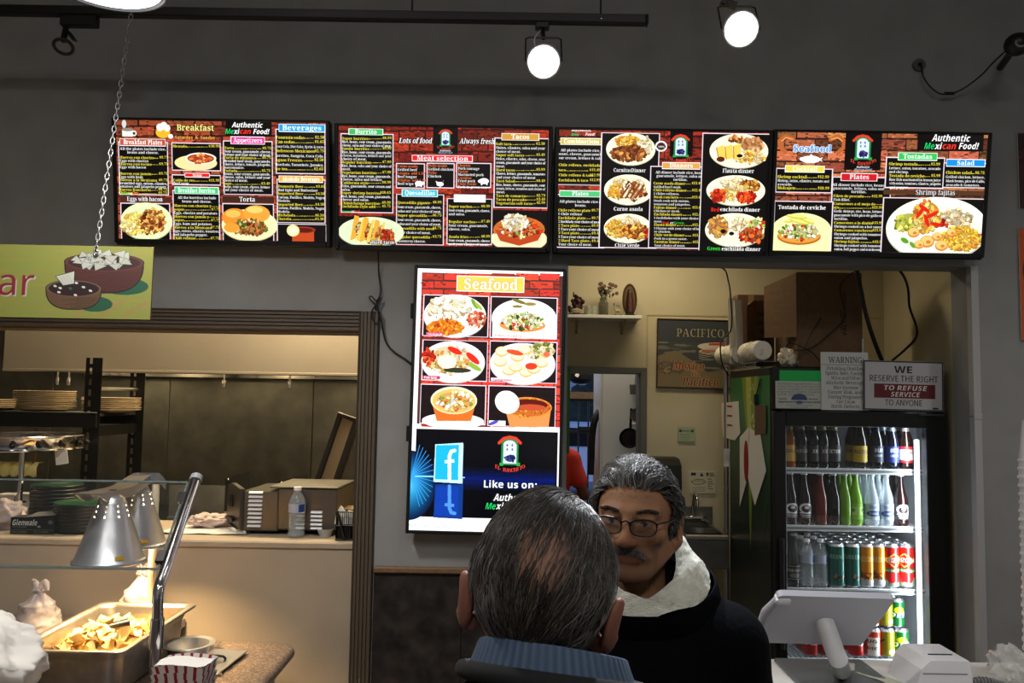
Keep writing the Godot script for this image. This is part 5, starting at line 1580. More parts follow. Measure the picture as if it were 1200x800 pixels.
func build_oven() -> void:
	var Y := y_ledge
	var p := w(284, 629, 3.42)
	var q := w(395, 629, 3.42)
	var hh := w(300, 572, 3.42).y - Y
	var L := q.x - p.x
	var shell := mat(Color(0.38, 0.37, 0.35), 0.36, 0.75)
	var slat := mat(Color(0.86, 0.87, 0.88), 0.45, 0.2)
	var t := thing("toaster_oven", "stainless countertop toaster oven with louvred side on the kitchen ledge", "oven", Vector3(p.x, Y, -3.42))
	t.rotation.y = deg_to_rad(-2.0)
	part("main_body", span(0.145, L, 0.02, hh + 0.004, 0, -0.30, null, 0.006), shell, t)
	part("top_cover", span(0.11, L + 0.004, hh + 0.004, hh + 0.012, 0.006, -0.304, null, 0.003), M.steel_dark, t)
	part("control_housing", span(0, 0.15, 0.014, hh - 0.008, 0.004, -0.28, null, 0.006), shell, t)
	var d0 := Vector3(0.0, 0, -0.01)
	var d1 := Vector3(-0.10, 0, -0.13)
	var n := (d1 - d0).cross(Vector3.UP).normalized() * -1.0
	if n.z < 0: n = -n
	var X := Transform3D(Basis((d1 - d0).normalized(), Vector3.UP, n), d0)
	var len_ := (d1 - d0).length()
	part("door", Geo.new().prism([Vector2(0, 0.012), Vector2(len_, 0.045), Vector2(len_, hh + 0.004), Vector2(len_ * 0.7, hh + 0.012), Vector2(0, hh - 0.004)], 0.02, X), shell, t)
	part("door_window", Geo.new().box(X * Vector3(len_ * 0.62, hh * 0.68, 0.022), Vector3(0.036, 0.05, 0.004), 0.001, X.basis), M.black, t)
	part("door_handle", Geo.new().bar(X * Vector3(len_ * 0.3, hh * 0.28, 0.03), X * Vector3(len_ * 0.85, hh * 0.30, 0.03), 0.012, 0.012), M.black, t)
	part("shelf_lip", Geo.new().prism([Vector2(0, 0.0), Vector2(len_ * 1.05, 0.03), Vector2(len_ * 1.05, 0.04), Vector2(0, 0.02)], 0.03, X), M.chrome, t)
	for k in 5:
		part("control_knob", Geo.new().cyl(Vector3(-0.004, 0.04 + k * 0.03, -0.03), Vector3(-0.016, 0.04 + k * 0.03, -0.03), 0.009, 10), M.black, t)
	var louvre := func(x: float, y: float, wd: float) -> void:
		part("louvre", Geo.new().prism([Vector2(0, 0), Vector2(0.011, 0.001), Vector2(0.0095, 0.004), Vector2(0.0, 0.0095)], wd, Transform3D(Basis(Vector3.BACK, Vector3.UP, Vector3.RIGHT), Vector3(x, y, 0.004))), slat, t)
	for k in 9:
		louvre.call(0.022 + 0.0004 * k, 0.032 + k * 0.0173, 0.058)
	for c in 2:
		for k in 5: louvre.call(0.228 + c * 0.062, 0.028 + k * 0.0165, 0.048 - 0.012 * (1 - c))
	for x in [0.02, L - 0.03]:
		for z in [-0.02, -0.26]:
			part("foot", Geo.new().cyl(Vector3(x, 0, z), Vector3(x, 0.02, z), 0.012, 10), M.rubber, t)
	# the tall lid leaning open behind it
	var a := w(381, 571, 3.9)
	var b := w(409, 489, 3.9)
	var o := thing("open_lid", "tall tan-lined steel lid leaning open behind the toaster oven", "lid", a)
	var up := (b - a)
	var H := up.length()
	up = up.normalized()
	var B := Basis(up.cross(Vector3.BACK).normalized(), up, Vector3.BACK) * Basis.from_euler(Vector3(0, -0.15, 0))
	part("lining", Geo.new().box(B * Vector3(0, H * 0.5, 0.004), Vector3(0.058, H * 0.96, 0.01), 0.0, B), mat(Color(0.40, 0.34, 0.24), 0.6), o)
	var g := Geo.new()
	for s in [-1, 1]: g.box(B * Vector3(0.046 * s, H * 0.5, 0.0), Vector3(0.026, H, 0.03), 0.003, B)
	g.box(B * Vector3(0, H, 0), Vector3(0.118, 0.02, 0.03), 0.003, B)
	part("rim", g, mat(Color(0.15, 0.14, 0.13), 0.4, 0.5), o)
	part("hinge", Geo.new().cyl(B * Vector3(-0.065, 0.0, 0.01), B * Vector3(0.05, 0.0, 0.01), 0.009, 10), M.chrome, o)
	part("stand", Geo.new().box(Vector3(0, -a.y * 0.5, -0.05), Vector3(0.1, a.y, 0.1)), M.steel_dark, o)

# ---------------------------------------------------------------- the back room, its doorway and the street beyond
func build_back_room() -> void:
	var D := 4.4
	var xw := w(1042, 500, D).x
	var xo := w(757.5, 500, D).x            # outer edge of the door casing
	var yo := w(720, 430, D).y
	var cas := 0.036
	var dx1 := xo - cas
	var dx0 := -0.12
	var dy := yo - cas
	# back wall with the doorway cut out
	var g := span(-0.24, dx0, 0, 2.75, -D, -D - 0.1)
	span(dx1, xw, 0, 2.75, -D, -D - 0.1, g)
	span(dx0, dx1, dy, 2.75, -D, -D - 0.1, g)
	var wb := struct("wall_back", g, M.cream)
	# thin joint strips between the wall boards
	var js := w(800, 369.5, D).y
	struct("strip", span(xo + 0.003, xw, js - 0.004, js + 0.004, -D + 0.003, -D), mat(Color(0.72, 0.66, 0.50), 0.5), wb)
	struct("strip", span(xo - 0.001, xo + 0.007, js - 0.4, js, -D + 0.003, -D), mat(Color(0.72, 0.66, 0.50), 0.5), wb)
	# side wall, leaning a little outwards
	struct("wall_side", Geo.new().prism([Vector2(xc, 3.34), Vector2(xw, D + 0.1), Vector2(xw + 0.12, D + 0.1), Vector2(xc + 0.12, 3.34)], 2.75, Transform3D(Basis(Vector3.RIGHT, Vector3.FORWARD, Vector3.UP), Vector3.ZERO)), M.cream)
	g = span(dx1, xo, 0, yo, -D + 0.014, -D, null, 0.003)
	span(dx0 - cas, dx0, 0, yo, -D + 0.014, -D, g, 0.003)
	span(dx0, dx1, dy, yo, -D + 0.014, -D, g, 0.003)
	span(dx1 - 0.006, dx1, 0, dy, -D, -D - 0.1, g)
	struct("door_1", g, M.grey_frame)
	# shelf with its brackets
	var s0 := w(664, 371, D - 0.1)
	var s1 := w(750, 371, D - 0.1)
	var ys := s1.y
	var t := thing("wall_shelf", "narrow white wall shelf over the doorway with small figures and flowers", "shelf", Vector3((s0.x + s1.x) * 0.5, ys, -D))
	var hw := (s1.x - s0.x) * 0.5
	part("board", span(-hw, hw, -0.018, 0, 0.17, 0.0, null, 0.002), M.white, t)
	for x in [-hw + 0.06, hw - 0.085]:
		part("bracket", span(x - 0.006, x + 0.006, -0.09, -0.018, 0.012, 0, null).bar(Vector3(x, -0.022, 0.13), Vector3(x, -0.075, 0.008), 0.008, 0.012), mat(Color(0.62, 0.58, 0.46), 0.5), t)
		part("screw", Geo.new().ball(Vector3(x, -0.084, 0.013), Vector3(0.004, 0.004, 0.003)), M.black, t)
	shelf_items(ys, D - 0.1)
	# tin sign
	var pic := Pic.new(360, 330, Color(0.22, 0.25, 0.27))
	pic.rect(0, 110, 360, 330, Color(0.25, 0.27, 0.27))
	for k in 40:
		pic.oval(pic.rg.randf() * 360, 110 + pic.rg.randf() * 130, 12 + pic.rg.randf() * 40, 3 + pic.rg.randf() * 5, Color(0.55, 0.54, 0.48).darkened(pic.rg.randf() * 0.5))
	pic.poly([Vector2(0, 180), Vector2(90, 150), Vector2(190, 210), Vector2(240, 250), Vector2(360, 235), Vector2(360, 330), Vector2(0, 330)], Color(0.50, 0.44, 0.34))
	pic.heap(70, 230, 80, 30, [Color(0.55, 0.48, 0.38), Color(0.42, 0.40, 0.34)], 50, 12)
	pic.oval(290, 128, 96, 20, Color(0.85, 0.82, 0.74)); pic.oval(300, 152, 100, 16, Color(0.78, 0.74, 0.66))
	pic.poly([Vector2(250, 112), Vector2(360, 108), Vector2(360, 122), Vector2(245, 122)], Color(0.8, 0.22, 0.12)); pic.poly([Vector2(214, 146), Vector2(330, 142), Vector2(320, 158), Vector2(218, 158)], Color(0.8, 0.22, 0.12))
	for k in 4: pic.line(Vector2(200, 158 + 9 * k), Vector2(275, 146 + 8 * k), 4, Color(0.62, 0.6, 0.54))
	pic.outlined(206, 84, "PACIFICO", 54, Color(0.62, 0.60, 0.50), Color(0.12, 0.11, 0.10), "serifbold", 1, 232, 3)
	pic.outlined(150, 242, "Mexico", 52, Color(0.48, 0.14, 0.08), Color(0.80, 0.70, 0.52), "serifbold", 1, 150, 2, 0.2)
	pic.outlined(182, 272, "Via", 32, Color(0.48, 0.14, 0.08), Color(0.80, 0.70, 0.52), "serifbold", 1, 44, 2, 0.2)
	pic.outlined(206, 316, "Pacifico", 52, Color(0.42, 0.13, 0.08), Color(0.80, 0.70, 0.52), "serifbold", 1, 176, 2, 0.2)
	var pc := w(814, 414.5, D - 0.01)
	var o := poster("tin_sign", Vector3(pc.x, pc.y, -D + 0.009), Vector2(0.415, 0.378), pic, "old tin beer sign with a white plane over the sea, on the cream wall", "sign", Vector3(0, 0, -0.012))
	g = Geo.new()
	for s in [-1, 1]:
		g.box(Vector3(0.205 * s, 0, 0.002), Vector3(0.007, 0.378, 0.006), 0.001).box(Vector3(0, 0.187 * s, 0.002), Vector3(0.415, 0.007, 0.006), 0.001)
	part("rusty_edge", g, mat(Color(0.24, 0.14, 0.10), 0.8), o)
	# small notices
	pic = Pic.new(128, 108, Color(0.58, 0.64, 0.52))
	pic.rect(4, 4, 124, 104, Color(0.66, 0.71, 0.58)); pic.rect(10, 16, 26, 36, Color(0.15, 0.2, 0.18)); pic.rect(102, 16, 118, 36, Color(0.15, 0.2, 0.18)); pic.text(64, 34, "NOTICE", 20, Color(0.2, 0.25, 0.2), "sansbold", 1)
	for k in 6: pic.rect(14, 48 + 9 * k, 112 - (k * 17) % 30, 50 + 9 * k, Color(0.32, 0.38, 0.32))
	pc = w(804, 509, D)
	poster("green_notice", Vector3(pc.x, pc.y, -D + 0.007), Vector2(0.092, 0.078), pic, "small pale green framed notice on the cream wall under the tin sign", "notice", Vector3.ZERO, M.black)
	pic = Pic.new(160, 140, Color(0.80, 0.77, 0.66))
	pic.rect(8, 8, 38, 26, Color(0.12, 0.14, 0.32)); pic.poly([Vector2(62, 30), Vector2(74, 6), Vector2(86, 30)], Color(0.2, 0.22, 0.22)); pic.rect(104, 6, 116, 28, Color(0.15, 0.12, 0.12))
	for k in 3: pic.text(122, 14 + 9 * k, ["WASH", "YOUR", "HANDS"][k], 10, Color(0.2, 0.2, 0.2), "sansbold")
	pic.curve([Vector2(10, 66), Vector2(40, 50), Vector2(84, 52), Vector2(100, 68), Vector2(74, 80), Vector2(30, 82), Vector2(10, 66)], 4, Color(0.25, 0.27, 0.27)); pic.curve([Vector2(30, 64), Vector2(60, 60), Vector2(88, 66)], 3, Color(0.25, 0.27, 0.27))
	for k in 5: pic.text(112, 52 + 15 * k, ["Wet", "Soap", "Rinse", "Dry", "Done"][k], 13, Color(0.22, 0.22, 0.22), "sansbold")
	for k in 3: pic.rect(14, 100 + 12 * k, 96, 103 + 12 * k, Color(0.4, 0.4, 0.38))
	pc = w(823, 565, D)
	poster("handwash_notice", Vector3(pc.x, pc.y, -D + 0.007), Vector2(0.14, 0.118), pic, "white hand washing instruction sheet on the cream wall above the sink", "notice")
	# towel dispenser
	pc = w(772, 566, D)
	t = thing("towel_dispenser", "dark paper towel dispenser on the cream wall behind the grey-haired man", "dispenser", Vector3(pc.x, pc.y, -D))
	part("case", Geo.new().prism([Vector2(0, -0.15), Vector2(0.12, -0.13), Vector2(0.17, 0.0), Vector2(0.16, 0.11), Vector2(0.1, 0.14), Vector2(0, 0.145)], 0.18, Transform3D(Basis(Vector3.BACK, Vector3.UP, Vector3.LEFT), Vector3(0.09, 0, 0))), M.black, t)
	part("window", Geo.new().box(Vector3(0, 0.02, 0.168), Vector3(0.1, 0.07, 0.004), 0.001), mat(Color(0.08, 0.08, 0.09), 0.15), t)
	part("lever", Geo.new().box(Vector3(0, -0.13, 0.1), Vector3(0.12, 0.02, 0.05), 0.004), M.black, t)
	build_sink(D)
	build_wire_rack()
	build_far(D, dx1)

func shelf_items(ys: float, d: float) -> void:
	var P := func(px: float) -> Vector3: return Vector3(w(px, 366, d).x, ys, -d)
	var small := 0.0
	# dark figure group at the end of the shelf
	var t := thing("figurine", "dark red and white figurine group at the shelf's end near the upright screen", "figurine", P.call(675))
	part("base", Geo.new().box(Vector3(0, 0.005, 0), Vector3(0.095, 0.01, 0.06), 0.003), M.black_matt, t)
	part("body", lump(Vector3(0.03, 0.045, 0.022), 3, 0.5), mat(Color(0.20, 0.07, 0.06), 0.5), t).position = Vector3(0.008, 0.062, 0)
	var g := Geo.new()
	for q in [[-0.03, 0.03, 0.014], [0.036, 0.075, 0.011], [-0.002, 0.105, 0.009], [0.022, 0.09, 0.01], [-0.036, 0.045, 0.009], [-0.02, 0.08, 0.01]]:
		g.ball(Vector3(q[0], q[1], 0.008), Vector3(q[2], q[2] * 1.2, q[2]), Basis.IDENTITY, 10, 7)
	part("ornament", g, mat(Color(0.10, 0.06, 0.07), 0.5), t)
	part("head", Geo.new().ball(Vector3(0.012, 0.078, 0.02), Vector3(0.01, 0.012, 0.01), Basis.IDENTITY, 12, 8), mat(Color(0.45, 0.18, 0.14), 0.5), t)
	part("white_animal", lump(Vector3(0.03, 0.016, 0.014), 6, 0.4), mat(Color(0.62, 0.55, 0.46), 0.5), t).position = Vector3(0.0, 0.024, 0.024)
	part("plume", Geo.new().cyl(Vector3(-0.012, 0.1, 0), Vector3(-0.014, 0.128, 0), 0.006, 8, 0.003), M.black, t)
	# glasses
	var gl := pane(Color(0.75, 0.78, 0.72), 0.25)
	for k in 2:
		var o := thing("candle_glass", ["small glass holding a brown candle beside the dark figurine", "empty clear votive glass beside the vase"][k], "glass", P.call([688, 697][k]), "glasses on the white shelf")
		part("cup", Geo.new().lathe([Vector2(0, 0), Vector2(0.017, 0), Vector2(0.019, 0.055), Vector2(0.0175, 0.055), Vector2(0.016, 0.004), Vector2(0, 0.004)], 20), gl, o)
		if k == 0:
			part("candle", Geo.new().cyl(Vector3(0, 0.005, 0), Vector3(0, 0.05, 0), 0.009, 12), mat(Color(0.30, 0.22, 0.12), 0.6), o)
			part("wick_cap", Geo.new().ball(Vector3(0, 0.054, 0), Vector3(0.006, 0.005, 0.006), Basis.IDENTITY, 8, 6), M.black, o)
	# vase
	t = thing("flower_vase", "glass jar of dried flowers on the middle of the white shelf", "vase", P.call(707))
	part("jar", Geo.new().lathe([Vector2(0, 0), Vector2(0.024, 0), Vector2(0.027, 0.006), Vector2(0.027, 0.07), Vector2(0.02, 0.082), Vector2(0.02, 0.094), Vector2(0.023, 0.096), Vector2(0.018, 0.094), Vector2(0.018, 0.082), Vector2(0.024, 0.068), Vector2(0.024, 0.006), Vector2(0, 0.004)], 24), pane(Color(0.45, 0.44, 0.36), 0.45), t)
	part("water", Geo.new().cyl(Vector3(0, 0.006, 0), Vector3(0, 0.05, 0), 0.022, 16), mat(Color(0.16, 0.15, 0.12), 0.2), t)
	var st := Geo.new()
	var lv := Geo.new()
	var fl := Geo.new()
	for k in 13:
		var a := k * 2.4
		var tip := Vector3(cos(a) * 0.035 + 0.012, 0.125 + 0.05 * absf(sin(k * 1.7)), sin(a) * 0.02)
		if k % 5 == 0: tip.x += 0.025
		st.tube([Vector3(cos(a) * 0.006, 0.03, sin(a) * 0.006), Vector3(cos(a) * 0.012, 0.1, sin(a) * 0.01), tip], 0.0012, 5)
		for q in 3:
			lv.ball(tip.lerp(Vector3(0, 0.1, 0), 0.25 + 0.2 * q) + Vector3(sin(k + q) * 0.01, 0, 0), Vector3(0.004, 0.011, 0.002), Basis.from_euler(Vector3(k, q, k * 0.7)), 8, 5)
		for q in 6:
			fl.ball(tip + Vector3(cos(q * 1.05), sin(q * 1.05), 0) * 0.006, Vector3(0.005, 0.005, 0.003), Basis.IDENTITY, 7, 5)
	part("stem", st, mat(Color(0.15, 0.14, 0.09), 0.8), t)
	part("foliage", lv, mat(Color(0.10, 0.11, 0.07), 0.8), t).set_meta("kind", "stuff")
	part("blossom", fl, mat(Color(0.42, 0.32, 0.26), 0.8), t).set_meta("kind", "stuff")
	# deer-like small figure
	t = thing("figurine", "small pale animal figurine between the vase and the tall oval statue", "figurine", P.call(724))
	part("base", Geo.new().lathe([Vector2(0, 0), Vector2(0.03, 0), Vector2(0.026, 0.008), Vector2(0, 0.009)], 20), M.black_matt, t)
	g = Geo.new().ball(Vector3(0, 0.03, 0), Vector3(0.016, 0.009, 0.008)).ball(Vector3(-0.017, 0.048, 0), Vector3(0.006, 0.008, 0.005)).cyl(Vector3(-0.012, 0.034, 0), Vector3(-0.016, 0.046, 0), 0.005, 8)
	for q in [[-0.01, 0.005], [-0.01, -0.005], [0.011, 0.005], [0.011, -0.005]]:
		g.cyl(Vector3(q[0], 0.008, q[1]), Vector3(q[0], 0.028, q[1]), 0.003, 7)
	part("animal", g, mat(Color(0.70, 0.64, 0.52), 0.5), t)
	part("antlers", Geo.new().tube([Vector3(-0.018, 0.054, 0), Vector3(-0.024, 0.064, 0.003), Vector3(-0.02, 0.072, 0.004)], 0.002, 6).tube([Vector3(-0.014, 0.054, 0), Vector3(0.004, 0.058, -0.003), Vector3(0.012, 0.052, -0.003)], 0.002, 6), M.black_matt, t)
	# oval saint statue
	t = thing("oval_statue", "tall dark robed statue with a golden oval halo at the shelf's far end", "statue", P.call(738))
	part("base", Geo.new().lathe([Vector2(0, 0), Vector2(0.032, 0), Vector2(0.03, 0.01), Vector2(0, 0.011)], 22), M.black_matt, t)
	g = Geo.new()
	ring(g, Vector3(0, 0.092, -0.006), Basis.IDENTITY, 0.034, 0.082, 0.006, 40, 8)
	part("halo_rim", g, mat(Color(0.30, 0.20, 0.08), 0.45, 0.3), t)
	var poly := []
	for k in 32: poly.append(Vector2(cos(TAU * k / 32) * 0.034, 0.092 + sin(TAU * k / 32) * 0.082))
	part("halo", Geo.new().prism(poly, -0.006, Transform3D(Basis.IDENTITY, Vector3(0, 0, -0.004))), mat(Color(0.36, 0.26, 0.12), 0.5), t)
	part("robe", Geo.new().lathe([Vector2(0, 0.01), Vector2(0.024, 0.012), Vector2(0.021, 0.05), Vector2(0.018, 0.09), Vector2(0.014, 0.125), Vector2(0.009, 0.145), Vector2(0, 0.15)], 22), mat(Color(0.07, 0.10, 0.10), 0.5), t)
	part("gown", Geo.new().lathe([Vector2(0, 0.02), Vector2(0.015, 0.022), Vector2(0.012, 0.08), Vector2(0.008, 0.118), Vector2(0, 0.12)], 18, Transform3D(Basis.IDENTITY, Vector3(0, 0, 0.0115))), mat(Color(0.34, 0.15, 0.13), 0.5), t)
	part("face", Geo.new().ball(Vector3(0, 0.13, 0.01), Vector3(0.007, 0.009, 0.006), Basis.IDENTITY, 12, 8), mat(Color(0.45, 0.30, 0.22), 0.5), t)

func build_sink(D: float) -> void:
	var a := w(783, 592, D)
	var b := w(846, 592, D)
	var yb := w(815, 596, D - 0.02).y
	var yr := w(815, 622, D - 0.2).y
	var hw := 0.11
	var t := thing("hand_sink", "small stainless wall hand sink with a gooseneck tap beside the drinks fridge", "sink", Vector3(w(810, 600, D).x, yr, -D))
	var H := w(812, 592, D).y - yr
	part("backsplash", span(-hw, hw, -0.01, H, 0.02, 0.002, null, 0.004), M.steel_dark, t)
	var g := Geo.new()
	g.lathe([Vector2(hw * 0.55, -0.14), Vector2(hw * 0.9, -0.1), Vector2(hw, 0.0), Vector2(hw * 1.02, 0.004), Vector2(hw * 0.95, 0.002), Vector2(hw * 0.85, -0.09), Vector2(hw * 0.5, -0.12), Vector2(0, -0.125)], 32, Transform3D(Basis.IDENTITY.scaled(Vector3(1, 1, 0.85)), Vector3(0, 0, 0.19)))
	part("basin", g, M.steel_dark, t)
	part("rim_front", span(-hw, hw, -0.02, 0.006, 0.36, 0.335, null, 0.006), M.steel, t)
	part("rim_side", span(-hw, -hw + 0.016, -0.02, 0.006, 0.35, 0.01, null, 0.004), M.steel_dark, t)
	part("rim_side", span(hw - 0.016, hw, -0.02, 0.006, 0.35, 0.01, null, 0.004), M.steel_dark, t)
	part("apron", span(-hw, hw, -0.16, -0.02, 0.355, 0.345, null, 0.004), M.steel_dark, t)
	var ty := H * 0.42
	g = Geo.new().cyl(Vector3(-0.06, ty, 0.045), Vector3(0.06, ty, 0.045), 0.013, 14)
	for s in [-1, 1]: g.cyl(Vector3(0.055 * s, ty, 0.02), Vector3(0.055 * s, ty, 0.05), 0.016, 14)
	part("tap_body", g, M.chrome, t)
	for s in [-1, 1]:
		part("tap_handle", Geo.new().bar(Vector3(0.055 * s, ty + 0.005, 0.05), Vector3(0.075 * s, ty - 0.02, 0.075), 0.014, 0.01, Vector3.UP, 0.002).cyl(Vector3(0.055 * s, ty, 0.05), Vector3(0.055 * s, ty, 0.066), 0.012, 12), M.chrome, t)
	part("gooseneck", Geo.new().tube(bez([Vector3(0, ty, 0.045), Vector3(0, H * 1.05, 0.05), Vector3(0, H + 0.075, 0.085), Vector3(0, H + 0.05, 0.14), Vector3(0, H + 0.01, 0.15)]), 0.009, 12), M.chrome, t)
	part("drain_pipe", Geo.new().tube(bez([Vector3(0, -0.125, 0.19), Vector3(0, -0.3, 0.19), Vector3(0, -0.36, 0.12), Vector3(0, -0.3, 0.02)]), 0.02, 12), M.chrome, t)

# a pole and a wire shelf over the fridge, with what they carry
func build_wire_rack() -> void:
	var d := 4.12
	var x := w(851, 500, d).x
	var yf := w(1000, 431, 3.4).y
	var ysh := yf + 0.03
	var t := thing("wire_rack", "chrome wire rack reaching over the fridge from its pole beside the sink", "rack", Vector3(x, 0, -d))
	var yt := w(848, 395, d).y
	var wd := 0.185
	var dp := -0.52
	for q in [[0.0, 0.0], [wd, 0.0]]:
		part("post", Geo.new().cyl(Vector3(q[0], 0, q[1]), Vector3(q[0], yt, q[1]), 0.0125, 12), M.alu, t)
	for h in [[ysh, dp], [w(850, 572, d).y, -0.02]]:
		var g := Geo.new()
		for xx in [0.0, wd]:
			g.cyl(Vector3(xx, h[0], 0), Vector3(xx, h[0], -h[1]), 0.004, 6).cyl(Vector3(xx, h[0] - 0.024, 0), Vector3(xx, h[0] - 0.024, -h[1]), 0.004, 6)
			var zz := []
			for k in 33: zz.append(Vector3(xx, h[0] - (0.024 if k % 2 else 0.0), -h[1] * k / 32.0))
			g.tube(zz, 0.0025, 5)
		for k in 22: g.cyl(Vector3(0, h[0] + 0.002, -h[1] * k / 21.0), Vector3(wd, h[0] + 0.002, -h[1] * k / 21.0), 0.0022, 5)
		part("wire_shelf", g, M.alu, t)
	# plastic-wrapped sleeves of cups lying on it
	var clear := mat(Color(0.78, 0.73, 0.62), 0.25)
	clear.clearcoat_enabled = true
	var wrap := ["plastic wrapped sleeve of white foam cups lying along the fridge's upper edge", "loose crumpled plastic sleeve of cups lying near the pole"]
	var ends := [[Vector3(x + 0.02, 0, -3.58), Vector3(x + 0.01, 0, -3.79)], [Vector3(x, 0, -3.86), Vector3(x - 0.03, 0, -4.06)]]
	for k in 2:
		var a: Vector3 = ends[k][0]
		var b: Vector3 = ends[k][1]
		var c := (a + b) * 0.5
		var o := thing("cup_sleeve", wrap[k], "cups", Vector3(c.x, ysh + 0.05, c.z), "cup sleeves on the wire rack")
		var L := (a - b).length()
		var g := Geo.new()
		var prof := [Vector2(0, -L / 2)]
		for q in 9:
			var y := -L / 2 + L * q / 8.0
			prof.append(Vector2(0.044 + 0.004 * sin(q * 2.3 + k), y))
			if q < 8: prof.append(Vector2(0.041, y + L / 16.0))
		prof.append(Vector2(0, L / 2))
		var B := Geo.along(Vector3.ZERO, a - b).basis
		part("cups", Geo.new().lathe(prof, 22, Transform3D(B, Vector3.ZERO), 80), mat(Color(0.84, 0.82, 0.76), 0.5), o)
		part("wrap", lump(Vector3(0.05, 0.05, L * 0.53), 11 + k, 0.22), pane(Color(0.95, 0.93, 0.86), 0.3), o)
	solo("cup_end_bag", lump(Vector3(0.04, 0.045, 0.04), 21, 0.4), clear, "twisted clear plastic bag end beside the tall carton's open flap", "bag").position = Vector3(w(919, 404, 3.53).x, yf + 0.045, -3.5)
	# leaflet holder and small boxes standing on the sleeves
	var bx := [[883, 398, 904, 352, 0.16, "small brown carton with printed side on the rack beside the tall carton"], [868, 372, 905, 345, 0.1, "brown carton behind the small printed carton on the rack"]]
	var a0 := w(872, 400, d)
	var yb := ysh + 0.006
	d = 3.93
	var o1 := thing("small_carton", bx[0][5], "carton", Vector3(w(894, 400, d).x, yb, -d), "cartons above the fridge")
	var hh := w(886, 352, d).y - yb
	var wx := w(905, 380, d).x - w(872, 380, d).x
	var pic := Pic.new(128, 160, Color(0.37, 0.28, 0.195))
	for k in 4: pic.text(64, 40 + 22 * k, ["FOAM CUPS", "16 oz  WHITE", "1000 ct", "KEEP DRY"][k], 15, Color(0.12, 0.08, 0.06), "sansbold", 1)
	pic.rect(30, 130, 60, 146, Color(0.12, 0.08, 0.06)); pic.text(96, 145, "Pak", 18, Color(0.12, 0.08, 0.06), "sansbold", 1)
	part("box", Geo.new().box(Vector3(0.005, hh * 0.5, -0.05), Vector3(wx * 0.74, hh, 0.1), 0.002), M.cardboard, o1)
	part("print", Geo.new().quad(Vector3(-wx * 0.36 + 0.005, hh, 0.0012), Vector3(wx * 0.36 + 0.005, hh, 0.0012), Vector3(wx * 0.36 + 0.005, 0.004, 0.0012), Vector3(-wx * 0.36 + 0.005, 0.004, 0.0012), Vector3.BACK), printed(pic, 0.85), o1)
	part("flap", Geo.new().prism([Vector2(0, 0), Vector2(0.1, 0.0), Vector2(0.1, hh * 0.92), Vector2(0.0, hh)], 0.003, Transform3D(Basis(Vector3(-0.55, -0.12, 0.8).normalized(), Vector3.UP, Vector3(0.8, 0, 0.55).normalized()), Vector3(-wx * 0.37 + 0.004, 0.0, 0.0))), M.cardboard, o1)
	var o2 := thing("small_carton", bx[1][5], "carton", Vector3(w(888, 400, d).x, yb, -d - 0.15), "cartons above the fridge")
	var h2 := w(888, 345, d + 0.1).y - yb
	part("box", Geo.new().box(Vector3(0.0, h2 * 0.5, 0), Vector3(wx * 1.0, h2, 0.09), 0.002), M.cardboard, o2)
	part("tape", Geo.new().box(Vector3(0, h2 * 0.5, 0), Vector3(0.03, h2 + 0.001, 0.0912)), mat(Color(0.62, 0.50, 0.34), 0.3), o2)
	for k in 2:
		var q := w([866, 861][k], [375, 372][k], d - 0.08)
		var o := thing("paper_sign", ["white paper card propped against the small carton, the front one", "white paper card propped against the small carton, the one behind"][k], "paper", Vector3(q.x, yb, q.z - 0.04 * k), "cards by the small carton")
		part("sheet", Geo.new().box(Vector3(0, (w(866, 352, d).y - yb) * 0.5, 0), Vector3(0.045, w(866, [355, 350][k], d).y - yb, 0.003), 0.0, Basis.from_euler(Vector3(0, 0.5, 0.06))), M.paper, o)
	# paper slips pinned on the rack's post
	solo("paper_slip", paper_sheet(0.05, 0.09, 4, 0.01), M.paper, "crinkled white slip hanging off the rack's post", "paper").transform = Transform3D(Basis.from_euler(Vector3(PI / 2, 0, 0.2)), Vector3(w(854, 536, 4.1).x, w(854, 536, 4.1).y, -4.10))

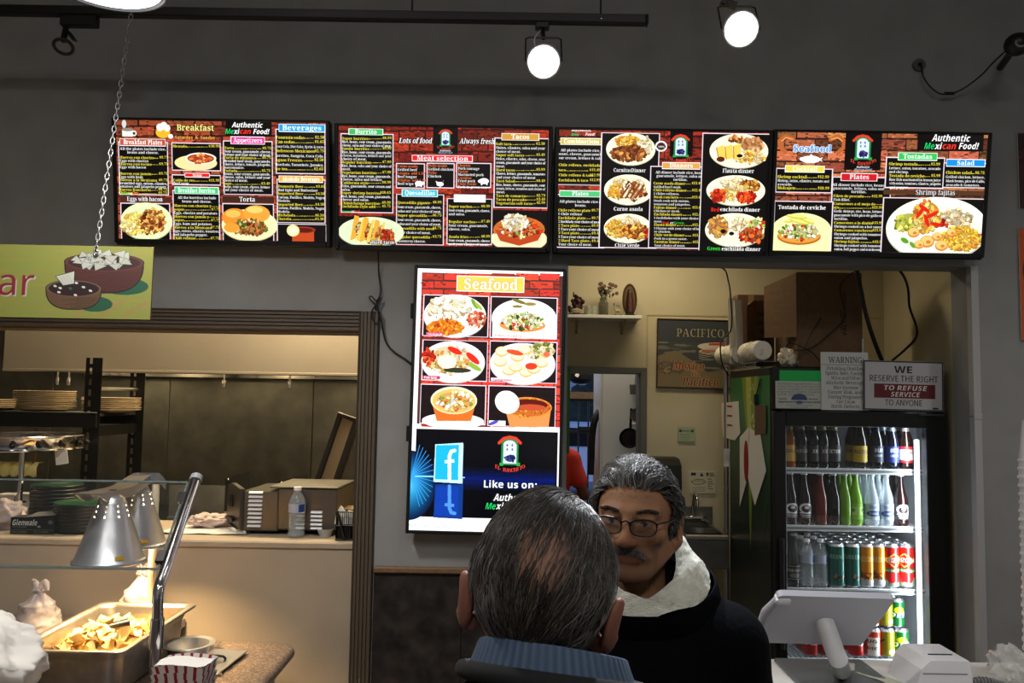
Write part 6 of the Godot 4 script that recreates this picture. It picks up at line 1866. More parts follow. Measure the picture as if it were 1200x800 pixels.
# what the doorway shows: a white partition with pans, a barred door, the street
func build_far(D: float, dx1: float) -> void:
	var dp := 5.0
	var x := w(706, 500, dp).x
	struct("wall_partition", span(x, 1.9, 0, 2.75, -dp, -dp - 0.55), M.white)
	struct("trim_7", span(x - 0.012, x, 0, 2.75, -dp - 0.02, -dp - 0.1), M.white)
	# hanging pans
	var names_ := ["steel saucepan hanging uppermost on the white partition", "steel pot hanging under the saucepan on the white partition", "black frying pan hanging lowest on the white partition", "second dark frying pan hanging beside the lowest one"]
	for k in 4:
		var c := w([744, 746, 738, 748][k], [462, 486, 513, 513][k], dp - 0.05 - 0.03 * (k % 2))
		var o := thing("hanging_pan", names_[k], "pan", c, "pans on the white partition")
		var B := Basis.from_euler(Vector3(PI / 2, 0, [0.0, 0.1, 0.25, -0.15][k]))
		var R: float = [0.034, 0.042, 0.062, 0.05][k]
		var H: float = [0.06, 0.04, 0.025, 0.025][k]
		var mt: Material = M.steel_dark if k < 2 else M.black
		part("pan_body", Geo.new().lathe([Vector2(0, 0), Vector2(R * 0.85, 0), Vector2(R, H), Vector2(R * 0.96, H), Vector2(R * 0.8, 0.004), Vector2(0, 0.004)], 26, Transform3D(B if k > 0 else Basis.IDENTITY, Vector3.ZERO)), mt, o)
		part("pan_handle", Geo.new().bar(Vector3(0.002, R * 0.9, 0.012), Vector3(0.006, R + 0.12, 0.02), 0.016, 0.006, Vector3.BACK, 0.002), M.chrome if k != 2 else M.black, o)
	solo("pan_rail", Geo.new().cyl(Vector3(w(738, 497, 4.96).x, w(745, 497, 4.96).y, -4.965), Vector3(w(756, 497, 4.96).x, w(745, 497, 4.96).y, -4.965), 0.008, 8), M.white, "short white rail across the hanging pans", "rail")
	# black hose on the partition's end
	solo("black_hose", Geo.new().tube(bez([w(702, 482, 5.25), w(697, 492, 5.2), w(694, 510, 5.2), w(693, 535, 5.2), w(692, 556, 5.2)], 24), 0.022, 10), M.rubber, "thick black hose hanging down the end of the white partition", "hose")
	# green strip in the doorway
	var gs := w(664, 480, D)
	solo("green_banner", Geo.new().box(Vector3(gs.x - 0.02, gs.y, -D + 0.035), Vector3(0.07, 0.47, 0.006), 0.001), mat(Color(0.08, 0.28, 0.10), 0.7), "narrow green cloth strip hanging in the doorway beside the upright screen", "banner")
	# far wall with its transom and barred door
	var df := 6.9
	var y1 := w(680, 459, df).y
	var y2 := w(680, 467, df).y
	var xl := -0.2
	var xr := 0.86
	var g := span(-0.34, xl, 0, 2.75, -df, -df - 0.12)
	span(xr, XR, 0, 2.75, -df, -df - 0.12, g)
	span(xl, xr, 2.35, 2.75, -df, -df - 0.12, g)
	struct("wall_far", g, M.beige)
	struct("wall_far_side", span(-0.34, -0.24, 0, 2.75, -5.32, -6.9), M.beige)
	struct("door_2", span(xl, xr, y2, y1, -df + 0.02, -df - 0.12), M.cap)
	var t := thing("security_gate", "black barred security gate in the far doorway to the street", "gate", Vector3(xl, 0, -df - 0.06))
	var wd := xr - xl
	var k := 0
	while k < 13:
		part("bar", Geo.new().cyl(Vector3(0.02 + (wd - 0.04) * k / 12.0, 0.04, 0), Vector3(0.02 + (wd - 0.04) * k / 12.0, y2 - 0.01, 0), 0.007, 8), M.black, t)
		k += 1
	for y in [0.08, 0.75, w(680, 506, df).y, w(680, 468, df).y]:
		part("rail", span(0.0, wd, y - 0.012, y + 0.012, 0.012, -0.012), M.black, t)
	part("lock_box", span(w(679, 505, df).x - xl, w(692, 505, df).x - xl, w(685, 505, df).y, w(685, 500, df).y, 0.03, -0.03, null, 0.004), M.black, t)
	# dark round thing hung in the transom
	var rd := w(681, 437, 6.3)
	t = thing("ceiling_fan_housing", "black round drum hung under the ceiling in the far room with a small tag", "drum", Vector3(rd.x, rd.y, -6.3))
	part("drum", Geo.new().lathe([Vector2(0, -0.088), Vector2(0.06, -0.08), Vector2(0.1, -0.05), Vector2(0.11, 0.0), Vector2(0.1, 0.1), Vector2(0, 0.12)], 28), M.black, t)
	part("tag", Geo.new().box(Vector3(-0.04, -0.02, 0.106), Vector3(0.03, 0.026, 0.002), 0.0, Basis.from_euler(Vector3(0, 0, -0.5))), M.paper, t)
	part("rod", Geo.new().cyl(Vector3(0, 0.1, 0), Vector3(0, 2.75 - rd.y, 0), 0.015, 10), M.black, t)
	# the street
	struct("ground", span(-14, 16, -0.25, -0.12, -7.2, -34), noisy(Color(0.34, 0.34, 0.35), Color(0.44, 0.44, 0.45), 0.02, 0.6, 0.9))
	t = thing("house", "pale house with a grey gable roof across the street, seen through the gate", "house", Vector3(1.2, -0.12, -22))
	part("walls", span(-3.2, 2.6, 0, 2.7, 0, -5), mat(Color(0.62, 0.66, 0.72), 0.8), t)
	part("roof", Geo.new().prism([Vector2(-3.6, 2.65), Vector2(3.0, 2.65), Vector2(-0.3, 4.1)], -5.6, Transform3D(Basis.IDENTITY, Vector3(0, 0, 0.3))), mat(Color(0.36, 0.37, 0.40), 0.9), t)
	for x2 in [-1.9, 1.2]:
		part("window", span(x2 - 0.5, x2 + 0.5, 1.0, 2.1, 0.03, -0.02), mat(Color(0.12, 0.13, 0.16), 0.2), t)
		var f := Geo.new()
		for s in [-1, 1]: f.box(Vector3(x2 + 0.53 * s, 1.55, 0.03), Vector3(0.08, 1.24, 0.06)).box(Vector3(x2, 1.55 + 0.58 * s, 0.03), Vector3(1.1, 0.08, 0.06))
		part("window_frame", f, M.white, t)
	part("door", span(-0.5, 0.4, 0, 2.05, 0.04, 0), mat(Color(0.3, 0.2, 0.16), 0.6), t)
	t = thing("shrub", "dark green shrub in front of the pale house, seen through the gate", "shrub", Vector3(2.3, -0.12, -20.2))
	part("foliage", lump(Vector3(1.3, 1.2, 0.8), 31, 0.5), bumpy(noisy(Color(0.05, 0.08, 0.05), Color(0.14, 0.18, 0.11), 0.05, 0.8, 0.9), 0.1, 3.0), t).position.y = 1.0
	# parked car
	t = thing("car", "white car parked across the street, seen through the gate", "car", Vector3(1.0, -0.12, -15))
	var body := [Vector2(-2.2, 0.35), Vector2(2.2, 0.35), Vector2(2.25, 0.7), Vector2(1.5, 0.95), Vector2(0.9, 1.4), Vector2(-0.9, 1.42), Vector2(-1.7, 0.98), Vector2(-2.2, 0.9)]
	part("body", Geo.new().prism(body, -1.7), mat(Color(0.78, 0.80, 0.84), 0.2), t)
	part("window", Geo.new().prism([Vector2(-1.45, 1.0), Vector2(1.2, 1.0), Vector2(0.78, 1.33), Vector2(-0.82, 1.35)], 0.02), mat(Color(0.04, 0.05, 0.06), 0.1), t)
	for x3 in [-1.35, 1.35]:
		part("wheel", Geo.new().lathe([Vector2(0, -0.1), Vector2(0.32, -0.1), Vector2(0.34, 0), Vector2(0.32, 0.1), Vector2(0, 0.1)], 24, Transform3D(Basis.from_euler(Vector3(PI / 2, 0, 0)), Vector3(x3, 0.34, -0.08))), M.rubber, t)
		part("wheel", Geo.new().lathe([Vector2(0, -0.1), Vector2(0.32, -0.1), Vector2(0.34, 0), Vector2(0.32, 0.1), Vector2(0, 0.1)], 24, Transform3D(Basis.from_euler(Vector3(PI / 2, 0, 0)), Vector3(x3, 0.34, -1.62))), M.rubber, t)

# ---------------------------------------------------------------- the drinks fridge
func ordinal(k: int) -> String:
	return ["topmost", "second from the top", "third from the top", "fourth from the top", "fifth from the top", "sixth from the top", "seventh from the top", "eighth from the top", "ninth from the top", "tenth from the top", "eleventh from the top", "twelfth from the top", "thirteenth from the top", "fourteenth from the top", "fifteenth from the top", "sixteenth from the top", "seventeenth from the top", "eighteenth from the top", "nineteenth from the top", "twentieth from the top", "sixth from the bottom", "fifth from the bottom", "fourth from the bottom", "third from the bottom", "second from the bottom", "lowest"][k]

# a printed band round a can or bottle, its middle towards +z
func wrap_label(g: Geo, r0: float, r1: float, y0: float, y1: float, half := PI, segs := 24) -> Geo:
	var rows := []
	var norms := []
	for q in 2:
		var row := PackedVector3Array()
		var nr := PackedVector3Array()
		for k in segs + 1:
			var a := PI / 2 + half - 2.0 * half * k / segs
			var r: float = r1 if q == 0 else r0
			row.append(Vector3(cos(a) * r, y1 if q == 0 else y0, sin(a) * r)); nr.append(Vector3(cos(a), 0, sin(a)))
		rows.append(row); norms.append(nr)
	return g.grid(rows, norms)

func can_proto(called: String, h: float, r: float, p: Pic, label: String, group: String) -> Node3D:
	var t := thing(called, label, "can", Vector3.ZERO, group)
	part("body", Geo.new().lathe([Vector2(0, 0.004), Vector2(r * 0.72, 0.0), Vector2(r, 0.009), Vector2(r, 0.0095)], 24).lathe([Vector2(r, h - 0.014), Vector2(r * 0.84, h - 0.003)], 24), M.alu, t)
	var m := printed(p, 0.28)
	m.metallic = 0.35
	part("print", wrap_label(Geo.new(), r, r, 0.0095, h - 0.014), m, t)
	part("lid", Geo.new().lathe([Vector2(r * 0.84, h - 0.004), Vector2(r * 0.86, h), Vector2(r * 0.8, h), Vector2(r * 0.77, h - 0.005), Vector2(0, h - 0.005)], 24), M.alu, t)
	part("pull_tab", Geo.new().box(Vector3(0, h - 0.003, 0.008), Vector3(0.014, 0.0015, 0.022), 0.0005), M.alu, t)
	return t

func bottle_proto(h: float, r: float, glass: Material, cap: Color, p: Pic, neck: Color, label: String, group: String) -> Node3D:
	var t := thing("glass_bottle", label, "bottle", Vector3.ZERO, group)
	part("body", Geo.new().lathe([Vector2(0, 0.003), Vector2(r * 0.85, 0), Vector2(r, 0.008), Vector2(r, h * 0.45), Vector2(r * 0.93, h * 0.54), Vector2(r * 0.6, h * 0.70), Vector2(r * 0.42, h * 0.82), Vector2(r * 0.4, h * 0.93), Vector2(r * 0.45, h * 0.94), Vector2(r * 0.45, h * 0.955), Vector2(0, h * 0.955)], 22), glass, t)
	part("crown_cap", Geo.new().lathe([Vector2(r * 0.5, h * 0.95), Vector2(r * 0.52, h * 0.955), Vector2(r * 0.46, h), Vector2(0, h)], 18), mat(cap, 0.35, 0.4), t)
	if p:
		part("paper_label", wrap_label(Geo.new(), r * 1.012, r * 1.012, h * 0.12, h * 0.42, PI * 0.55), printed(p, 0.5), t)
	if neck.a > 0.0:
		part("neck_foil", Geo.new().lathe([Vector2(r * 0.62, h * 0.70), Vector2(r * 0.45, h * 0.82), Vector2(r * 0.43, h * 0.93)], 20), mat(neck, 0.35, 0.5), t)
	return t

func small_print(bg: Color, fg: Color, words_: Array, band := Color(0, 0, 0, 0)) -> Pic:
	var p := Pic.new(160, 96, bg)
	if band.a > 0: p.rect(0, 0, 160, 18, band); p.rect(0, 80, 160, 96, band)
	for k in words_.size():
		p.text(80, 46 + 26 * k - 10 * (words_.size() - 1), words_[k], 30 if k == 0 else 18, fg, "sansbold", 1, 0.0 if words_[k].length() < 8 else 120.0, 0.15)
	return p

func build_fridge() -> void:
	var D := 3.4
	var xl := w(905, 600, D).x
	var xr := w(1109, 620, D).x
	var yt := w(1000, 431, D).y
	var z0 := -D
	var z1 := -4.05
	var t := thing("drinks_fridge", "tall black glass-door drinks fridge with a green printed side", "fridge", Vector3(xl, 0, z0))
	var W := xr - xl
	var Z := z1 - z0
	var ins := 0.055
	var yd0 := 0.2
	var yd1 := w(1000, 483, D).y
	part("side_panel", span(0, 0.045, 0.05, yt, 0, Z, null, 0.004), M.black, t)
	part("side_panel", span(W - 0.045, W, 0.05, yt, 0, Z, null, 0.004), M.black, t)
	part("top_panel", span(0.045, W - 0.045, yd1 + 0.02, yt, -0.02, Z, null, 0.003), M.black, t)
	part("back_panel", span(0.045, W - 0.045, 0.05, yd1 + 0.02, Z + 0.05, Z), mat(Color(0.55, 0.56, 0.57), 0.5), t)
	part("base", span(0.045, W - 0.045, 0.05, yd0, 0, Z + 0.05), M.black, t)
	var liner := mat(Color(0.62, 0.64, 0.65), 0.4)
	part("liner", span(0.046, 0.05, yd0, yd1 + 0.02, -0.05, Z + 0.05), liner, t)
	part("liner", span(W - 0.05, W - 0.046, yd0, yd1 + 0.02, -0.05, Z + 0.05), liner, t)
	part("liner", span(0.05, W - 0.05, yd1 + 0.012, yd1 + 0.018, -0.05, Z + 0.05), liner, t)
	for x in [0.06, W - 0.06]:
		for z in [-0.06, Z + 0.06]:
			part("foot", Geo.new().cyl(Vector3(x, 0, z), Vector3(x, 0.05, z), 0.02, 10), M.rubber, t)
	# side print: a lime stalk on green
	var pic := Pic.new(200, 520, Color(0.02, 0.06, 0.035))
	for k in 520:
		var f := clampf(1.0 - k / 330.0, 0.0, 1.0)
		pic.rect(0, k, 200, k + 1, Color(0.02 + 0.05 * f, 0.06 + 0.40 * f, 0.035 + 0.19 * f))
	pic.poly([Vector2(62, 0), Vector2(150, 0), Vector2(132, 90), Vector2(116, 220), Vector2(104, 330), Vector2(98, 220), Vector2(84, 90)], Color(0.42, 0.52, 0.16))
	pic.poly([Vector2(84, 0), Vector2(112, 0), Vector2(110, 120), Vector2(104, 250), Vector2(96, 120)], Color(0.66, 0.70, 0.30)); pic.poly([Vector2(128, 0), Vector2(142, 0), Vector2(126, 100), Vector2(116, 190)], Color(0.55, 0.62, 0.26))
	for k in 40:
		var f := pic.rg.randf()
		pic.oval(116 + (pic.rg.randf() - 0.5) * 40 * (1 - f), 230 * f, 2, 3, Color(0.75, 0.82, 0.55))
	var yg := yt - 0.035
	part("side_print", Geo.new().quad(Vector3(-0.001, yg, Z + 0.02), Vector3(-0.001, yg, -0.015), Vector3(-0.001, yg - 1.25, -0.015), Vector3(-0.001, yg - 1.25, Z + 0.02), Vector3.LEFT), printed(pic, 0.35), t)
	# lit header
	part("header_frame", span(0, W, yd1 + 0.004, yt, 0.012, -0.02, null, 0.004), M.black, t)
	var hy1 := w(940, 434, D).y
	part("header_lightbox", span(0.03, W - 0.03, yd1 + 0.03, hy1, 0.016, 0.008, null, 0.002), glow(Color(0.02, 0.42, 0.17), 0.55), t)
	# glass door
	var dr := part("door", span(0, 0.052, yd0, yd1, 0.03, -0.015, null, 0.004), M.black, t)
	var g := span(W - 0.09, W, yd0, yd1, 0.03, -0.015, null, 0.004)
	var dt := w(1000, 500, D).y
	span(0.052, W - 0.09, dt, yd1, 0.03, -0.015, g, 0.003)
	span(0.052, W - 0.09, yd0, yd0 + 0.08, 0.03, -0.015, g, 0.003)
	part("door_frame", g, M.black, dr)
	part("pane", Geo.new().quad(Vector3(0.05, dt, 0.01), Vector3(W - 0.088, dt, 0.01), Vector3(W - 0.088, yd0 + 0.08, 0.01), Vector3(0.05, yd0 + 0.08, 0.01), Vector3.BACK), pane(Color(0.9, 0.95, 0.95), 0.02), dr)
	part("handle", Geo.new().bar(Vector3(0.022, 0.75, 0.05), Vector3(0.022, 1.2, 0.05), 0.018, 0.02, Vector3.BACK, 0.004), M.black_matt, dr)
	part("hinge", Geo.new().bar(Vector3(W - 0.12, yd1 - 0.005, 0.034), Vector3(W - 0.02, yd1 - 0.005, 0.034), 0.016, 0.008), mat(Color(0.3, 0.31, 0.32), 0.4, 0.6), t)
	# light tube inside, along the door's hinge side
	var lx := W - 0.093
	part("light_tube", span(lx - 0.018, lx, yd0 + 0.1, dt - 0.05, -0.022, -0.04, null, 0.004), glow(Color(0.93, 0.97, 1.0), 2.2), t)
	var l := AreaLight3D.new()
	l.name = "fridge_light"
	l.area_size = Vector2(0.03, 1.3)
	l.light_color = Color(0.90, 0.96, 1.0)
	l.light_energy = 0.6
	l.area_normalize_energy = true
	l.shadow_enabled = true
	l.set("area_range", 4.0)
	l.set("area_attenuation", 2.0)
	l.position = Vector3(lx - 0.03, 1.05, -0.045)
	l.basis = Basis.looking_at(Vector3(-0.75, 0, -0.66))
	t.add_child(l, true)
	# shelves
	var ys := []
	for q in [[1000, 549], [1000, 616], [1000, 689], [1000, 771], [1000, 850]]:
		ys.append(w(q[0], q[1], D + 0.08).y)
	for y in ys:
		var s := part("shelf", span(0.052, W - 0.06, y - 0.022, y + 0.002, -0.065, -0.075, null, 0.002), mat(Color(0.78, 0.80, 0.81), 0.3), t)
		g = Geo.new()
		for k in 30: g.cyl(Vector3(0.055 + (W - 0.115) * k / 29.0, y - 0.004, -0.075), Vector3(0.055 + (W - 0.115) * k / 29.0, y - 0.004, Z + 0.06), 0.0022, 5)
		g.cyl(Vector3(0.055, y - 0.008, -0.3), Vector3(W - 0.06, y - 0.008, -0.3), 0.003, 6)
		part("shelf_wire", g, M.white, s)
		part("price_rail", span(0.054, W - 0.062, y - 0.014, y - 0.006, -0.062, -0.066), mat(Color(0.45, 0.47, 0.48), 0.4), s)
	stock_fridge(t.position, ys, W, Z)
	fridge_top(xl, xr, yt, D, Z)
	fridge_side(xl)

func stock_fridge(o: Vector3, ys: Array, W: float, Z: float) -> void:
	var zf := -0.115
	var col := func(px: float, y: float) -> float: return w(px, y, 3.52).x - o.x
	var put := func(proto: Node3D, used: Array, x: float, y: float, z: float, label: String, turn := 0.0) -> void:
		if used[0] == false:
			used[0] = true
			proto.position = o + Vector3(x, y, z); proto.rotation.y = turn
			proto.set_meta("label", label)
		else:
			dup(proto, o + Vector3(x, y, z), label, turn)
	# top shelf: beers
	var dark := mat(Color(0.06, 0.035, 0.02), 0.08)
	var y: float = ys[0]
	var n := Color(0.50, 0.47, 0.38)
	var beers := [[924, mat(Color(0.50, 0.28, 0.05), 0.08), small_print(Color(0.72, 0.55, 0.2), Color(0.3, 0.15, 0.05), ["GOLD"]), n, "amber bottle with a gold label at the hinge-free end of the top shelf"], [938, dark, small_print(Color(0.08, 0.09, 0.1), Color(0.55, 0.56, 0.55), ["NEGRA"]), n, "dark bottle with a dim label, second along the top shelf"], [952, dark, small_print(Color(0.05, 0.05, 0.05), Color(0.75, 0.76, 0.75), ["XX"]), n, "dark foil-necked bottle, third along the top shelf"], [963, dark, small_print(Color(0.06, 0.04, 0.04), Color(0.7, 0.6, 0.55), ["XX"]), n, "dark foil-necked bottle, fourth along the top shelf"], [976, dark, small_print(Color(0.04, 0.04, 0.045), Color(0.85, 0.86, 0.86), ["VICTORIA"]), n, "dark foil-necked bottle with white lettering, fifth along the top shelf"], [1007, mat(Color(0.10, 0.07, 0.02), 0.1), small_print(Color(0.66, 0.56, 0.10), Color(0.15, 0.15, 0.12), ["PACIFICO"]), Color(0, 0, 0, 0), "dark bottle with a big yellow label in the middle of the top shelf"], [1026, mat(Color(0.02, 0.03, 0.06), 0.1), small_print(Color(0.03, 0.05, 0.16), Color(0.7, 0.74, 0.8), ["BUD", "LIGHT"]), Color(0.05, 0.06, 0.14), "dark blue labelled bottle beside the yellow-labelled one"], [1044, mat(Color(0.03, 0.04, 0.09), 0.1), small_print(Color(0.05, 0.14, 0.45), Color(0.85, 0.9, 0.95), ["BUD", "LIGHT"]), Color(0.5, 0.55, 0.6), "bright blue labelled bottle on the top shelf"], [1061, mat(Color(0.10, 0.04, 0.03), 0.1), small_print(Color(0.85, 0.85, 0.84), Color(0.6, 0.08, 0.08), ["KING"], Color(0.72, 0.08, 0.08)), Color(0.55, 0.5, 0.48), "bottle with a red and white label at the lamp end of the top shelf"]]
	for b in beers:
		var proto := bottle_proto(0.232, 0.0305, b[1], Color(0.6, 0.55, 0.4), b[2], b[3], b[4], "beer bottles on the top shelf")
		var used := [false]
		for r in 2:
			var lab: String = b[4] if r == 0 else "bottle behind the " + b[4]
			put.call(proto, used, col.call(b[0], 540), y, zf - r * 0.075, " ".join(lab.split(" ").slice(0, 16)))
	# second shelf: sodas in glass
	y = ys[1]
	var em := Pic.new(96, 96, Color(0.16, 0.07, 0.06))
	em.oval(48, 34, 30, 32, Color(0.85, 0.85, 0.85)); em.oval(48, 36, 20, 22, Color(0.16, 0.07, 0.06)); em.oval(48, 28, 9, 10, Color(0.8, 0.8, 0.8)); em.rect(20, 58, 76, 66, Color(0.85, 0.85, 0.85)); em.rect(24, 72, 72, 78, Color(0.75, 0.75, 0.75)); em.rect(28, 84, 68, 88, Color(0.75, 0.75, 0.75))
	var bl := Pic.new(128, 96, Color(0.66, 0.72, 0.78))
	bl.text(64, 30, "TOPO", 22, Color(0.15, 0.25, 0.5), "sansbold", 1, 0, 0.15); bl.oval(64, 60, 44, 18, Color(0.15, 0.24, 0.46)); bl.text(64, 66, "CHICO", 17, Color(0.85, 0.9, 0.95), "sansbold", 1)
	var sq := Pic.new(128, 96, Color(0.42, 0.62, 0.10))
	sq.rect(18, 20, 58, 70, Color(0.62, 0.76, 0.36)); sq.rect(70, 20, 110, 70, Color(0.58, 0.73, 0.32)); sq.oval(38, 40, 10, 12, Color(0.3, 0.45, 0.1)); sq.oval(90, 40, 10, 12, Color(0.3, 0.45, 0.1))
	var cola := mat(Color(0.11, 0.035, 0.03), 0.07)
	var clear := pane(Color(0.80, 0.86, 0.90), 0.35)
	var sodas := [[926, cola, em, "dark red soda bottle with a white round emblem at the second shelf's end"], [942, cola, em, "dark red soda bottle with a white round emblem, next to the end one"], [961, mat(Color(0.34, 0.10, 0.035), 0.07), null, "orange-brown soda bottle on the second shelf"], [976, mat(Color(0.05, 0.02, 0.018), 0.07), null, "nearly black soda bottle between the orange and the lime ones"], [989, mat(Color(0.34, 0.50, 0.06), 0.07), null, "lime green soda bottle beside the nearly black one"], [1002, mat(Color(0.40, 0.60, 0.08), 0.07), sq, "lime green soda bottle with a square label, in front on the second shelf"], [1021, clear, bl, "clear mineral water bottle with a blue label, on the second shelf"], [1038, clear, bl, "clear mineral water bottle with a blue label, nearer the lamp"], [1055, cola, em, "dark soda bottle with a white emblem beside the fridge lamp"]]
	for b in sodas:
		var proto := bottle_proto(0.222, 0.0295, b[1], Color(0.72, 0.74, 0.75), b[2], Color(0, 0, 0, 0), b[3], "soda bottles on the second shelf")
		var used := [false]
		for r in 4:
			var lab: String = b[3] if r == 0 else ["", "second", "third", "fourth"][r] + " back behind the " + b[3]
			put.call(proto, used, col.call(b[0], 600) + (0.004 * r if b[0] < 1030 else 0.0), y, zf - r * 0.072, " ".join(lab.split(" ").slice(0, 16)))
	# third shelf: a bottle, water, tall cans
	y = ys[2]
	var lb := Pic.new(96, 96, Color(0.07, 0.07, 0.07))
	lb.box(6, 8, 90, 90, Color(0.06, 0.06, 0.06), Color(0.5, 0.5, 0.48), 4); lb.text(48, 44, "SIDRAL", 22, Color(0.66, 0.65, 0.6), "sansbold", 1); lb.oval(48, 66, 22, 14, Color(0.4, 0.4, 0.38))
	var bp := bottle_proto(0.222, 0.0295, pane(Color(0.22, 0.24, 0.23), 0.75), Color(0.5, 0.5, 0.5), lb, Color(0, 0, 0, 0), "dark glass bottle with a square dark label at the third shelf's end", "")
	bp.position = o + Vector3(col.call(929, 680), y, zf)
	for k in 2:
		for r in 3:
			var lab: String = "clear water bottle, %s, on the third shelf beside the teal cans%s" % [["outer", "inner"][k], ["", " second back", " third back"][r]]
			water_bottle(lab, o + Vector3(col.call([945, 961][k], 680), y, zf - r * 0.075), 0.2, 0.031)
	var tea := Pic.new(256, 192, Color(0.12, 0.36, 0.32))
	for k in 5: tea.rect(86 + k * 18, 0, 90 + k * 18, 192, Color(0.20, 0.46, 0.40))
	tea.text(128, 60, "GREEN TEA", 26, Color(0.55, 0.72, 0.62), "sansbold", 1); tea.heap(128, 150, 26, 24, [Color(0.7, 0.5, 0.45), Color(0.2, 0.25, 0.2)], 16, 6)
	var mg := Pic.new(256, 192, Color(0.82, 0.52, 0.08))
	mg.text(128, 72, "ARIZONA", 34, Color(0.92, 0.78, 0.5), "sansbold", 1, 110); mg.rect(0, 150, 256, 192, Color(0.72, 0.74, 0.75)); mg.heap(128, 140, 100, 16, [Color(0.75, 0.2, 0.08), Color(0.9, 0.5, 0.1), Color(0.3, 0.4, 0.1)], 50, 9)
	var wm := Pic.new(256, 192, Color(0.74, 0.08, 0.06))
	for s in [[52, 20], [42, 14]]: wm.poly([Vector2(128, 64 - s[0] * 0.7), Vector2(128 + s[0], 64), Vector2(128, 64 + s[0] * 0.7), Vector2(128 - s[0], 64)], Color(0.95, 0.8, 0.3) if s[1] == 20 else Color(0.70, 0.06, 0.06))
	wm.text(128, 74, "ARIZONA", 32, Color(0.96, 0.9, 0.85), "sansbold", 1, 104, 0.15); wm.rect(70, 104, 186, 124, Color(0.2, 0.4, 0.22)); wm.text(128, 120, "WATERMELON", 15, Color(0.9, 0.95, 0.9), "sansbold", 1)
	wm.rect(0, 150, 256, 192, Color(0.55, 0.62, 0.55)); wm.oval(112, 150, 26, 26, Color(0.86, 0.12, 0.12)); wm.oval(146, 150, 26, 26, Color(0.86, 0.12, 0.12))
	var cans := [[980, tea, "tall teal tea can nearest the water bottles"], [998, tea, "tall teal tea can beside the orange ones"], [1014, mg, "tall orange-yellow can beside the teal ones"], [1027, mg, "tall orange-yellow can beside the red ones"], [1043, wm, "tall red can with a yellow diamond, beside the orange ones"], [1062, wm, "tall red can with melon hearts beside the fridge lamp"]]
	var protos := {}
	for c in cans:
		if not protos.has(c[1]): protos[c[1]] = [can_proto("drink_can", 0.186, 0.0345, c[1], c[2], "tall cans on the third shelf"), [false]]
		for r in 6:
			var lab: String = c[2] if r == 0 else ["", "second", "third", "fourth", "fifth", "sixth"][r] + " back in line behind the " + c[2]
			put.call(protos[c[1]][0], protos[c[1]][1], col.call(c[0], 680) + (0.0 if c[0] > 1035 else 0.002 * r), y, zf - r * 0.0705, " ".join(lab.split(" ").slice(0, 16)), [0.0, 0.4, -0.3, 0.0, 0.1, -0.7][cans.find(c)])
	# fourth shelf: short cans, two high
	y = ys[3]
	var rd := Pic.new(160, 128, Color(0.62, 0.04, 0.05))
	rd.text(80, 76, "Cola", 48, Color(0.95, 0.93, 0.92), "serifbold", 1, 0, 0.2)
	var og := Pic.new(160, 128, Color(0.80, 0.20, 0.05))
	og.rect(60, 30, 100, 128, Color(0.9, 0.88, 0.84)); og.text(80, 60, "JUGO", 24, Color(0.2, 0.1, 0.05), "sansbold", 1); og.text(80, 96, "DIET", 20, Color(0.2, 0.1, 0.05), "sansbold", 1)
	var yl := Pic.new(160, 128, Color(0.62, 0.60, 0.10))
	yl.oval(50, 44, 16, 16, Color(0.82, 0.8, 0.3)); yl.line(Vector2(60, 60), Vector2(76, 40), 7, Color(0.1, 0.2, 0.08)); yl.rect(90, 96, 124, 118, Color(0.85, 0.85, 0.8))
	var gn := Pic.new(160, 128, Color(0.03, 0.34, 0.12))
	gn.oval(80, 44, 18, 18, Color(0.75, 0.78, 0.1)); gn.outlined(80, 82, "Sprite", 42, Color(0.9, 0.95, 0.92), Color(0.05, 0.2, 0.4), "sansbold", 1, 0, 2, 0.2)
	var shorts := [[949, rd, "red cola can, first column behind the tablet"], [968, rd, "red cola can, second column behind the tablet"], [1002, rd, "red cola can, column nearest the orange cans"], [1022, og, "orange-red can with a white band"], [1038, yl, "yellow-green soda can"], [1055, gn, "green lemon soda can beside the fridge lamp"]]
	protos = {}
	for c in shorts:
		if not protos.has(c[1]): protos[c[1]] = [can_proto("soda_can", 0.1225, 0.0325, c[1], c[2], "short cans on the fourth shelf"), [false]]
		for r in 4:
			for lv in 2:
				var lab: String = c[2] + (", upper one" if lv else ", lower one") + ["", " in front", " second back", " third back", ""][r + 1]
				put.call(protos[c[1]][0], protos[c[1]][1], col.call(c[0], 750) + (-0.012 if lv == 1 and c[1] == gn else 0.0), y + lv * 0.1225, zf - r * 0.068 - lv * 0.012, " ".join(lab.split(" ").slice(0, 16)), [0.3, -0.4, 0.5, -0.3, -0.5, -0.25][shorts.find(c)] + lv * 0.2)
	for k in 3:
		var c: Array = protos[rd]
		dup(c[0], o + Vector3(col.call([985, 1020, 1052][k], 800), ys[4], zf), "red cola can standing on the lowest shelf, %s" % ["far from the lamp", "in the middle", "nearest the lamp"][k])

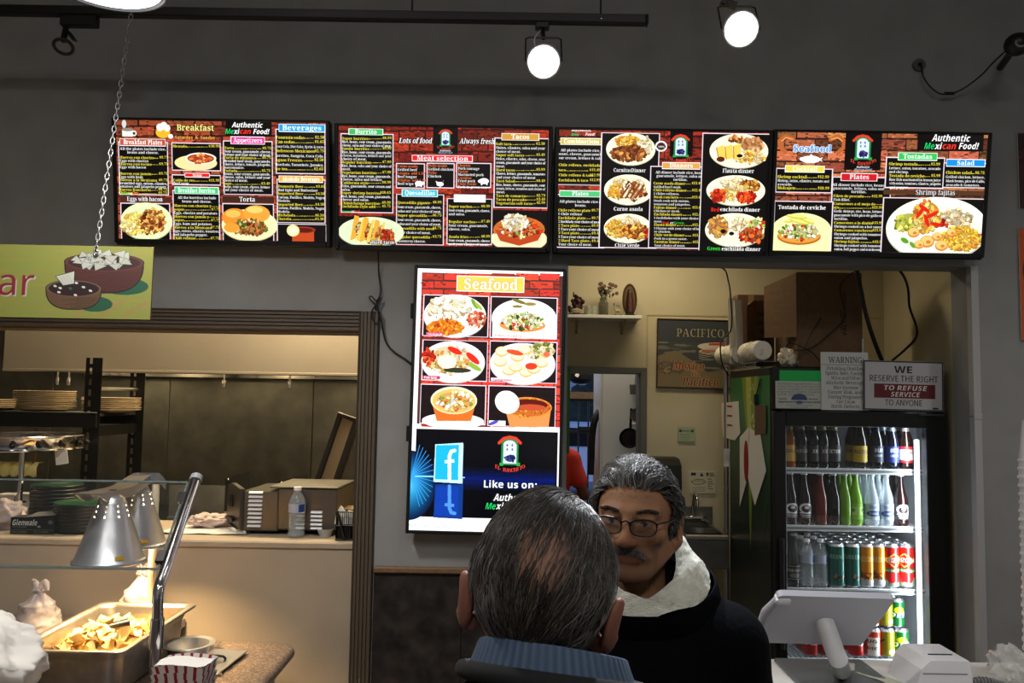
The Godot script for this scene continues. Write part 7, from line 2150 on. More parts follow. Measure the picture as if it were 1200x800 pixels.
func fridge_top(xl: float, xr: float, yt: float, D: float, Z: float) -> void:
	# signs stuck on the header
	var p := Pic.new(256, 154, Color(0.66, 0.68, 0.64))
	for k in 5: p.text(8, 20 + 15 * k, ["This facility is inspected by the county.", "A copy of the most recent inspection", "report is available for review here,", "or upon request. Questions, complaints,", "and comments:"][k], 14, Color(0.35, 0.37, 0.36), "sans", 0, 236 - 30 * (k / 4))
	p.oval(128, 104, 44, 34, Color(0.20, 0.26, 0.42)); p.rect(80, 106, 176, 140, Color(0.66, 0.68, 0.64)); p.oval(128, 120, 18, 10, Color(0.35, 0.4, 0.55))
	p.text(14, 104, "County", 13, Color(0.1, 0.12, 0.25), "sansbold"); p.text(178, 104, "Services", 13, Color(0.1, 0.12, 0.25), "sansbold"); p.text(128, 122, "Department of Environmental Health", 14, Color(0.1, 0.12, 0.25), "sansbold", 1, 230)
	p.text(128, 138, "Please call with any questions", 11, Color(0.4, 0.42, 0.4), "sans", 1); p.text(128, 150, "Consumer Protection", 10, Color(0.4, 0.42, 0.4), "sans", 1)
	var c := w(936, 462.5, D - 0.02)
	poster("inspection_notice", Vector3(c.x, c.y, -D + 0.026), Vector2(0.197, 0.115), p, "pale printed notice with a blue emblem under the fridge's green lightbox", "notice")
	p = Pic.new(210, 270, Color(0.72, 0.73, 0.72))
	p.text(112, 50, "WARNING:", 38, Color(0.08, 0.08, 0.09), "serif", 1, 160); p.rect(0, 58, 210, 60, Color(0.25, 0.25, 0.26))
	for k in 9: p.text(108, 84 + 22 * k, ["Drinking Distilled", "Spirits, Beer, Coolers,", "Wine and Other", "Alcoholic Beverages", "May Increase", "Cancer Risk, and,", "During Pregnancy,", "Can Cause", "Birth Defects."][k], 21, Color(0.16, 0.16, 0.17), "serif", 1, minf(180, 9.4 * [18, 23, 14, 19, 12, 17, 17, 9, 14][k]))
	c = w(989.5, 446.5, D - 0.03)
	poster("warning_sign", Vector3(c.x, c.y, -D + 0.034), Vector2(0.197, 0.243), p, "tall white WARNING sign about alcohol in the middle of the fridge header", "sign")
	p = Pic.new(360, 240, Color(0.66, 0.66, 0.67))
	p.box(1, 1, 359, 239, Color(0.68, 0.68, 0.69), Color(0.10, 0.10, 0.11), 6)
	p.text(180, 58, "WE", 44, Color(0.05, 0.05, 0.06), "sansbold", 1, 84); p.text(180, 100, "RESERVE THE RIGHT", 40, Color(0.12, 0.12, 0.13), "sans", 1, 310)
	p.rect(48, 112, 322, 180, Color(0.36, 0.05, 0.08)); p.text(186, 142, "TO REFUSE", 32, Color(0.85, 0.84, 0.84), "sansbold", 1, 196, 0.18); p.text(186, 173, "SERVICE", 32, Color(0.85, 0.84, 0.84), "sansbold", 1, 132, 0.18)
	p.text(180, 216, "TO ANYONE", 38, Color(0.12, 0.12, 0.13), "sans", 1, 168); p.rect(310, 222, 336, 230, Color(0.15, 0.15, 0.15))
	c = w(1058, 452, D - 0.04)
	poster("refusal_sign", Vector3(c.x, c.y, -D + 0.045), Vector2(0.335, 0.207), p, "white sign with a dark red band, WE RESERVE THE RIGHT TO REFUSE SERVICE", "sign", Vector3(0, 0, -0.012), M.black)
	# the tall carton
	var a := w(931, 430, 3.62)
	var b := w(1008, 430, 3.62)
	var top := w(970, 319, 3.62).y
	p = Pic.new(256, 200, Color(0.39, 0.295, 0.205))
	p.text(20, 190, "PACTIV", 34, Color(0.10, 0.07, 0.05), "sansbold", 0, 90)
	p.text(26, 160, "1200 COUNT", 16, Color(0.12, 0.08, 0.06), "sansbold"); p.rect(150, 170, 200, 190, Color(0.30, 0.22, 0.15))
	p.im.rotate_90(COUNTERCLOCKWISE)
	var t := thing("tall_carton", "large brown carton standing on the drinks fridge, its flap open", "carton", Vector3((a.x + b.x) * 0.5 + 0.014, yt, -3.62))
	var hw := (b.x - a.x) * 0.5
	var hh := top - yt
	part("box", span(-hw, hw, 0, hh, 0, -0.3, null, 0.003), M.cardboard, t)
	part("print", Geo.new().quad(Vector3(-hw * 0.3, hh * 0.95, 0.001), Vector3(hw * 0.55, hh * 0.95, 0.001), Vector3(hw * 0.55, hh * 0.3, 0.001), Vector3(-hw * 0.3, hh * 0.3, 0.001), Vector3.BACK), printed(p, 0.9), t)
	part("flap", Geo.new().prism([Vector2(0, 0), Vector2(0.2, 0.03), Vector2(0.2, hh - 0.17), Vector2(0, hh - 0.15)], 0.004, Transform3D(Basis(Vector3(-0.45, -0.1, -0.88).normalized(), Vector3.UP, Vector3(-0.88, 0, 0.45).normalized()), Vector3(-hw, 0.145, 0.0))), M.cardboard, t)
	part("tape", span(-hw - 0.001, hw + 0.001, hh - 0.001, hh + 0.001, -0.12, -0.18), mat(Color(0.6, 0.48, 0.33), 0.3), t)
	solo("white_roll", Geo.new().cyl(Vector3(-0.05, 0.025, 0.01), Vector3(0.055, 0.025, 0), 0.025, 20).lathe([Vector2(0.025, 0), Vector2(0.018, 0.012), Vector2(0, 0.02)], 20, Transform3D(Basis.from_euler(Vector3(0, 0, -PI / 2)), Vector3(0.055, 0.025, 0))), M.paper, "white paper roll lying on the fridge behind the refusal sign", "roll").position = Vector3(w(1074, 418, 3.7).x, yt, -3.72)
	solo("power_lead", Geo.new().tube(bez([w(1002, 308, 3.42), w(1008, 335, 3.44), w(1014, 365, 3.46), w(1024, 398, 3.5), w(1036, 428, 3.55)], 30), 0.0095, 8), M.rubber, "thick black power lead running from the soffit down behind the fridge signs", "cable")
	solo("thin_lead", Geo.new().tube(bez([w(1046, 308, 3.44), w(1058, 322, 3.5), w(1064, 338, 3.6), w(1066, 360, 3.7), w(1074, 383, 3.7), w(1073, 396, 3.66), w(1060, 410, 3.6), w(1046, 422, 3.56)], 40), 0.0055, 8), M.rubber, "thin looping black lead from the soffit beside the side wall", "cable")
	solo("aerial_rod", Geo.new().cyl(w(1011, 425, 3.45), w(1011, 397, 3.45), 0.004, 8), M.alu, "thin metal rod standing up behind the WARNING sign", "rod")
	solo("wire_tangle", Geo.new().tube(bez([w(1001, 318, 3.6), w(985, 335, 3.59), w(990, 370, 3.59), w(950, 408, 3.59), w(925, 412, 3.58), w(930, 428, 3.58), w(960, 430, 3.6)], 40), 0.0028, 6).tube(bez([w(962, 372, 3.6), w(948, 395, 3.59), w(935, 420, 3.58), w(918, 418, 3.58), w(925, 402, 3.58), w(950, 412, 3.58), w(965, 428, 3.6)], 40), 0.0024, 6), M.rubber, "tangle of thin black wires in front of the tall carton", "wires")

func fridge_side(xl: float) -> void:
	var P := func(px: float, py: float) -> Vector3:
		var d := 3.7
		for k in 4: d *= xl / maxf(0.1, w(px, py, d).x)
		var q := w(px, py, d)
		q.x = xl - 0.006
		return q
	var sheets := [[[[846, 472], [866, 470], [868, 508], [862, 516], [848, 512]], M.paper, "folded white leaflet with red print taped high on the fridge's side"], [[[868, 512], [879, 500], [877, 560], [868, 592]], M.paper, "narrow white paper strip taped on the fridge's side"], [[[880, 502], [892, 508], [899, 552], [886, 592], [877, 556]], M.paper, "kite-shaped white paper taped on the fridge's side"], [[[886, 474], [899, 475], [899, 508], [886, 510]], M.cardboard, "small tan paper card taped on the fridge's side"]]
	for s in sheets:
		var g := Geo.new()
		var pts := []
		for q in s[0]:
			var v: Vector3 = P.call(q[0], q[1])
			pts.append(Vector2(v.z, v.y))
		g.prism(pts, 0.0015, Transform3D(Basis(Vector3.BACK, Vector3.UP, Vector3.LEFT), Vector3(xl - 0.002 - 0.001 * sheets.find(s), 0, 0)))
		var o := solo("taped_paper", g, s[1], s[2], "paper", "papers taped on the fridge side")
		if sheets.find(s) == 0:
			var st := Geo.new()
			for k in 3:
				var v: Vector3 = P.call(856, 476 + 11 * k)
				st.box(Vector3(xl - 0.0042, v.y, v.z), Vector3(0.001, 0.008, 0.09))
			part("red_print", st, mat(Color(0.6, 0.12, 0.1), 0.7), o)
	var v: Vector3 = P.call(876, 540)
	var ov := []
	for k in 20: ov.append(Vector2(v.z + cos(TAU * k / 20) * 0.035, v.y + sin(TAU * k / 20) * 0.095))
	solo("red_tag", Geo.new().prism(ov, 0.0015, Transform3D(Basis(Vector3.BACK, Vector3.UP, Vector3.LEFT), Vector3(xl - 0.006, 0, 0))), mat(Color(0.55, 0.06, 0.05), 0.6), "long oval red tag between the two white papers on the fridge's side", "tag")
	solo("hanging_plug", Geo.new().tube(bez([P.call(893, 444), P.call(890, 455), P.call(888, 462)]), 0.003, 6).box(P.call(888, 468), Vector3(0.02, 0.05, 0.02), 0.004), M.rubber, "small black plug hanging on the fridge's side near its top", "plug")

# ---------------------------------------------------------------- the salsa bar in front of the pass
func build_buffet() -> void:
	var H := 0.885
	var xr := w(343, 750, 2.88).x
	var zb := -2.9
	var zf := -1.55
	var granite := mat(Color.WHITE, 0.28)
	var im := Image.create(512, 512, false, Image.FORMAT_RGBA8)
	im.fill(Color(0.43, 0.38, 0.34))
	var gp := Pic.new(8, 8)
	gp.im = im; gp.W = 512; gp.H = 512
	gp.heap(256, 256, 360, 360, [Color(0.49, 0.43, 0.39), Color(0.38, 0.33, 0.29), Color(0.56, 0.50, 0.45)], 3600, 6, 0.9)
	for k in 2600: gp._oval(gp.rg.randf() * 512, gp.rg.randf() * 512, 1.2 + gp.rg.randf() * 2.6, 1.0 + gp.rg.randf() * 2.2, [Color(0.12, 0.10, 0.09), Color(0.72, 0.62, 0.54), Color(0.30, 0.20, 0.16)][k % 3], k)
	granite.albedo_texture = ImageTexture.create_from_image(im)
	granite.uv1_triplanar = true
	granite.uv1_world_triplanar = true
	granite.uv1_scale = Vector3.ONE * 3.0
	var t := thing("salsa_bar_counter", "granite-topped salsa bar counter with a rounded dark edge", "counter", Vector3.ZERO)
	var r := 0.019
	var prof := [Vector2(-2.7 - xr, H - 2 * r)]
	for k in 9:
		var a := -PI / 2 + PI * k / 8.0
		prof.append(Vector2(cos(a) * r - r, H - r + sin(a) * r))
	prof.append(Vector2(-2.7 - xr, H))
	# the top, its corner by the pass rounded
	var top := Geo.new()
	var rows := []
	var outline := [Vector2(-2.7 - xr, zb), Vector2(-0.07, zb)]
	for k in 7: outline.append(Vector2(-0.07 + sin(PI / 2 * k / 6.0) * 0.07, zb + 0.07 - cos(PI / 2 * k / 6.0) * 0.07))
	outline.append(Vector2(0, zf)); outline.append(Vector2(-2.7 - xr, zf))
	top.prism(outline, 2 * r, Transform3D(Basis(Vector3.RIGHT, Vector3.BACK, Vector3.DOWN), Vector3(xr, H, 0)))
	for k in range(1, outline.size() - 2):
		var p: Vector2 = outline[k]
		var q: Vector2 = outline[k + 1]
		top.cyl(Vector3(xr + p.x, H - r, p.y), Vector3(xr + q.x, H - r, q.y), r, 14)
	top.cyl(Vector3(-2.7, H - r, zb), Vector3(xr - 0.07, H - r, zb), r, 14)
	part("granite_top", top, granite, t)
	part("rear_ledge", span(-2.6, -1.28, H - 0.05, H - 0.02, zb - 0.06, -3.255), M.steel, t)
	part("cabinet", span(-2.65, xr - 0.05, 0, H - 2 * r, zb + 0.05, zf - 0.05), M.beige, t)
	# the pan of chips
	var pr := w(145, 758, 2.31)
	var rim_y := (pr.y + w(227, 711, 2.84).y) * 0.5
	var px := pr.x - 0.165
	var pz0 := -2.31
	var pz1 := -2.84
	var pan := thing("steel_pan", "deep stainless steam table pan full of tortilla chips under the heat lamps", "pan", Vector3(px, H, (pz0 + pz1) * 0.5))
	var rings := []
	var h := rim_y - H
	for q in [[0.138, 0.245, 0.03, h], [0.136, 0.24, 0.03, 0.004], [0.13, 0.235, 0.03, 0.0]]: pass
	var corner := func(hx: float, hz: float, rr: float, y: float) -> PackedVector3Array:
		var o := PackedVector3Array()
		for c in 4:
			var cx: float = (hx - rr) * [1, -1, -1, 1][c]
			var cz: float = (hz - rr) * [1, 1, -1, -1][c]
			for k in 7:
				var a := PI / 2 * c + PI / 2 * k / 6.0
				o.append(Vector3(cx + cos(a) * rr, y, cz + sin(a) * rr))
		return o
	rings = [corner.call(0.1655, 0.268, 0.022, h - 0.008), corner.call(0.1665, 0.269, 0.022, h - 0.003), corner.call(0.164, 0.2665, 0.022, h), corner.call(0.148, 0.25, 0.04, h - 0.002), corner.call(0.145, 0.247, 0.04, h - 0.014), corner.call(0.143, 0.245, 0.04, h - 0.03), corner.call(0.14, 0.242, 0.04, h - 0.034), corner.call(0.132, 0.234, 0.04, 0.014), corner.call(0.122, 0.224, 0.04, 0.002), corner.call(0.001, 0.001, 0.001, 0.001)]
	part("shell", Geo.new().sheet(rings, true), noisy(Color(0.52, 0.51, 0.50), Color(0.62, 0.61, 0.60), 0.02, 2.0, 0.30, 0.9), pan)
	chips(px, rim_y, (pz0 + pz1) * 0.5)
	# tongs
	var a0 := w(108, 752, 2.5)
	var b0 := w(152, 738, 2.56)
	t = thing("serving_tongs", "black serving tongs lying on the tortilla chips", "tongs", (a0 + b0) * 0.5 + Vector3(0, 0.03, 0.01))
	var dir := (b0 - a0)
	for s in [-1, 1]:
		var nrm: Vector3 = Vector3(-dir.z, 0, dir.x).normalized() * 0.012 * s
		part("arm", Geo.new().tube(bez([-dir * 0.5, -dir * 0.1 + nrm + Vector3(0, 0.006, 0), dir * 0.5 + nrm * 1.4], 10), [0.004, 0.006, 0.007, 0.007, 0.007, 0.007, 0.007, 0.008, 0.009, 0.010, 0.011], 8), M.black, t)
	part("hinge", Geo.new().ball(-dir * 0.5, Vector3(0.009, 0.007, 0.009)), M.black, t)
	heat_lamp(H)
	sneeze_guard(H)
	# bags at the back
	for k in 2:
		var c := w([45, 166][k], [715, 705][k], 3.09)
		var rr: float = [0.088, 0.1][k]
		var o := thing("plastic_bag", ["white tied plastic bag behind the chip pan at the frame's edge", "white tied plastic bag behind the heat lamp's pole"][k], "bag", Vector3(c.x, H - 0.02, -3.09), "tied plastic bags")
		var rows2 := []
		var f := FastNoiseLite.new()
		f.seed = 3 + k; f.frequency = 1.2; f.fractal_octaves = 3
		var knot_y: float = w([45, 166][k], [688, 668][k], 3.09).y - H
		for i in 26:
			var v := i / 25.0
			var row := PackedVector3Array()
			var rad: float = rr * lerpf(1.0, 0.66, v / 0.72)
			if v >= 0.72: rad = lerpf(rr * 0.66, 0.016, pow((v - 0.72) / 0.28, 0.7))
			for q in 40:
				var a := TAU * q / 40.0
				var nn := 1.0 + 0.28 * f.get_noise_3d(cos(a) * 1.2, v * 2.4, sin(a) * 1.2) + 0.10 * sin(a * 9 + v * 3) * smoothstep(0.5, 1.0, v)
				row.append(Vector3(cos(a) * rad * nn, v * knot_y, sin(a) * rad * nn * 0.9))
			rows2.append(row)
		var film := mat(Color(0.78, 0.74, 0.74), 0.35)
		film.backlight_enabled = true
		film.backlight = Color(0.35, 0.3, 0.3)
		part("film", Geo.new().sheet(rows2, true), film, o)
		part("knot", lump(Vector3(0.026, 0.022, 0.022), 40 + k, 0.5), film, o).position = Vector3(0, knot_y + 0.012, 0)
		for s in [-1, 1]:
			part("ear", Geo.new().tube(bez([Vector3(0, knot_y + 0.01, 0), Vector3(0.02 * s, knot_y + 0.04, 0), Vector3(0.028 * s + 0.006, knot_y + 0.05 - 0.02 * (s + 1), 0.006)], 8), [0.012, 0.014, 0.014, 0.013, 0.012, 0.012, 0.010, 0.008, 0.005], 8), film, o)
	# paper-lined dark pan beside the chips
	var dp := w(4, 770, 2.12)
	t = thing("dark_pan", "dark steel pan lined with white paper at the frame's edge beside the chips", "pan", Vector3(dp.x - 0.1, H, -2.02))
	var dk := Geo.new()
	var dh := w(10, 782, 2.0).y - H
	for s in [-1, 1]:
		dk.box(Vector3(0.15 * s, dh * 0.5, 0), Vector3(0.012, dh, 0.3), 0.003).box(Vector3(0, dh * 0.5, 0.15 * s), Vector3(0.312, dh, 0.012), 0.003)
	part("walls", dk.box(Vector3(0, 0.004, 0), Vector3(0.3, 0.008, 0.3)), M.steel_dark, t)
	part("rim", span(-0.165, 0.165, dh, dh + 0.006, 0.165, 0.15).box(Vector3(0.16, dh + 0.003, 0), Vector3(0.014, 0.006, 0.33)).box(Vector3(-0.16, dh + 0.003, 0), Vector3(0.014, 0.006, 0.33)), M.steel, t)
	solo("paper_liner", lump(Vector3(0.17, 0.12, 0.13), 51, 0.3), M.paper, "crumpled white paper bag standing in the dark pan beside the chips", "paper bag").position = Vector3(dp.x - 0.05, H + 0.19, -2.08)
	# two inserts on the granite
	var ip := w(232, 757, 2.62)
	t = thing("round_insert", "round steel insert standing on the granite behind the guard post", "insert", Vector3(ip.x - 0.045, H, -2.66))
	part("well", Geo.new().lathe([Vector2(0, 0), Vector2(0.055, 0), Vector2(0.066, 0.06), Vector2(0.08, 0.063), Vector2(0.082, 0.067), Vector2(0.064, 0.065), Vector2(0.053, 0.004), Vector2(0, 0.004)], 36), M.alu, t)
	t = thing("steel_cover", "flat notched steel cover lying on the granite beside the round insert", "cover", Vector3(w(250, 757, 2.6).x - 0.012, H, -2.66))
	part("plate", Geo.new().box(Vector3(0, 0.01, 0), Vector3(0.12, 0.004, 0.22), 0.001, Basis.from_euler(Vector3(0.02, -0.1, 0))), M.alu, t)
	for s in [-1, 1]: part("turned_edge", Geo.new().box(Vector3(0, 0.005, 0.108 * s), Vector3(0.12, 0.01, 0.003)), M.alu, t)
	part("handle", Geo.new().tube(bez([Vector3(-0.03, 0.012, 0), Vector3(-0.025, 0.026, 0), Vector3(0.025, 0.026, 0), Vector3(0.03, 0.012, 0)], 10), 0.004, 8), M.black, t)
	paper_boats(H)
	salsa_sign()

func chips(px: float, ry: float, pz: float) -> void:
	var cm := []
	for c in [Color(0.90, 0.74, 0.42), Color(0.94, 0.82, 0.52), Color(0.86, 0.66, 0.34)]: cm.append(bumpy(mat(c, 0.7), 0.05, 0.1))
	var protos := []
	var rg := RandomNumberGenerator.new()
	rg.seed = 11
	for k in 5:
		var o := thing("tortilla_chip", "golden tortilla chip heaped in the steel pan under the heat lamps", "chip", Vector3.ZERO, "tortilla chips in the pan")
		var rows := []
		for i in 8:
			var row := PackedVector3Array()
			for j in 8:
				var u := i / 7.0
				var v := (j / 7.0 - 0.5) * (1.0 - u * 0.96) * 0.8
				var x := (u - 0.4) * 0.05
				var z := v * 0.07
				row.append(Vector3(x, 0.014 * sin(x * 50 + k) * cos(z * 45 + k * 2) + 0.003 * sin(x * 160 + k), z))
			rows.append(row)
		part("chip", Geo.new().sheet(rows), cm[k % 3], o)
		protos.append(o)
	var placed := 0
	for k in 230:
		var a := rg.randf() * TAU
		var q := sqrt(rg.randf())
		var x := cos(a) * q * 0.125
		var z := sin(a) * q * 0.225
		var hgt := -0.055 + 0.085 * (1.0 - q * q) * (0.8 + 0.3 * sin(z * 9)) + rg.randf_range(-0.03, 0.0)
		var at := Vector3(px + x, ry + hgt, pz + z)
		var turn := Vector3(rg.randf_range(-0.9, 0.9), rg.randf() * TAU, rg.randf_range(-0.9, 0.9))
		var o: Node3D = protos[placed] if placed < 5 else dup(protos[k % 5], at, "golden tortilla chip heaped in the steel pan under the heat lamps")
		o.position = at
		o.rotation = turn
		placed += 1
	solo("crumb_bed", lump(Vector3(0.134, 0.045, 0.234), 61, 0.15), cm[2], "bed of broken tortilla chips filling the steel pan", "chips").position = Vector3(px, ry - 0.09, pz)
	get_node("crumb_bed").set_meta("kind", "stuff")

func heat_lamp(H: float) -> void:
	var dl := [2.55, 2.83]
	var base := w(177, 690, 2.862)
	var t := thing("heat_lamp", "double heat lamp with two aluminium cone shades over the chip pan", "heat lamp", Vector3(base.x, H, -2.862))
	var O := t.position
	var c0 := w(128, 657, dl[0])
	var c1 := w(158, 638, dl[1])
	var yb := (c0.y + c1.y) * 0.5
	var cs := [Vector3(c0.x, yb, -dl[0]) - O, Vector3(c1.x, yb, -dl[1]) - O]
	var shade_h := 0.205
	var shade := mat(Color(0.70, 0.71, 0.73), 0.36, 0.85)
	for k in 2:
		var c: Vector3 = cs[k]
		var g := Geo.new()
		g.lathe([Vector2(0.103, -0.004), Vector2(0.108, -0.001), Vector2(0.107, 0.006), Vector2(0.099, 0.012), Vector2(0.058, 0.135)], 60, Transform3D(Basis.IDENTITY, c))
		# the vented band, cut by rows of holes
		var n := 72
		for row in 9:
			var y0 := 0.135 + 0.0052 * row
			var y1 := y0 + 0.0052
			for q in n:
				var hole := (row in [1, 4, 7]) and q % 8 == 0
				if hole: continue
				var pts := []
				for e in [[q, y0], [q + 1, y0], [q + 1, y1], [q, y1]]:
					var rad: float = 0.058 - 0.33 * (e[1] - 0.135)
					var a: float = TAU * e[0] / n
					pts.append(c + Vector3(cos(a) * rad, e[1], sin(a) * rad))
				g.quad(pts[0], pts[1], pts[2], pts[3], (pts[0] + pts[2]) * 0.5 - c - Vector3(0, 0.14, 0))
		g.lathe([Vector2(0.0426, 0.1818), Vector2(0.036, 0.196), Vector2(0.024, shade_h), Vector2(0, shade_h)], 40, Transform3D(Basis.IDENTITY, c))
		part("shade", g, shade, t)
		part("socket", Geo.new().cyl(c + Vector3(0, 0.13, 0), c + Vector3(0, shade_h - 0.002, 0), 0.019, 14), M.black, t)
		part("bulb", Geo.new().lathe([Vector2(0, 0.062), Vector2(0.026, 0.064), Vector2(0.033, 0.075), Vector2(0.028, 0.105), Vector2(0.016, 0.125), Vector2(0.014, 0.14), Vector2(0, 0.14)], 20, Transform3D(Basis.IDENTITY, c)), glow(Color(1.0, 0.80, 0.48), 9.0), t)
		var st := part("warning_sticker", wrap_label(Geo.new(), 0.0985, 0.095, 0.018, 0.029, 0.14, 6), mat(Color(0.75, 0.62, 0.08), 0.5), t)
		st.position = c
		st.rotation.y = 0.75
		var l := OmniLight3D.new()
		l.name = "heat_bulb_light"
		l.light_color = Color(1.0, 0.84, 0.60)
		l.light_energy = 1.5
		l.light_size = 0.03
		l.omni_range = 8.0
		l.omni_attenuation = 2.0
		l.shadow_enabled = true
		l.position = c + Vector3(0, 0.095, 0)
		t.add_child(l, true)
	# the arm they hang from, a folded plate rising to the back
	var top0: Vector3 = cs[0] + Vector3(-0.03, shade_h + 0.015, 0.10)
	var top1: Vector3 = cs[1] + Vector3(0.005, shade_h + 0.032, 0.0)
	var back := Vector3(0.0, cs[1].y + shade_h + 0.012, 0.0)
	var arm := Geo.new()
	var cl := bez([top0, cs[0].lerp(cs[1], 0.4) + Vector3(0, shade_h + 0.016, 0), top1, top1.lerp(back, 0.5) + Vector3(0, 0.02, 0), back], 24)
	var r0 := []
	for q in [[-0.036, 0.0], [0.036, 0.0], [0.036, -0.03], [0.033, -0.03], [0.033, -0.003], [-0.033, -0.003], [-0.033, -0.03], [-0.036, -0.03], [-0.036, 0.0]]:
		var line := PackedVector3Array()
		for k in cl.size():
			var taper := clampf(k / 3.0, 0.15, 1.0)
			line.append(cl[k] + Vector3(q[0], q[1] * taper, 0.0))
		r0.append(line)
	for k in r0.size() - 1: arm.sheet([r0[k], r0[k + 1]])
	part("arm", arm, M.alu, t)
	part("pole", Geo.new().tube([Vector3(back.x, 0.0, back.z), Vector3(back.x, back.y - 0.012, back.z)], 0.013, 16), mat(Color(0.80, 0.76, 0.66), 0.4), t)
	part("base_plate", Geo.new().box(Vector3(back.x, 0.006, back.z), Vector3(0.09, 0.012, 0.09), 0.004), M.alu, t)
	for k in 2:
		part("hanger", Geo.new().cyl(cs[k] + Vector3(0, shade_h - 0.004, 0), cs[k] + Vector3(0, shade_h + 0.016, 0), 0.012, 12), M.black, t)

func sneeze_guard(H: float) -> void:
	var b := w(186, 690, 2.13)
	var tip := w(230, 560, 2.42)
	var t := thing("sneeze_guard", "chrome post and leaning glass sneeze guard in front of the chip pan", "sneeze guard", Vector3(b.x, H, -2.13))
	var p := b - t.position
	var q := tip - t.position
	part("post", Geo.new().tube(bez([Vector3(p.x, 0.0, p.z), Vector3(p.x, p.y * 0.5, p.z), p + Vector3(0, -0.07, 0), p, p.lerp(q, 0.18), p.lerp(q, 0.6), q], 40), 0.0138, 18), M.chrome, t)
	part("foot", Geo.new().lathe([Vector2(0, 0), Vector2(0.04, 0), Vector2(0.04, 0.006), Vector2(0.02, 0.016), Vector2(0, 0.016)], 24, Transform3D(Basis.IDENTITY, Vector3(p.x, 0, p.z))), M.chrome, t)
	var up := (q - p).normalized()
	part("end_cap", Geo.new().cyl(q - up * 0.012, q + up * 0.006, 0.018, 18), mat(Color(0.55, 0.56, 0.58), 0.4), t)
	part("sleeve", Geo.new().cyl(p + Vector3(0, -0.15, 0), p + Vector3(0, -0.075, 0), 0.0175, 18), M.chrome, t)
	var clear_pane := pane(Color(0.9, 0.95, 0.93), 0.004)
	clear_pane.metallic_specular = 0.09
	var g0 := p.lerp(q, 0.16) + Vector3(-0.02, 0, 0)
	var g1 := p.lerp(q, 0.955) + Vector3(-0.02, 0, 0)
	var n := up.cross(Vector3.RIGHT).normalized()
	part("pane", Geo.new().box((g0 + g1) * 0.5 + Vector3(-0.55, 0, 0), Vector3(1.1, (g1 - g0).length(), 0.006), 0.0, Basis(Vector3.RIGHT, up, Vector3.RIGHT.cross(up))), clear_pane, t)
	var e := Geo.new()
	for c in [g0, g1]: e.bar(c, c + Vector3(-1.1, 0, 0), 0.0022, 0.007, up)
	part("pane_edge", e, mat(Color(0.30, 0.34, 0.33), 0.25), t)
	for f in [0.12, 0.8]:
		var c := g0.lerp(g1, f)
		part("clip", Geo.new().box(c + Vector3(0.004, 0, 0), Vector3(0.034, 0.04, 0.018), 0.003, Basis(Vector3.RIGHT, up, Vector3.RIGHT.cross(up))), M.black if f < 0.5 else M.chrome, t)
	part("side_edge", Geo.new().bar(g0, g1, 0.0022, 0.006, Vector3.RIGHT), mat(Color(0.30, 0.34, 0.33), 0.25), t)

func paper_boats(H: float) -> void:
	var c := w(220, 790, 2.08)
	var first: Node3D = null
	var white := mat(Color(0.84, 0.80, 0.78), 0.6)
	var red := mat(Color(0.55, 0.06, 0.10), 0.6)
	var topy := w(220, 769, 2.08).y
	var step := (topy - H - 0.055) / 9.0
	for k in 10:
		var at := Vector3(c.x, H + k * step, -2.06)
		var lab := "red striped paper food boat, %s of the nested stack" % ordinal(9 - k)
		if first:
			dup(first, at + Vector3(sin(k * 3.1) * 0.002, 0, cos(k * 2.3) * 0.002), lab, sin(k * 1.9) * 0.02)
			continue
		first = thing("paper_boat", lab, "food tray", at, "nested paper boats")
		var gw := Geo.new()
		var gr := Geo.new()
		gw.box(Vector3(0, 0.001, 0), Vector3(0.104, 0.002, 0.064))
		for s in [-1, 1]:
			for q in 16:
				var g := gr if q % 3 == 1 else gw
				var x0 := -0.052 + 0.0065 * q
				var x1 := x0 + 0.0065
				var f := 1.24
				g.quad(Vector3(x0, 0, 0.032 * s), Vector3(x1, 0, 0.032 * s), Vector3(x1 * f, 0.055 - 2.6 * x1 * x1, 0.048 * s), Vector3(x0 * f, 0.055 - 2.6 * x0 * x0, 0.048 * s), Vector3(0, 0, s))
			for q in 8:
				var g := gr if q % 3 == 1 else gw
				var z0 := -0.032 + 0.008 * q
				var z1 := z0 + 0.008
				g.quad(Vector3(0.052 * s, 0, z0), Vector3(0.052 * s, 0, z1), Vector3(0.0645 * s, 0.048, z1 * 1.5), Vector3(0.0645 * s, 0.048, z0 * 1.5), Vector3(s, 0, 0))
		part("tray", gw, white, first)
		part("stripes", gr, red, first)
	var bd := thing("paper_pad", "white folded paper lying in the topmost red striped boat", "paper", Vector3(c.x, topy - 0.012, -2.06))
	part("sheet", paper_sheet(0.118, 0.082, 8, 0.012), M.paper, bd)

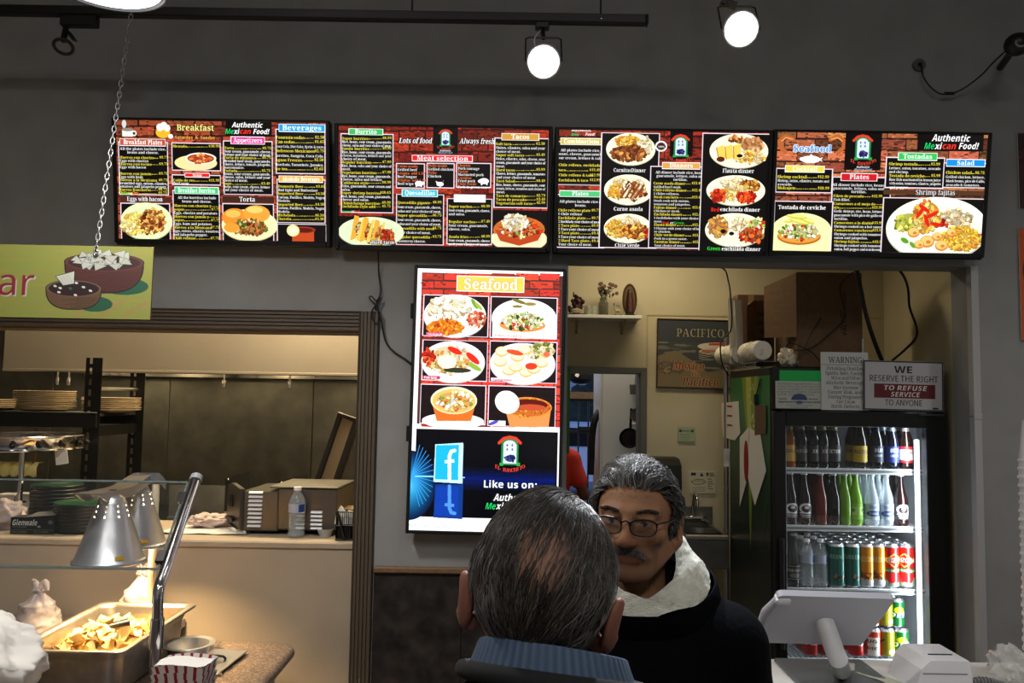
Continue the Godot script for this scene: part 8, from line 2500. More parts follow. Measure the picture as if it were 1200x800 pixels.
func salsa_sign() -> void:
	# painted board hung on chains
	var d := 2.3
	var tl := w(-190, 281, d)
	var tr := w(180, 291, d)
	var br := w(176, 376, d)
	var p := Pic.new(1110, 261, Color(0.45, 0.455, 0.20)).frame(Vector2(-1110, 88), Vector2(1082, 114), Vector2(1056, 638), Vector2(-1110, 616))
	for k in 240:
		p.oval(-1100 + p.rg.randf() * 2180, 90 + p.rg.randf() * 540, 30 + p.rg.randf() * 120, 3 + p.rg.randf() * 5, [Color(0.44, 0.465, 0.21), Color(0.475, 0.455, 0.21), Color(0.425, 0.465, 0.20)][k % 3])
	for k in 14: p.oval(560 + k * 42, 600 - (k % 4) * 26, 16, 26, Color(0.49, 0.42, 0.225), 0.5)
	for q in [[8, 8, Color(0.62, 0.62, 0.60)], [0, 0, Color(0.42, 0.08, 0.13)]]:
		p.text(262 + q[0], 470 + q[1], "Salsa bar", 270, q[2], "sans", 2, 1150)
	p.oval(880, 400, 165, 62, Color(0.07, 0.26, 0.17)); p.oval(680, 530, 120, 55, Color(0.07, 0.26, 0.17))
	bowl_print(p, 740, 228, 276, 66, 225, Color(0.24, 0.10, 0.08), Color(0.16, 0.07, 0.06), 9)
	var rg := p.rg
	for k in 34:
		var a := rg.randf() * TAU
		var q := sqrt(rg.randf())
		var cx := 742 + cos(a) * q * 215
		var cy := 226 + sin(a) * q * 52 - 16
		var s := rg.randf_range(40, 66)
		var th := rg.randf() * TAU
		var tri_ := []
		var tri2 := []
		for e in 3:
			tri_.append(Vector2(cx + cos(th + e * 2.1) * s, cy + sin(th + e * 2.1) * s * 0.62)); tri2.append(Vector2(cx + cos(th + e * 2.1) * (s - 4), cy + sin(th + e * 2.1) * (s - 4) * 0.62))
		p.poly(tri_, Color(0.10, 0.10, 0.09)); p.poly(tri2, Color(0.60, 0.61, 0.57).darkened(rg.randf() * 0.08))
	bowl_print(p, 533, 418, 194, 60, 155, Color(0.30, 0.21, 0.13), Color(0.10, 0.03, 0.035), 7)
	for q in [[440, 416], [600, 408], [648, 434], [432, 446], [550, 378], [545, 466], [510, 418], [405, 402]]: p.oval(q[0], q[1], 13, 8, Color(0.66, 0.67, 0.64) if q[1] != 418 else Color(0.15, 0.30, 0.2), 0.3)
	p.poly([Vector2(404, 330), Vector2(542, 288), Vector2(540, 386), Vector2(458, 402)], Color(0.10, 0.10, 0.09)); p.poly([Vector2(410, 332), Vector2(536, 294), Vector2(534, 382), Vector2(460, 396)], Color(0.62, 0.63, 0.59))
	for k in 4: p.line(Vector2(440 + 18 * k, 336 - 5 * k), Vector2(468 + 18 * k, 386 - 3 * k), 2, Color(0.45, 0.46, 0.42))
	var c := (tl + br) * 0.5
	var size := Vector2((tr - tl).length(), (tr - br).length())
	var t := poster("hanging_sign", c, size, p, "yellow-green hanging sign with painted bowls of salsa and chips, reading bar", "sign", Vector3(0, 0, -0.003), M.cap)
	var top := size.y * 0.5
	for sx in [size.x * 0.5 - 0.165, -size.x * 0.5 + 0.165]:
		var a := Vector3(sx, top - 0.02, 0.004)
		var b := Vector3(sx + 0.014, HC - c.y, -0.30)
		var L := (b - a).length()
		var n := int(L / 0.019)
		var g := Geo.new()
		var dirn := (b - a).normalized()
		var X := Geo.along(Vector3.ZERO, dirn)
		for k in n:
			var B := X.basis * Basis.from_euler(Vector3(0, PI / 2 * (k % 2) + 0.4, 0))
			ring(g, a + dirn * (0.019 * (k + 0.5)), B, 0.0055, 0.0125, 0.0017, 10, 5)
		part("chain", g, mat(Color(0.62, 0.62, 0.62), 0.35, 0.8), t)
		part("eye_screw", ring(Geo.new(), a, Basis.IDENTITY, 0.006, 0.008, 0.002), M.chrome, t)

func bowl_print(p: Pic, x: float, y: float, rx: float, ry: float, dep: float, c: Color, inner: Color, t: float) -> void:
	var out := []
	var ins := []
	for k in 25:
		var a := PI * k / 24.0
		var q := Vector2(cos(a), sin(a))
		out.append(Vector2(x + rx * signf(q.x) * pow(absf(q.x), 0.75), y + dep * pow(q.y, 0.8)))
		ins.append(Vector2(x + (rx - t) * signf(q.x) * pow(absf(q.x), 0.75), y + (dep - t) * pow(q.y, 0.8)))
	p.oval(x, y, rx + 1, ry + 2, Color(0.05, 0.05, 0.05))
	p.poly(out, Color(0.05, 0.05, 0.05)); p.poly(ins, c)
	for k in 9:
		var yy := y + ry + (dep - ry) * (k + 0.6) / 9.5
		var hw := (rx - t) * sqrt(maxf(0.0, 1.0 - pow((yy - y) / dep, 2.2))) * 0.96
		p.rect(x + hw * 0.1 - hw * 0.3 * (k % 3), yy, x + hw, yy + 3, Color(0.07, 0.05, 0.05))
	p.oval(x, y, rx - t * 0.6, ry - 1, c.lightened(0.06)); p.oval(x, y + 2, rx - t * 3, ry - t, inner)

# ---------------------------------------------------------------- the register counter
func build_register() -> void:
	var H := 1.05
	var a := w(880, 764, 2.27)
	var t := thing("register_counter", "white register counter in front of the drinks fridge", "counter", Vector3(a.x, 0, -2.28))
	part("worktop", span(0, 2.6, H - 0.04, H, 0, 0.62, null, 0.006), M.white, t)
	part("side_panel", span(0.01, 0.03, 0, H - 0.04, 0.02, 0.6), M.white, t)
	part("front_panel", span(0.03, 2.6, 0, H - 0.04, 0.58, 0.6), M.beige, t)
	part("back_panel", span(0.03, 2.6, 0, H - 0.04, 0.02, 0.04), M.beige, t)
	# tablet stand
	var c := w(962, 721, 2.0)
	var o := thing("tablet_register", "white tablet register on a bent pole stand, seen from behind", "tablet register", Vector3(c.x, H, -2.0))
	var h := c.y - H
	var B := Basis.from_euler(Vector3(deg_to_rad(43), 0, 0)) * Basis.from_euler(Vector3(0, 0, deg_to_rad(-1.5)))
	var C := Vector3(0, h, 0)
	var shell := mat(Color(0.66, 0.66, 0.69), 0.38)
	var outline := []
	for q in [[-0.137, -0.1], [0.128, -0.1], [0.146, 0.1], [-0.135, 0.1]]:
		var s := Vector2(q[0], q[1])
		for k in 5:
			var st: float = PI + PI / 2 * [0, 1, 2, 3][[[-0.137, -0.1], [0.128, -0.1], [0.146, 0.1], [-0.135, 0.1]].find(q)]
			var an: float = st + PI / 2 * k / 4.0
			outline.append(s * 0.9 + Vector2(cos(an), sin(an)) * 0.012)
	part("shell", Geo.new().prism(outline, 0.016, Transform3D(B, C)), shell, o)
	part("screen", Geo.new().box(C + B * Vector3(0, 0, -0.003), Vector3(0.235, 0.165, 0.005), 0.001, B), mat(Color(0.02, 0.02, 0.025), 0.15), o)
	part("hand_grip", Geo.new().tube([C + B * Vector3(-0.137, -0.09, 0.008), C + B * Vector3(-0.139, 0.02, 0.008), C + B * Vector3(-0.122, 0.088, 0.008)], [0.012, 0.014, 0.009], 12), shell, o)
	part("card_reader", Geo.new().box(C + B * Vector3(-0.118, 0.082, 0.012), Vector3(0.036, 0.018, 0.024), 0.004, B), M.white_plastic, o)
	var j := C + B * Vector3(0.01, -0.02, 0.02)
	part("elbow", Geo.new().tube(bez([C + B * Vector3(0.006, -0.005, 0.012), j + Vector3(0.0, -0.006, 0.02), j + Vector3(0.016, -0.05, 0.018), j + Vector3(0.03, -0.075, 0.005)], 14), 0.0225, 18), M.white_plastic, o)
	part("pole", Geo.new().tube([j + Vector3(0.03, -0.075, 0.005), j + Vector3(0.052, -0.11, -0.03), Vector3(0.105, 0.012, -0.15)], 0.021, 18), mat(Color(0.50, 0.51, 0.53), 0.4), o)
	part("base_plate", Geo.new().box(Vector3(0.085, 0.006, -0.15), Vector3(0.24, 0.012, 0.2), 0.004), mat(Color(0.33, 0.34, 0.35), 0.45), o)
	part("base_edge", Geo.new().box(Vector3(0.085, 0.003, -0.042), Vector3(0.25, 0.006, 0.02), 0.002), mat(Color(0.42, 0.42, 0.40), 0.5), o)
	# printer
	var p := w(1088, 785, 2.1)
	o = thing("receipt_printer", "white wedge-shaped receipt printer beside the tablet", "printer", Vector3(p.x, H, -2.1))
	var ph := w(1090, 761, 2.12).y - H
	part("case", Geo.new().prism([Vector2(-0.07, 0), Vector2(0.078, 0), Vector2(0.066, ph), Vector2(-0.03, ph), Vector2(-0.052, ph * 0.72)], 0.14, Transform3D(Basis.IDENTITY, Vector3(0, 0, -0.07))), M.white_plastic, o)
	part("lid_seam", Geo.new().box(Vector3(0.005, ph * 0.6, 0.0705), Vector3(0.11, 0.002, 0.002)), mat(Color(0.4, 0.4, 0.42), 0.5), o)
	part("paper_slot", Geo.new().box(Vector3(0.02, ph + 0.0005, 0.02), Vector3(0.06, 0.002, 0.006)), M.black, o)
	# receipts
	for k in 2:
		var q := w([1022, 1012][k], [778, 786][k], 2.03)
		solo("receipt", paper_sheet(0.055, 0.17, 12 + k, 0.012), mat(Color(0.66, 0.67, 0.60), 0.85), ["curled receipt slip lying on the counter behind the tablet pole", "second receipt slip under the curled one"][k], "receipt", "receipts on the counter").transform = Transform3D(Basis.from_euler(Vector3(0, 0.5 - 0.2 * k, 0)), Vector3(q.x + 0.045, H + 0.002 + 0.003 * (1 - k), -2.12 + 0.03 * k))
	# keys
	var kq := w(921, 790, 2.03)
	o = thing("key_fob", "black key fob with a metal ring on the counter beside the tablet base", "key", Vector3(kq.x - 0.005, H, -2.0))
	part("fob", Geo.new().box(Vector3(0.005, 0.008, -0.02), Vector3(0.024, 0.015, 0.046), 0.006, Basis.from_euler(Vector3(0, -0.3, 0))), M.black, o)
	part("ring", ring(Geo.new(), Vector3(-0.004, 0.003, 0.018), Basis.from_euler(Vector3(PI / 2, 0, 0)), 0.014, 0.011, 0.0014, 20, 6), M.chrome, o)
	# cups
	var cu := w(1199, 735, 2.15)
	var top := w(1199, 491, 2.15).y
	o = null
	var n := 26
	for k in n:
		var at := Vector3(cu.x + 0.05, H + 0.002 + k * (top - H - 0.115) / (n - 1), -2.15)
		var lab := "white plastic cup, %s in the tall stack at the frame's edge" % ordinal(k)
		if o:
			dup(o, at + Vector3(sin(k * 1.3) * 0.001, 0, 0), lab)
			continue
		o = thing("plastic_cup", lab, "cup", at, "nested white cups")
		part("cup", Geo.new().lathe([Vector2(0.0, 0.108), Vector2(0.030, 0.108), Vector2(0.033, 0.11), Vector2(0.043, 0.008), Vector2(0.0455, 0.006), Vector2(0.0455, 0.0), Vector2(0.042, 0.001), Vector2(0.032, 0.106), Vector2(0, 0.105)], 28), M.white_plastic, o)
	solo("clear_bag", lump(Vector3(0.06, 0.05, 0.06), 71, 0.5), pane(Color(0.85, 0.85, 0.84), 0.4), "crumpled clear plastic bag beside the cup stack's foot", "bag").position = Vector3(cu.x - 0.055, H + 0.044, -2.11)
	var cd := []
	for k in 90: cd.append(Vector3(0.0016 * k, 0.014 + 0.008 * cos(k * 1.15) + 0.012 * sin(k * 0.05), 0.008 * sin(k * 1.15)))
	solo("coiled_cord", Geo.new().tube(cd, 0.003, 6), mat(Color(0.45, 0.45, 0.46), 0.5), "grey coiled handset cord on the counter beyond the printer", "cord").position = Vector3(w(1128, 797, 2.05).x, H, -2.05)

# ---------------------------------------------------------------- people
# A body is a smooth union of tapered capsules and ellipsoids, sampled on a grid and meshed as surface nets.
class Field:
	var lo: Vector3
	var n: Vector3i
	var h: float
	var val := PackedFloat32Array()

	func _init(a: Vector3, b: Vector3, cell: float) -> void:
		lo = a
		h = cell
		n = Vector3i(((b - a) / cell).ceil()) + Vector3i.ONE
		val.resize(n.x * n.y * n.z)
		val.fill(1.0)

	func _put(mn: Vector3, mx: Vector3, k: float, sub: bool, f: Callable) -> void:
		var m := Vector3.ONE * (k + h * 2.5)
		var i0 := Vector3i(((mn - m - lo) / h).floor()).clamp(Vector3i.ZERO, n - Vector3i.ONE)
		var i1 := Vector3i(((mx + m - lo) / h).ceil()).clamp(Vector3i.ZERO, n - Vector3i.ONE)
		for z in range(i0.z, i1.z + 1):
			for y in range(i0.y, i1.y + 1):
				var at := (z * n.y + y) * n.x
				for x in range(i0.x, i1.x + 1):
					var d: float = f.call(lo + Vector3(x, y, z) * h)
					var v := val[at + x]
					if sub:
						d = -d
						if k > 0.0:
							var q := clampf(0.5 + 0.5 * (v - d) / k, 0.0, 1.0)
							val[at + x] = lerpf(d, v, q) + k * q * (1.0 - q)
						else: val[at + x] = maxf(v, d)
					elif k > 0.0:
						var q := clampf(0.5 + 0.5 * (v - d) / k, 0.0, 1.0)
						val[at + x] = lerpf(v, d, q) - k * q * (1.0 - q)
					else: val[at + x] = minf(v, d)

	func cap(a: Vector3, b: Vector3, ra: float, rb: float, k := 0.03, sub := false) -> Field:
		var r := maxf(ra, rb) * Vector3.ONE
		var ab := b - a
		var l2 := maxf(ab.length_squared(), 1e-9)
		_put(a.min(b) - r, a.max(b) + r, k, sub, func(p: Vector3) -> float:
			var t := clampf((p - a).dot(ab) / l2, 0.0, 1.0)
			return (p - a - ab * t).length() - lerpf(ra, rb, t))
		return self

	func egg(c: Vector3, r: Vector3, k := 0.03, sub := false, b := Basis.IDENTITY) -> Field:
		var m := Vector3.ONE * maxf(r.x, maxf(r.y, r.z))
		var bt := b.transposed()
		_put(c - m, c + m, k, sub, func(p: Vector3) -> float:
			var q := bt * (p - c)
			var k0 := (q / r).length()
			var k1 := (q / (r * r)).length()
			return k0 * (k0 - 1.0) / maxf(k1, 1e-6))
		return self

	# the point on the surface met from outside along -dir
	func onto(p: Vector3, dir: Vector3) -> Vector3:
		for k in 90:
			var q := p + dir * (0.03 - 0.0009 * k)
			var i := Vector3i(((q - lo) / h).round()).clamp(Vector3i.ZERO, n - Vector3i.ONE)
			if val[(i.z * n.y + i.y) * n.x + i.x] < 0.0: return q
		return p

	# surface nets; keep(point) may leave cells out, hue(point) colours a vertex
	func net(g: Geo, keep = null, hue = null, x := Transform3D.IDENTITY) -> void:
		var ids := {}
		var pts := PackedVector3Array()
		var sx := n.x
		var sxy := n.x * n.y
		var off := PackedInt32Array([0, 1, sx, sx + 1, sxy, sxy + 1, sxy + sx, sxy + sx + 1])
		var ed := [[0, 1], [2, 3], [4, 5], [6, 7], [0, 2], [1, 3], [4, 6], [5, 7], [0, 4], [1, 5], [2, 6], [3, 7]]
		for z in n.z - 1:
			for y in n.y - 1:
				for xx in n.x - 1:
					var at := z * sxy + y * sx + xx
					var neg := 0
					for q in 8:
						if val[at + off[q]] < 0.0: neg += 1
					if neg == 0 or neg == 8: continue
					var s := Vector3.ZERO
					var c := 0
					for e in ed:
						var va := val[at + off[e[0]]]
						var vb := val[at + off[e[1]]]
						if (va < 0.0) != (vb < 0.0):
							var t := va / (va - vb)
							s += Vector3(e[0] & 1, (e[0] >> 1) & 1, e[0] >> 2).lerp(Vector3(e[1] & 1, (e[1] >> 1) & 1, e[1] >> 2), t)
							c += 1
					var p := lo + (Vector3(xx, y, z) + s / c) * h
					if keep and not keep.call(p): continue
					ids[at] = pts.size()
					pts.append(p)
		var nor := PackedVector3Array()
		nor.resize(pts.size())
		var ix := PackedInt32Array()
		var dirs := [[1, sx, sxy], [sx, sxy, 1], [sxy, 1, sx]]
		for at in ids:
			for d in dirs:
				var v0 := val[at]
				var v1 := val[at + d[0]]
				if (v0 < 0.0) == (v1 < 0.0): continue
				var a = ids.get(at - d[1] - d[2]); var b = ids.get(at - d[2]); var e = ids.get(at - d[1])
				if a == null or b == null or e == null: continue
				var f: int = ids[at]
				var k := (pts[b] - pts[a]).cross(pts[f] - pts[a]) + (pts[f] - pts[a]).cross(pts[e] - pts[a])
				if v0 > 0.0:
					k = -k
					ix.append_array([a, b, f, a, f, e])
				else:
					ix.append_array([a, f, b, a, e, f])
				for q in [a, b, e, f]: nor[q] += k
		var i0 := g.v.size()
		for i in pts.size():
			g.v.append(x * pts[i]); g.n.append((x.basis * nor[i]).normalized()); g.uv.append(Vector2.ZERO)
			g.c.append(hue.call(pts[i]) if hue else g.tint)
		for i in ix: g.ix.append(i0 + i)

var face_field: Field
const SKULL := Vector3(0.078, 0.092, 0.098)
const SKULL_AT := Vector3(0, 0.02, -0.012)

func head(g: Geo, x: Transform3D, hue: Callable, ear := 1.0) -> Field:   # chin at -0.111, crown at +0.111, the face towards +z
	var f := Field.new(Vector3(-0.12, -0.22, -0.13), Vector3(0.12, 0.13, 0.14), 0.0036)
	f.egg(SKULL_AT, Vector3(0.0755, 0.09, 0.095), 0.0)
	f.egg(Vector3(0, -0.042, 0.03), Vector3(0.052, 0.064, 0.056), 0.035)
	f.egg(Vector3(0, -0.088, 0.06), Vector3(0.026, 0.02, 0.02), 0.022)
	f.cap(Vector3(0, -0.05, -0.03), Vector3(0, -0.2, -0.05), 0.052, 0.06, 0.03)
	for s in [-1.0, 1.0]:
		f.cap(Vector3(0.058 * s, -0.05, 0.005), Vector3(0.03 * s, -0.086, 0.05), 0.016, 0.014, 0.028)
		f.egg(Vector3(0.046 * s, -0.014, 0.056), Vector3(0.022, 0.016, 0.02), 0.02)
		f.cap(Vector3(0.012 * s, 0.029, 0.083), Vector3(0.05 * s, 0.026, 0.062), 0.009, 0.008, 0.014)
		f.egg(Vector3(0.031 * s, 0.009, 0.094), Vector3(0.019, 0.012, 0.016), 0.012, true)
		f.egg(Vector3(0.031 * s, 0.009, 0.069), Vector3(0.0135, 0.0125, 0.0125), 0.003)
		f.cap(Vector3(0.020 * s, 0.018, 0.083), Vector3(0.043 * s, 0.015, 0.075), 0.004, 0.004, 0.006)
		f.cap(Vector3(0.021 * s, 0.001, 0.081), Vector3(0.042 * s, 0.002, 0.074), 0.0035, 0.0035, 0.006)
		f.egg(Vector3(0.0125 * s, -0.026, 0.095), Vector3(0.0095, 0.008, 0.011), 0.008)
		f.cap(Vector3(0.018 * s, -0.03, 0.082), Vector3(0.032 * s, -0.056, 0.07), 0.007, 0.007, 0.012)
		f.cap(Vector3(0.021 * s, -0.03, 0.096), Vector3(0.036 * s, -0.062, 0.078), 0.003, 0.002, 0.007, true)
		var eb := Basis.from_euler(Vector3(-0.15, 0.5 * s, -0.12 * s))
		f.egg(Vector3((0.084 + 0.03 * (ear - 1)) * s, -0.014 - 0.1 * (ear - 1), -0.012), Vector3(0.0085, 0.033 * ear, 0.021), 0.008, false, eb)
		f.egg(Vector3((0.094 + 0.03 * (ear - 1)) * s, -0.01 - 0.1 * (ear - 1), -0.002), Vector3(0.008, 0.02, 0.012), 0.005, true, eb)
		f.egg(Vector3(0.077 * s, -0.042 - 0.12 * (ear - 1), -0.004), Vector3(0.007, 0.011, 0.009), 0.008)
	f.cap(Vector3(0, 0.026, 0.084), Vector3(0, -0.021, 0.106), 0.0075, 0.0108, 0.011)
	f.egg(Vector3(0, -0.024, 0.105), Vector3(0.0115, 0.0095, 0.011), 0.008)
	f.cap(Vector3(-0.02, -0.05, 0.078), Vector3(0.02, -0.05, 0.078), 0.0075, 0.0075, 0.01)
	f.cap(Vector3(-0.016, -0.061, 0.078), Vector3(0.016, -0.061, 0.078), 0.0078, 0.0078, 0.008)
	f.cap(Vector3(-0.024, -0.0555, 0.092), Vector3(0.024, -0.0555, 0.092), 0.0028, 0.0028, 0.003, true)
	f.net(g, func(p: Vector3) -> bool: return p.y > -0.17, hue, x)
	return f

func hand(g: Geo, x: Transform3D, s: float) -> void:   # wrist at the origin, fingers down -y, palm towards +x*s
	var f := Field.new(Vector3(-0.07, -0.22, -0.08), Vector3(0.07, 0.03, 0.09), 0.0036)
	f.cap(Vector3(0, 0.02, 0), Vector3(0, -0.02, 0), 0.026, 0.026, 0.0)
	f.egg(Vector3(0, -0.055, 0), Vector3(0.017, 0.05, 0.041), 0.02)
	for k in 4:
		var z := 0.03 - 0.02 * k
		var L: float = [0.07, 0.078, 0.072, 0.056][k]
		var a := Vector3(0, -0.09 + (0.004 if k == 3 else 0.0), z)
		var b := a + Vector3(0.008 * s, -L * 0.45, 0.003 * (1.5 - k))
		var c := b + Vector3(0.016 * s, -L * 0.32, 0)
		var e := c + Vector3(0.015 * s, -L * 0.2, 0)
		f.cap(a, b, 0.0092, 0.0086, 0.004).cap(b, c, 0.0086, 0.0078, 0.002).cap(c, e, 0.0078, 0.0066, 0.002)
	f.cap(Vector3(0.006 * s, -0.03, 0.03), Vector3(0.016 * s, -0.06, 0.052), 0.013, 0.0105, 0.012)
	f.cap(Vector3(0.016 * s, -0.06, 0.052), Vector3(0.02 * s, -0.09, 0.056), 0.0105, 0.0085, 0.003)
	f.net(g, null, null, x)

# hair as strands: root on the scalp, then carried along flow(p) while staying off the skull
func strands(g: Geo, x: Transform3D, cnt: int, sd: int, root: Callable, flow: Callable, length: float, lift: float, rad: float, cols: Array, wave := 0.0) -> void:
	var rg := RandomNumberGenerator.new()
	rg.seed = sd
	var fn := FastNoiseLite.new()
	fn.seed = sd
	fn.frequency = 22.0
	var made := 0
	var tries := 0
	while made < cnt and tries < cnt * 12:
		tries += 1
		var u := Vector3(rg.randfn(), rg.randfn(), rg.randfn()).normalized()
		var p := SKULL_AT + u * SKULL
		var keep: float = root.call(p)
		if rg.randf() > keep: continue
		made += 1
		var L := length * rg.randf_range(0.6, 1.2)
		var st := 7
		var pts := []
		var ht := lift * (0.3 + 0.7 * absf(fn.get_noise_3dv(p * 0.6)) * 2.0)
		var ph := fn.get_noise_3dv(p * 0.9) * 7.0
		var q := p
		for k in st + 1:
			var t := float(k) / st
			var nn := ((q - SKULL_AT) / (SKULL * SKULL)).normalized()
			var off := ht * sin(minf(t * 2.2, PI * 0.6)) + wave * 0.35 * sin(t * 7.0 + ph)
			var d: Vector3 = flow.call(q)
			d = (d - nn * d.dot(nn)).normalized()
			var sd_ := nn.cross(d)
			pts.append(x * (q + nn * (off + 0.001) + sd_ * wave * sin(t * 6.0 + ph)))
			var nx := q + d * L / st + sd_ * rg.randf_range(-0.0012, 0.0012) * 1.5
			q = SKULL_AT + ((nx - SKULL_AT) / SKULL).normalized() * SKULL if nx.y > -0.07 else nx
		var c: Color = cols[rg.randi() % cols.size()]
		var m := clampf(0.5 + fn.get_noise_3dv(p * 1.6), 0.0, 1.0)
		g.tint = lin(c.lerp(cols[0], m * 0.5))
		var rr := []
		for k in st + 1: rr.append(rad * (1.0 - 0.75 * pow(float(k) / st, 2.0)))
		g.tube(pts, rr, 3, false)
	g.tint = Color.WHITE

# joints for someone standing at the origin facing +z; ht is the crown's height, hx turns the head about its centre
func figure(called: String, label: String, at: Vector3, yaw: float, ht: float, skin: Callable, hx: Transform3D, arms: Array, ear := 1.0) -> Node3D:
	var t := thing(called, label, "person", at)
	t.rotation.y = yaw
	var g := Geo.new()
	var sh := ht - 0.34
	var hip := ht * 0.53
	g.tint = skin.call(Vector3(0, 0, 0.2))
	var b := Field.new(Vector3(-0.4, 0, -0.25), Vector3(0.4, ht - 0.17, 0.34), 0.012)
	b.cap(Vector3(0, sh - 0.02, -0.03), hx.origin + Vector3(0, -0.1, -0.035), 0.062, 0.054, 0.0)
	b.egg(Vector3(0, sh - 0.12, -0.01), Vector3(0.155, 0.17, 0.1), 0.05)
	b.egg(Vector3(0, hip + 0.16, 0.005), Vector3(0.14, 0.16, 0.105), 0.06)
	b.egg(Vector3(0, hip + 0.02, -0.01), Vector3(0.155, 0.11, 0.11), 0.05)
	for s in [-1.0, 1.0]:
		var A: Array = arms[0 if s < 0 else 1]
		b.cap(Vector3(0.02 * s, sh + 0.03, -0.03), Vector3(0.17 * s, sh - 0.01, -0.01), 0.05, 0.052, 0.04)
		b.cap(Vector3(0.172 * s, sh - 0.01, -0.01), A[0], 0.05, 0.038, 0.02).cap(A[0], A[1], 0.038, 0.026, 0.012)
		b.cap(Vector3(0.085 * s, hip, 0), Vector3(0.1 * s, ht * 0.275, 0.01), 0.082, 0.055, 0.03).cap(Vector3(0.1 * s, ht * 0.275, 0.01), Vector3(0.105 * s, 0.07, -0.02), 0.054, 0.036, 0.02)
		b.cap(Vector3(0.105 * s, 0.05, -0.03), Vector3(0.115 * s, 0.032, 0.13), 0.036, 0.028, 0.02)
		var dir: Vector3 = (A[1] - A[0]).normalized()
		var hb := Geo.along(Vector3.ZERO, -dir).basis
		hand(g, Transform3D(hb, A[1]), -s)
	b.net(g, func(p: Vector3) -> bool: return p.y < ht - 0.2)
	face_field = head(g, hx, skin, ear)
	var sm := vcol(0.55)
	sm.metallic_specular = 0.3
	part("body", g, sm, t)
	return t

func garment(t: Node3D, ht: float, arms: Array, sleeve: float, top: Material, legs: Material, bulk: float, neck_y: float) -> void:
	var sh := ht - 0.34
	var hip := ht * 0.53
	var f := Field.new(Vector3(-0.45, hip - 0.14, -0.3), Vector3(0.45, ht - 0.06, 0.36), 0.011)
	f.egg(Vector3(0, sh - 0.13, -0.01), Vector3(0.165 + bulk, 0.2, 0.115 + bulk), 0.0)
	f.egg(Vector3(0, hip + 0.16, 0.005), Vector3(0.155 + bulk, 0.2, 0.12 + bulk), 0.05)
	f.egg(Vector3(0, hip + 0.02, 0.0), Vector3(0.172 + bulk, 0.24, 0.13 + bulk), 0.05)
	for s in [-1.0, 1.0]:
		var A: Array = arms[0 if s < 0 else 1]
		f.cap(Vector3(0.03 * s, neck_y - 0.035, -0.035), Vector3(0.172 * s, sh - 0.01, -0.01), 0.056 + bulk, 0.058 + bulk, 0.05)
		var el: Vector3 = A[0]
		var wr: Vector3 = A[1]
		var s0 := Vector3(0.174 * s, sh - 0.01, -0.01)
		if sleeve < 1.0:
			f.cap(s0, s0.lerp(el, sleeve), 0.058 + bulk, 0.056 + bulk, 0.03)
		else:
			f.cap(s0, el, 0.058 + bulk, 0.05 + bulk * 0.7, 0.03).cap(el, wr, 0.05 + bulk * 0.7, 0.04 + bulk * 0.4, 0.03)
	f.egg(Vector3(0, neck_y + 0.05, -0.02), Vector3(0.07, 0.06, 0.07), 0.01, true)
	var g := Geo.new()
	f.net(g, func(p: Vector3) -> bool: return p.y > hip - 0.07)
	part("jacket" if sleeve >= 1.0 else "shirt", g, top, t)
	g = Geo.new()
	var q := Field.new(Vector3(-0.3, 0, -0.25), Vector3(0.3, hip + 0.12, 0.25), 0.013)
	q.egg(Vector3(0, hip + 0.01, 0), Vector3(0.165, 0.1, 0.12), 0.0)
	for s in [-1.0, 1.0]:
		q.cap(Vector3(0.085 * s, hip - 0.02, 0), Vector3(0.1 * s, ht * 0.275, 0.01), 0.092, 0.07, 0.03).cap(Vector3(0.1 * s, ht * 0.275, 0.01), Vector3(0.105 * s, 0.05, -0.02), 0.07, 0.058, 0.02)
	q.net(g, func(p: Vector3) -> bool: return p.y > 0.035)
	part("trousers", g, legs, t)
	for s in [-1.0, 1.0]:
		g = Geo.new()
		var so := Field.new(Vector3(0.11 * s - 0.09, 0, -0.12), Vector3(0.11 * s + 0.09, 0.13, 0.22), 0.009)
		so.cap(Vector3(0.105 * s, 0.055, -0.04), Vector3(0.118 * s, 0.04, 0.15), 0.046, 0.04, 0.0).cap(Vector3(0.105 * s, 0.08, -0.025), Vector3(0.105 * s, 0.06, -0.02), 0.046, 0.046, 0.02)
		so.net(g)
		part("shoe", g, M.black, t)

func build_people() -> void:
	man_from_behind()
	man_with_glasses()
	man_in_red()

const ARMS_DOWN := [[Vector3(-0.235, 1.06, -0.03), Vector3(-0.245, 0.82, 0.05)], [Vector3(0.235, 1.06, -0.03), Vector3(0.245, 0.82, 0.05)]]

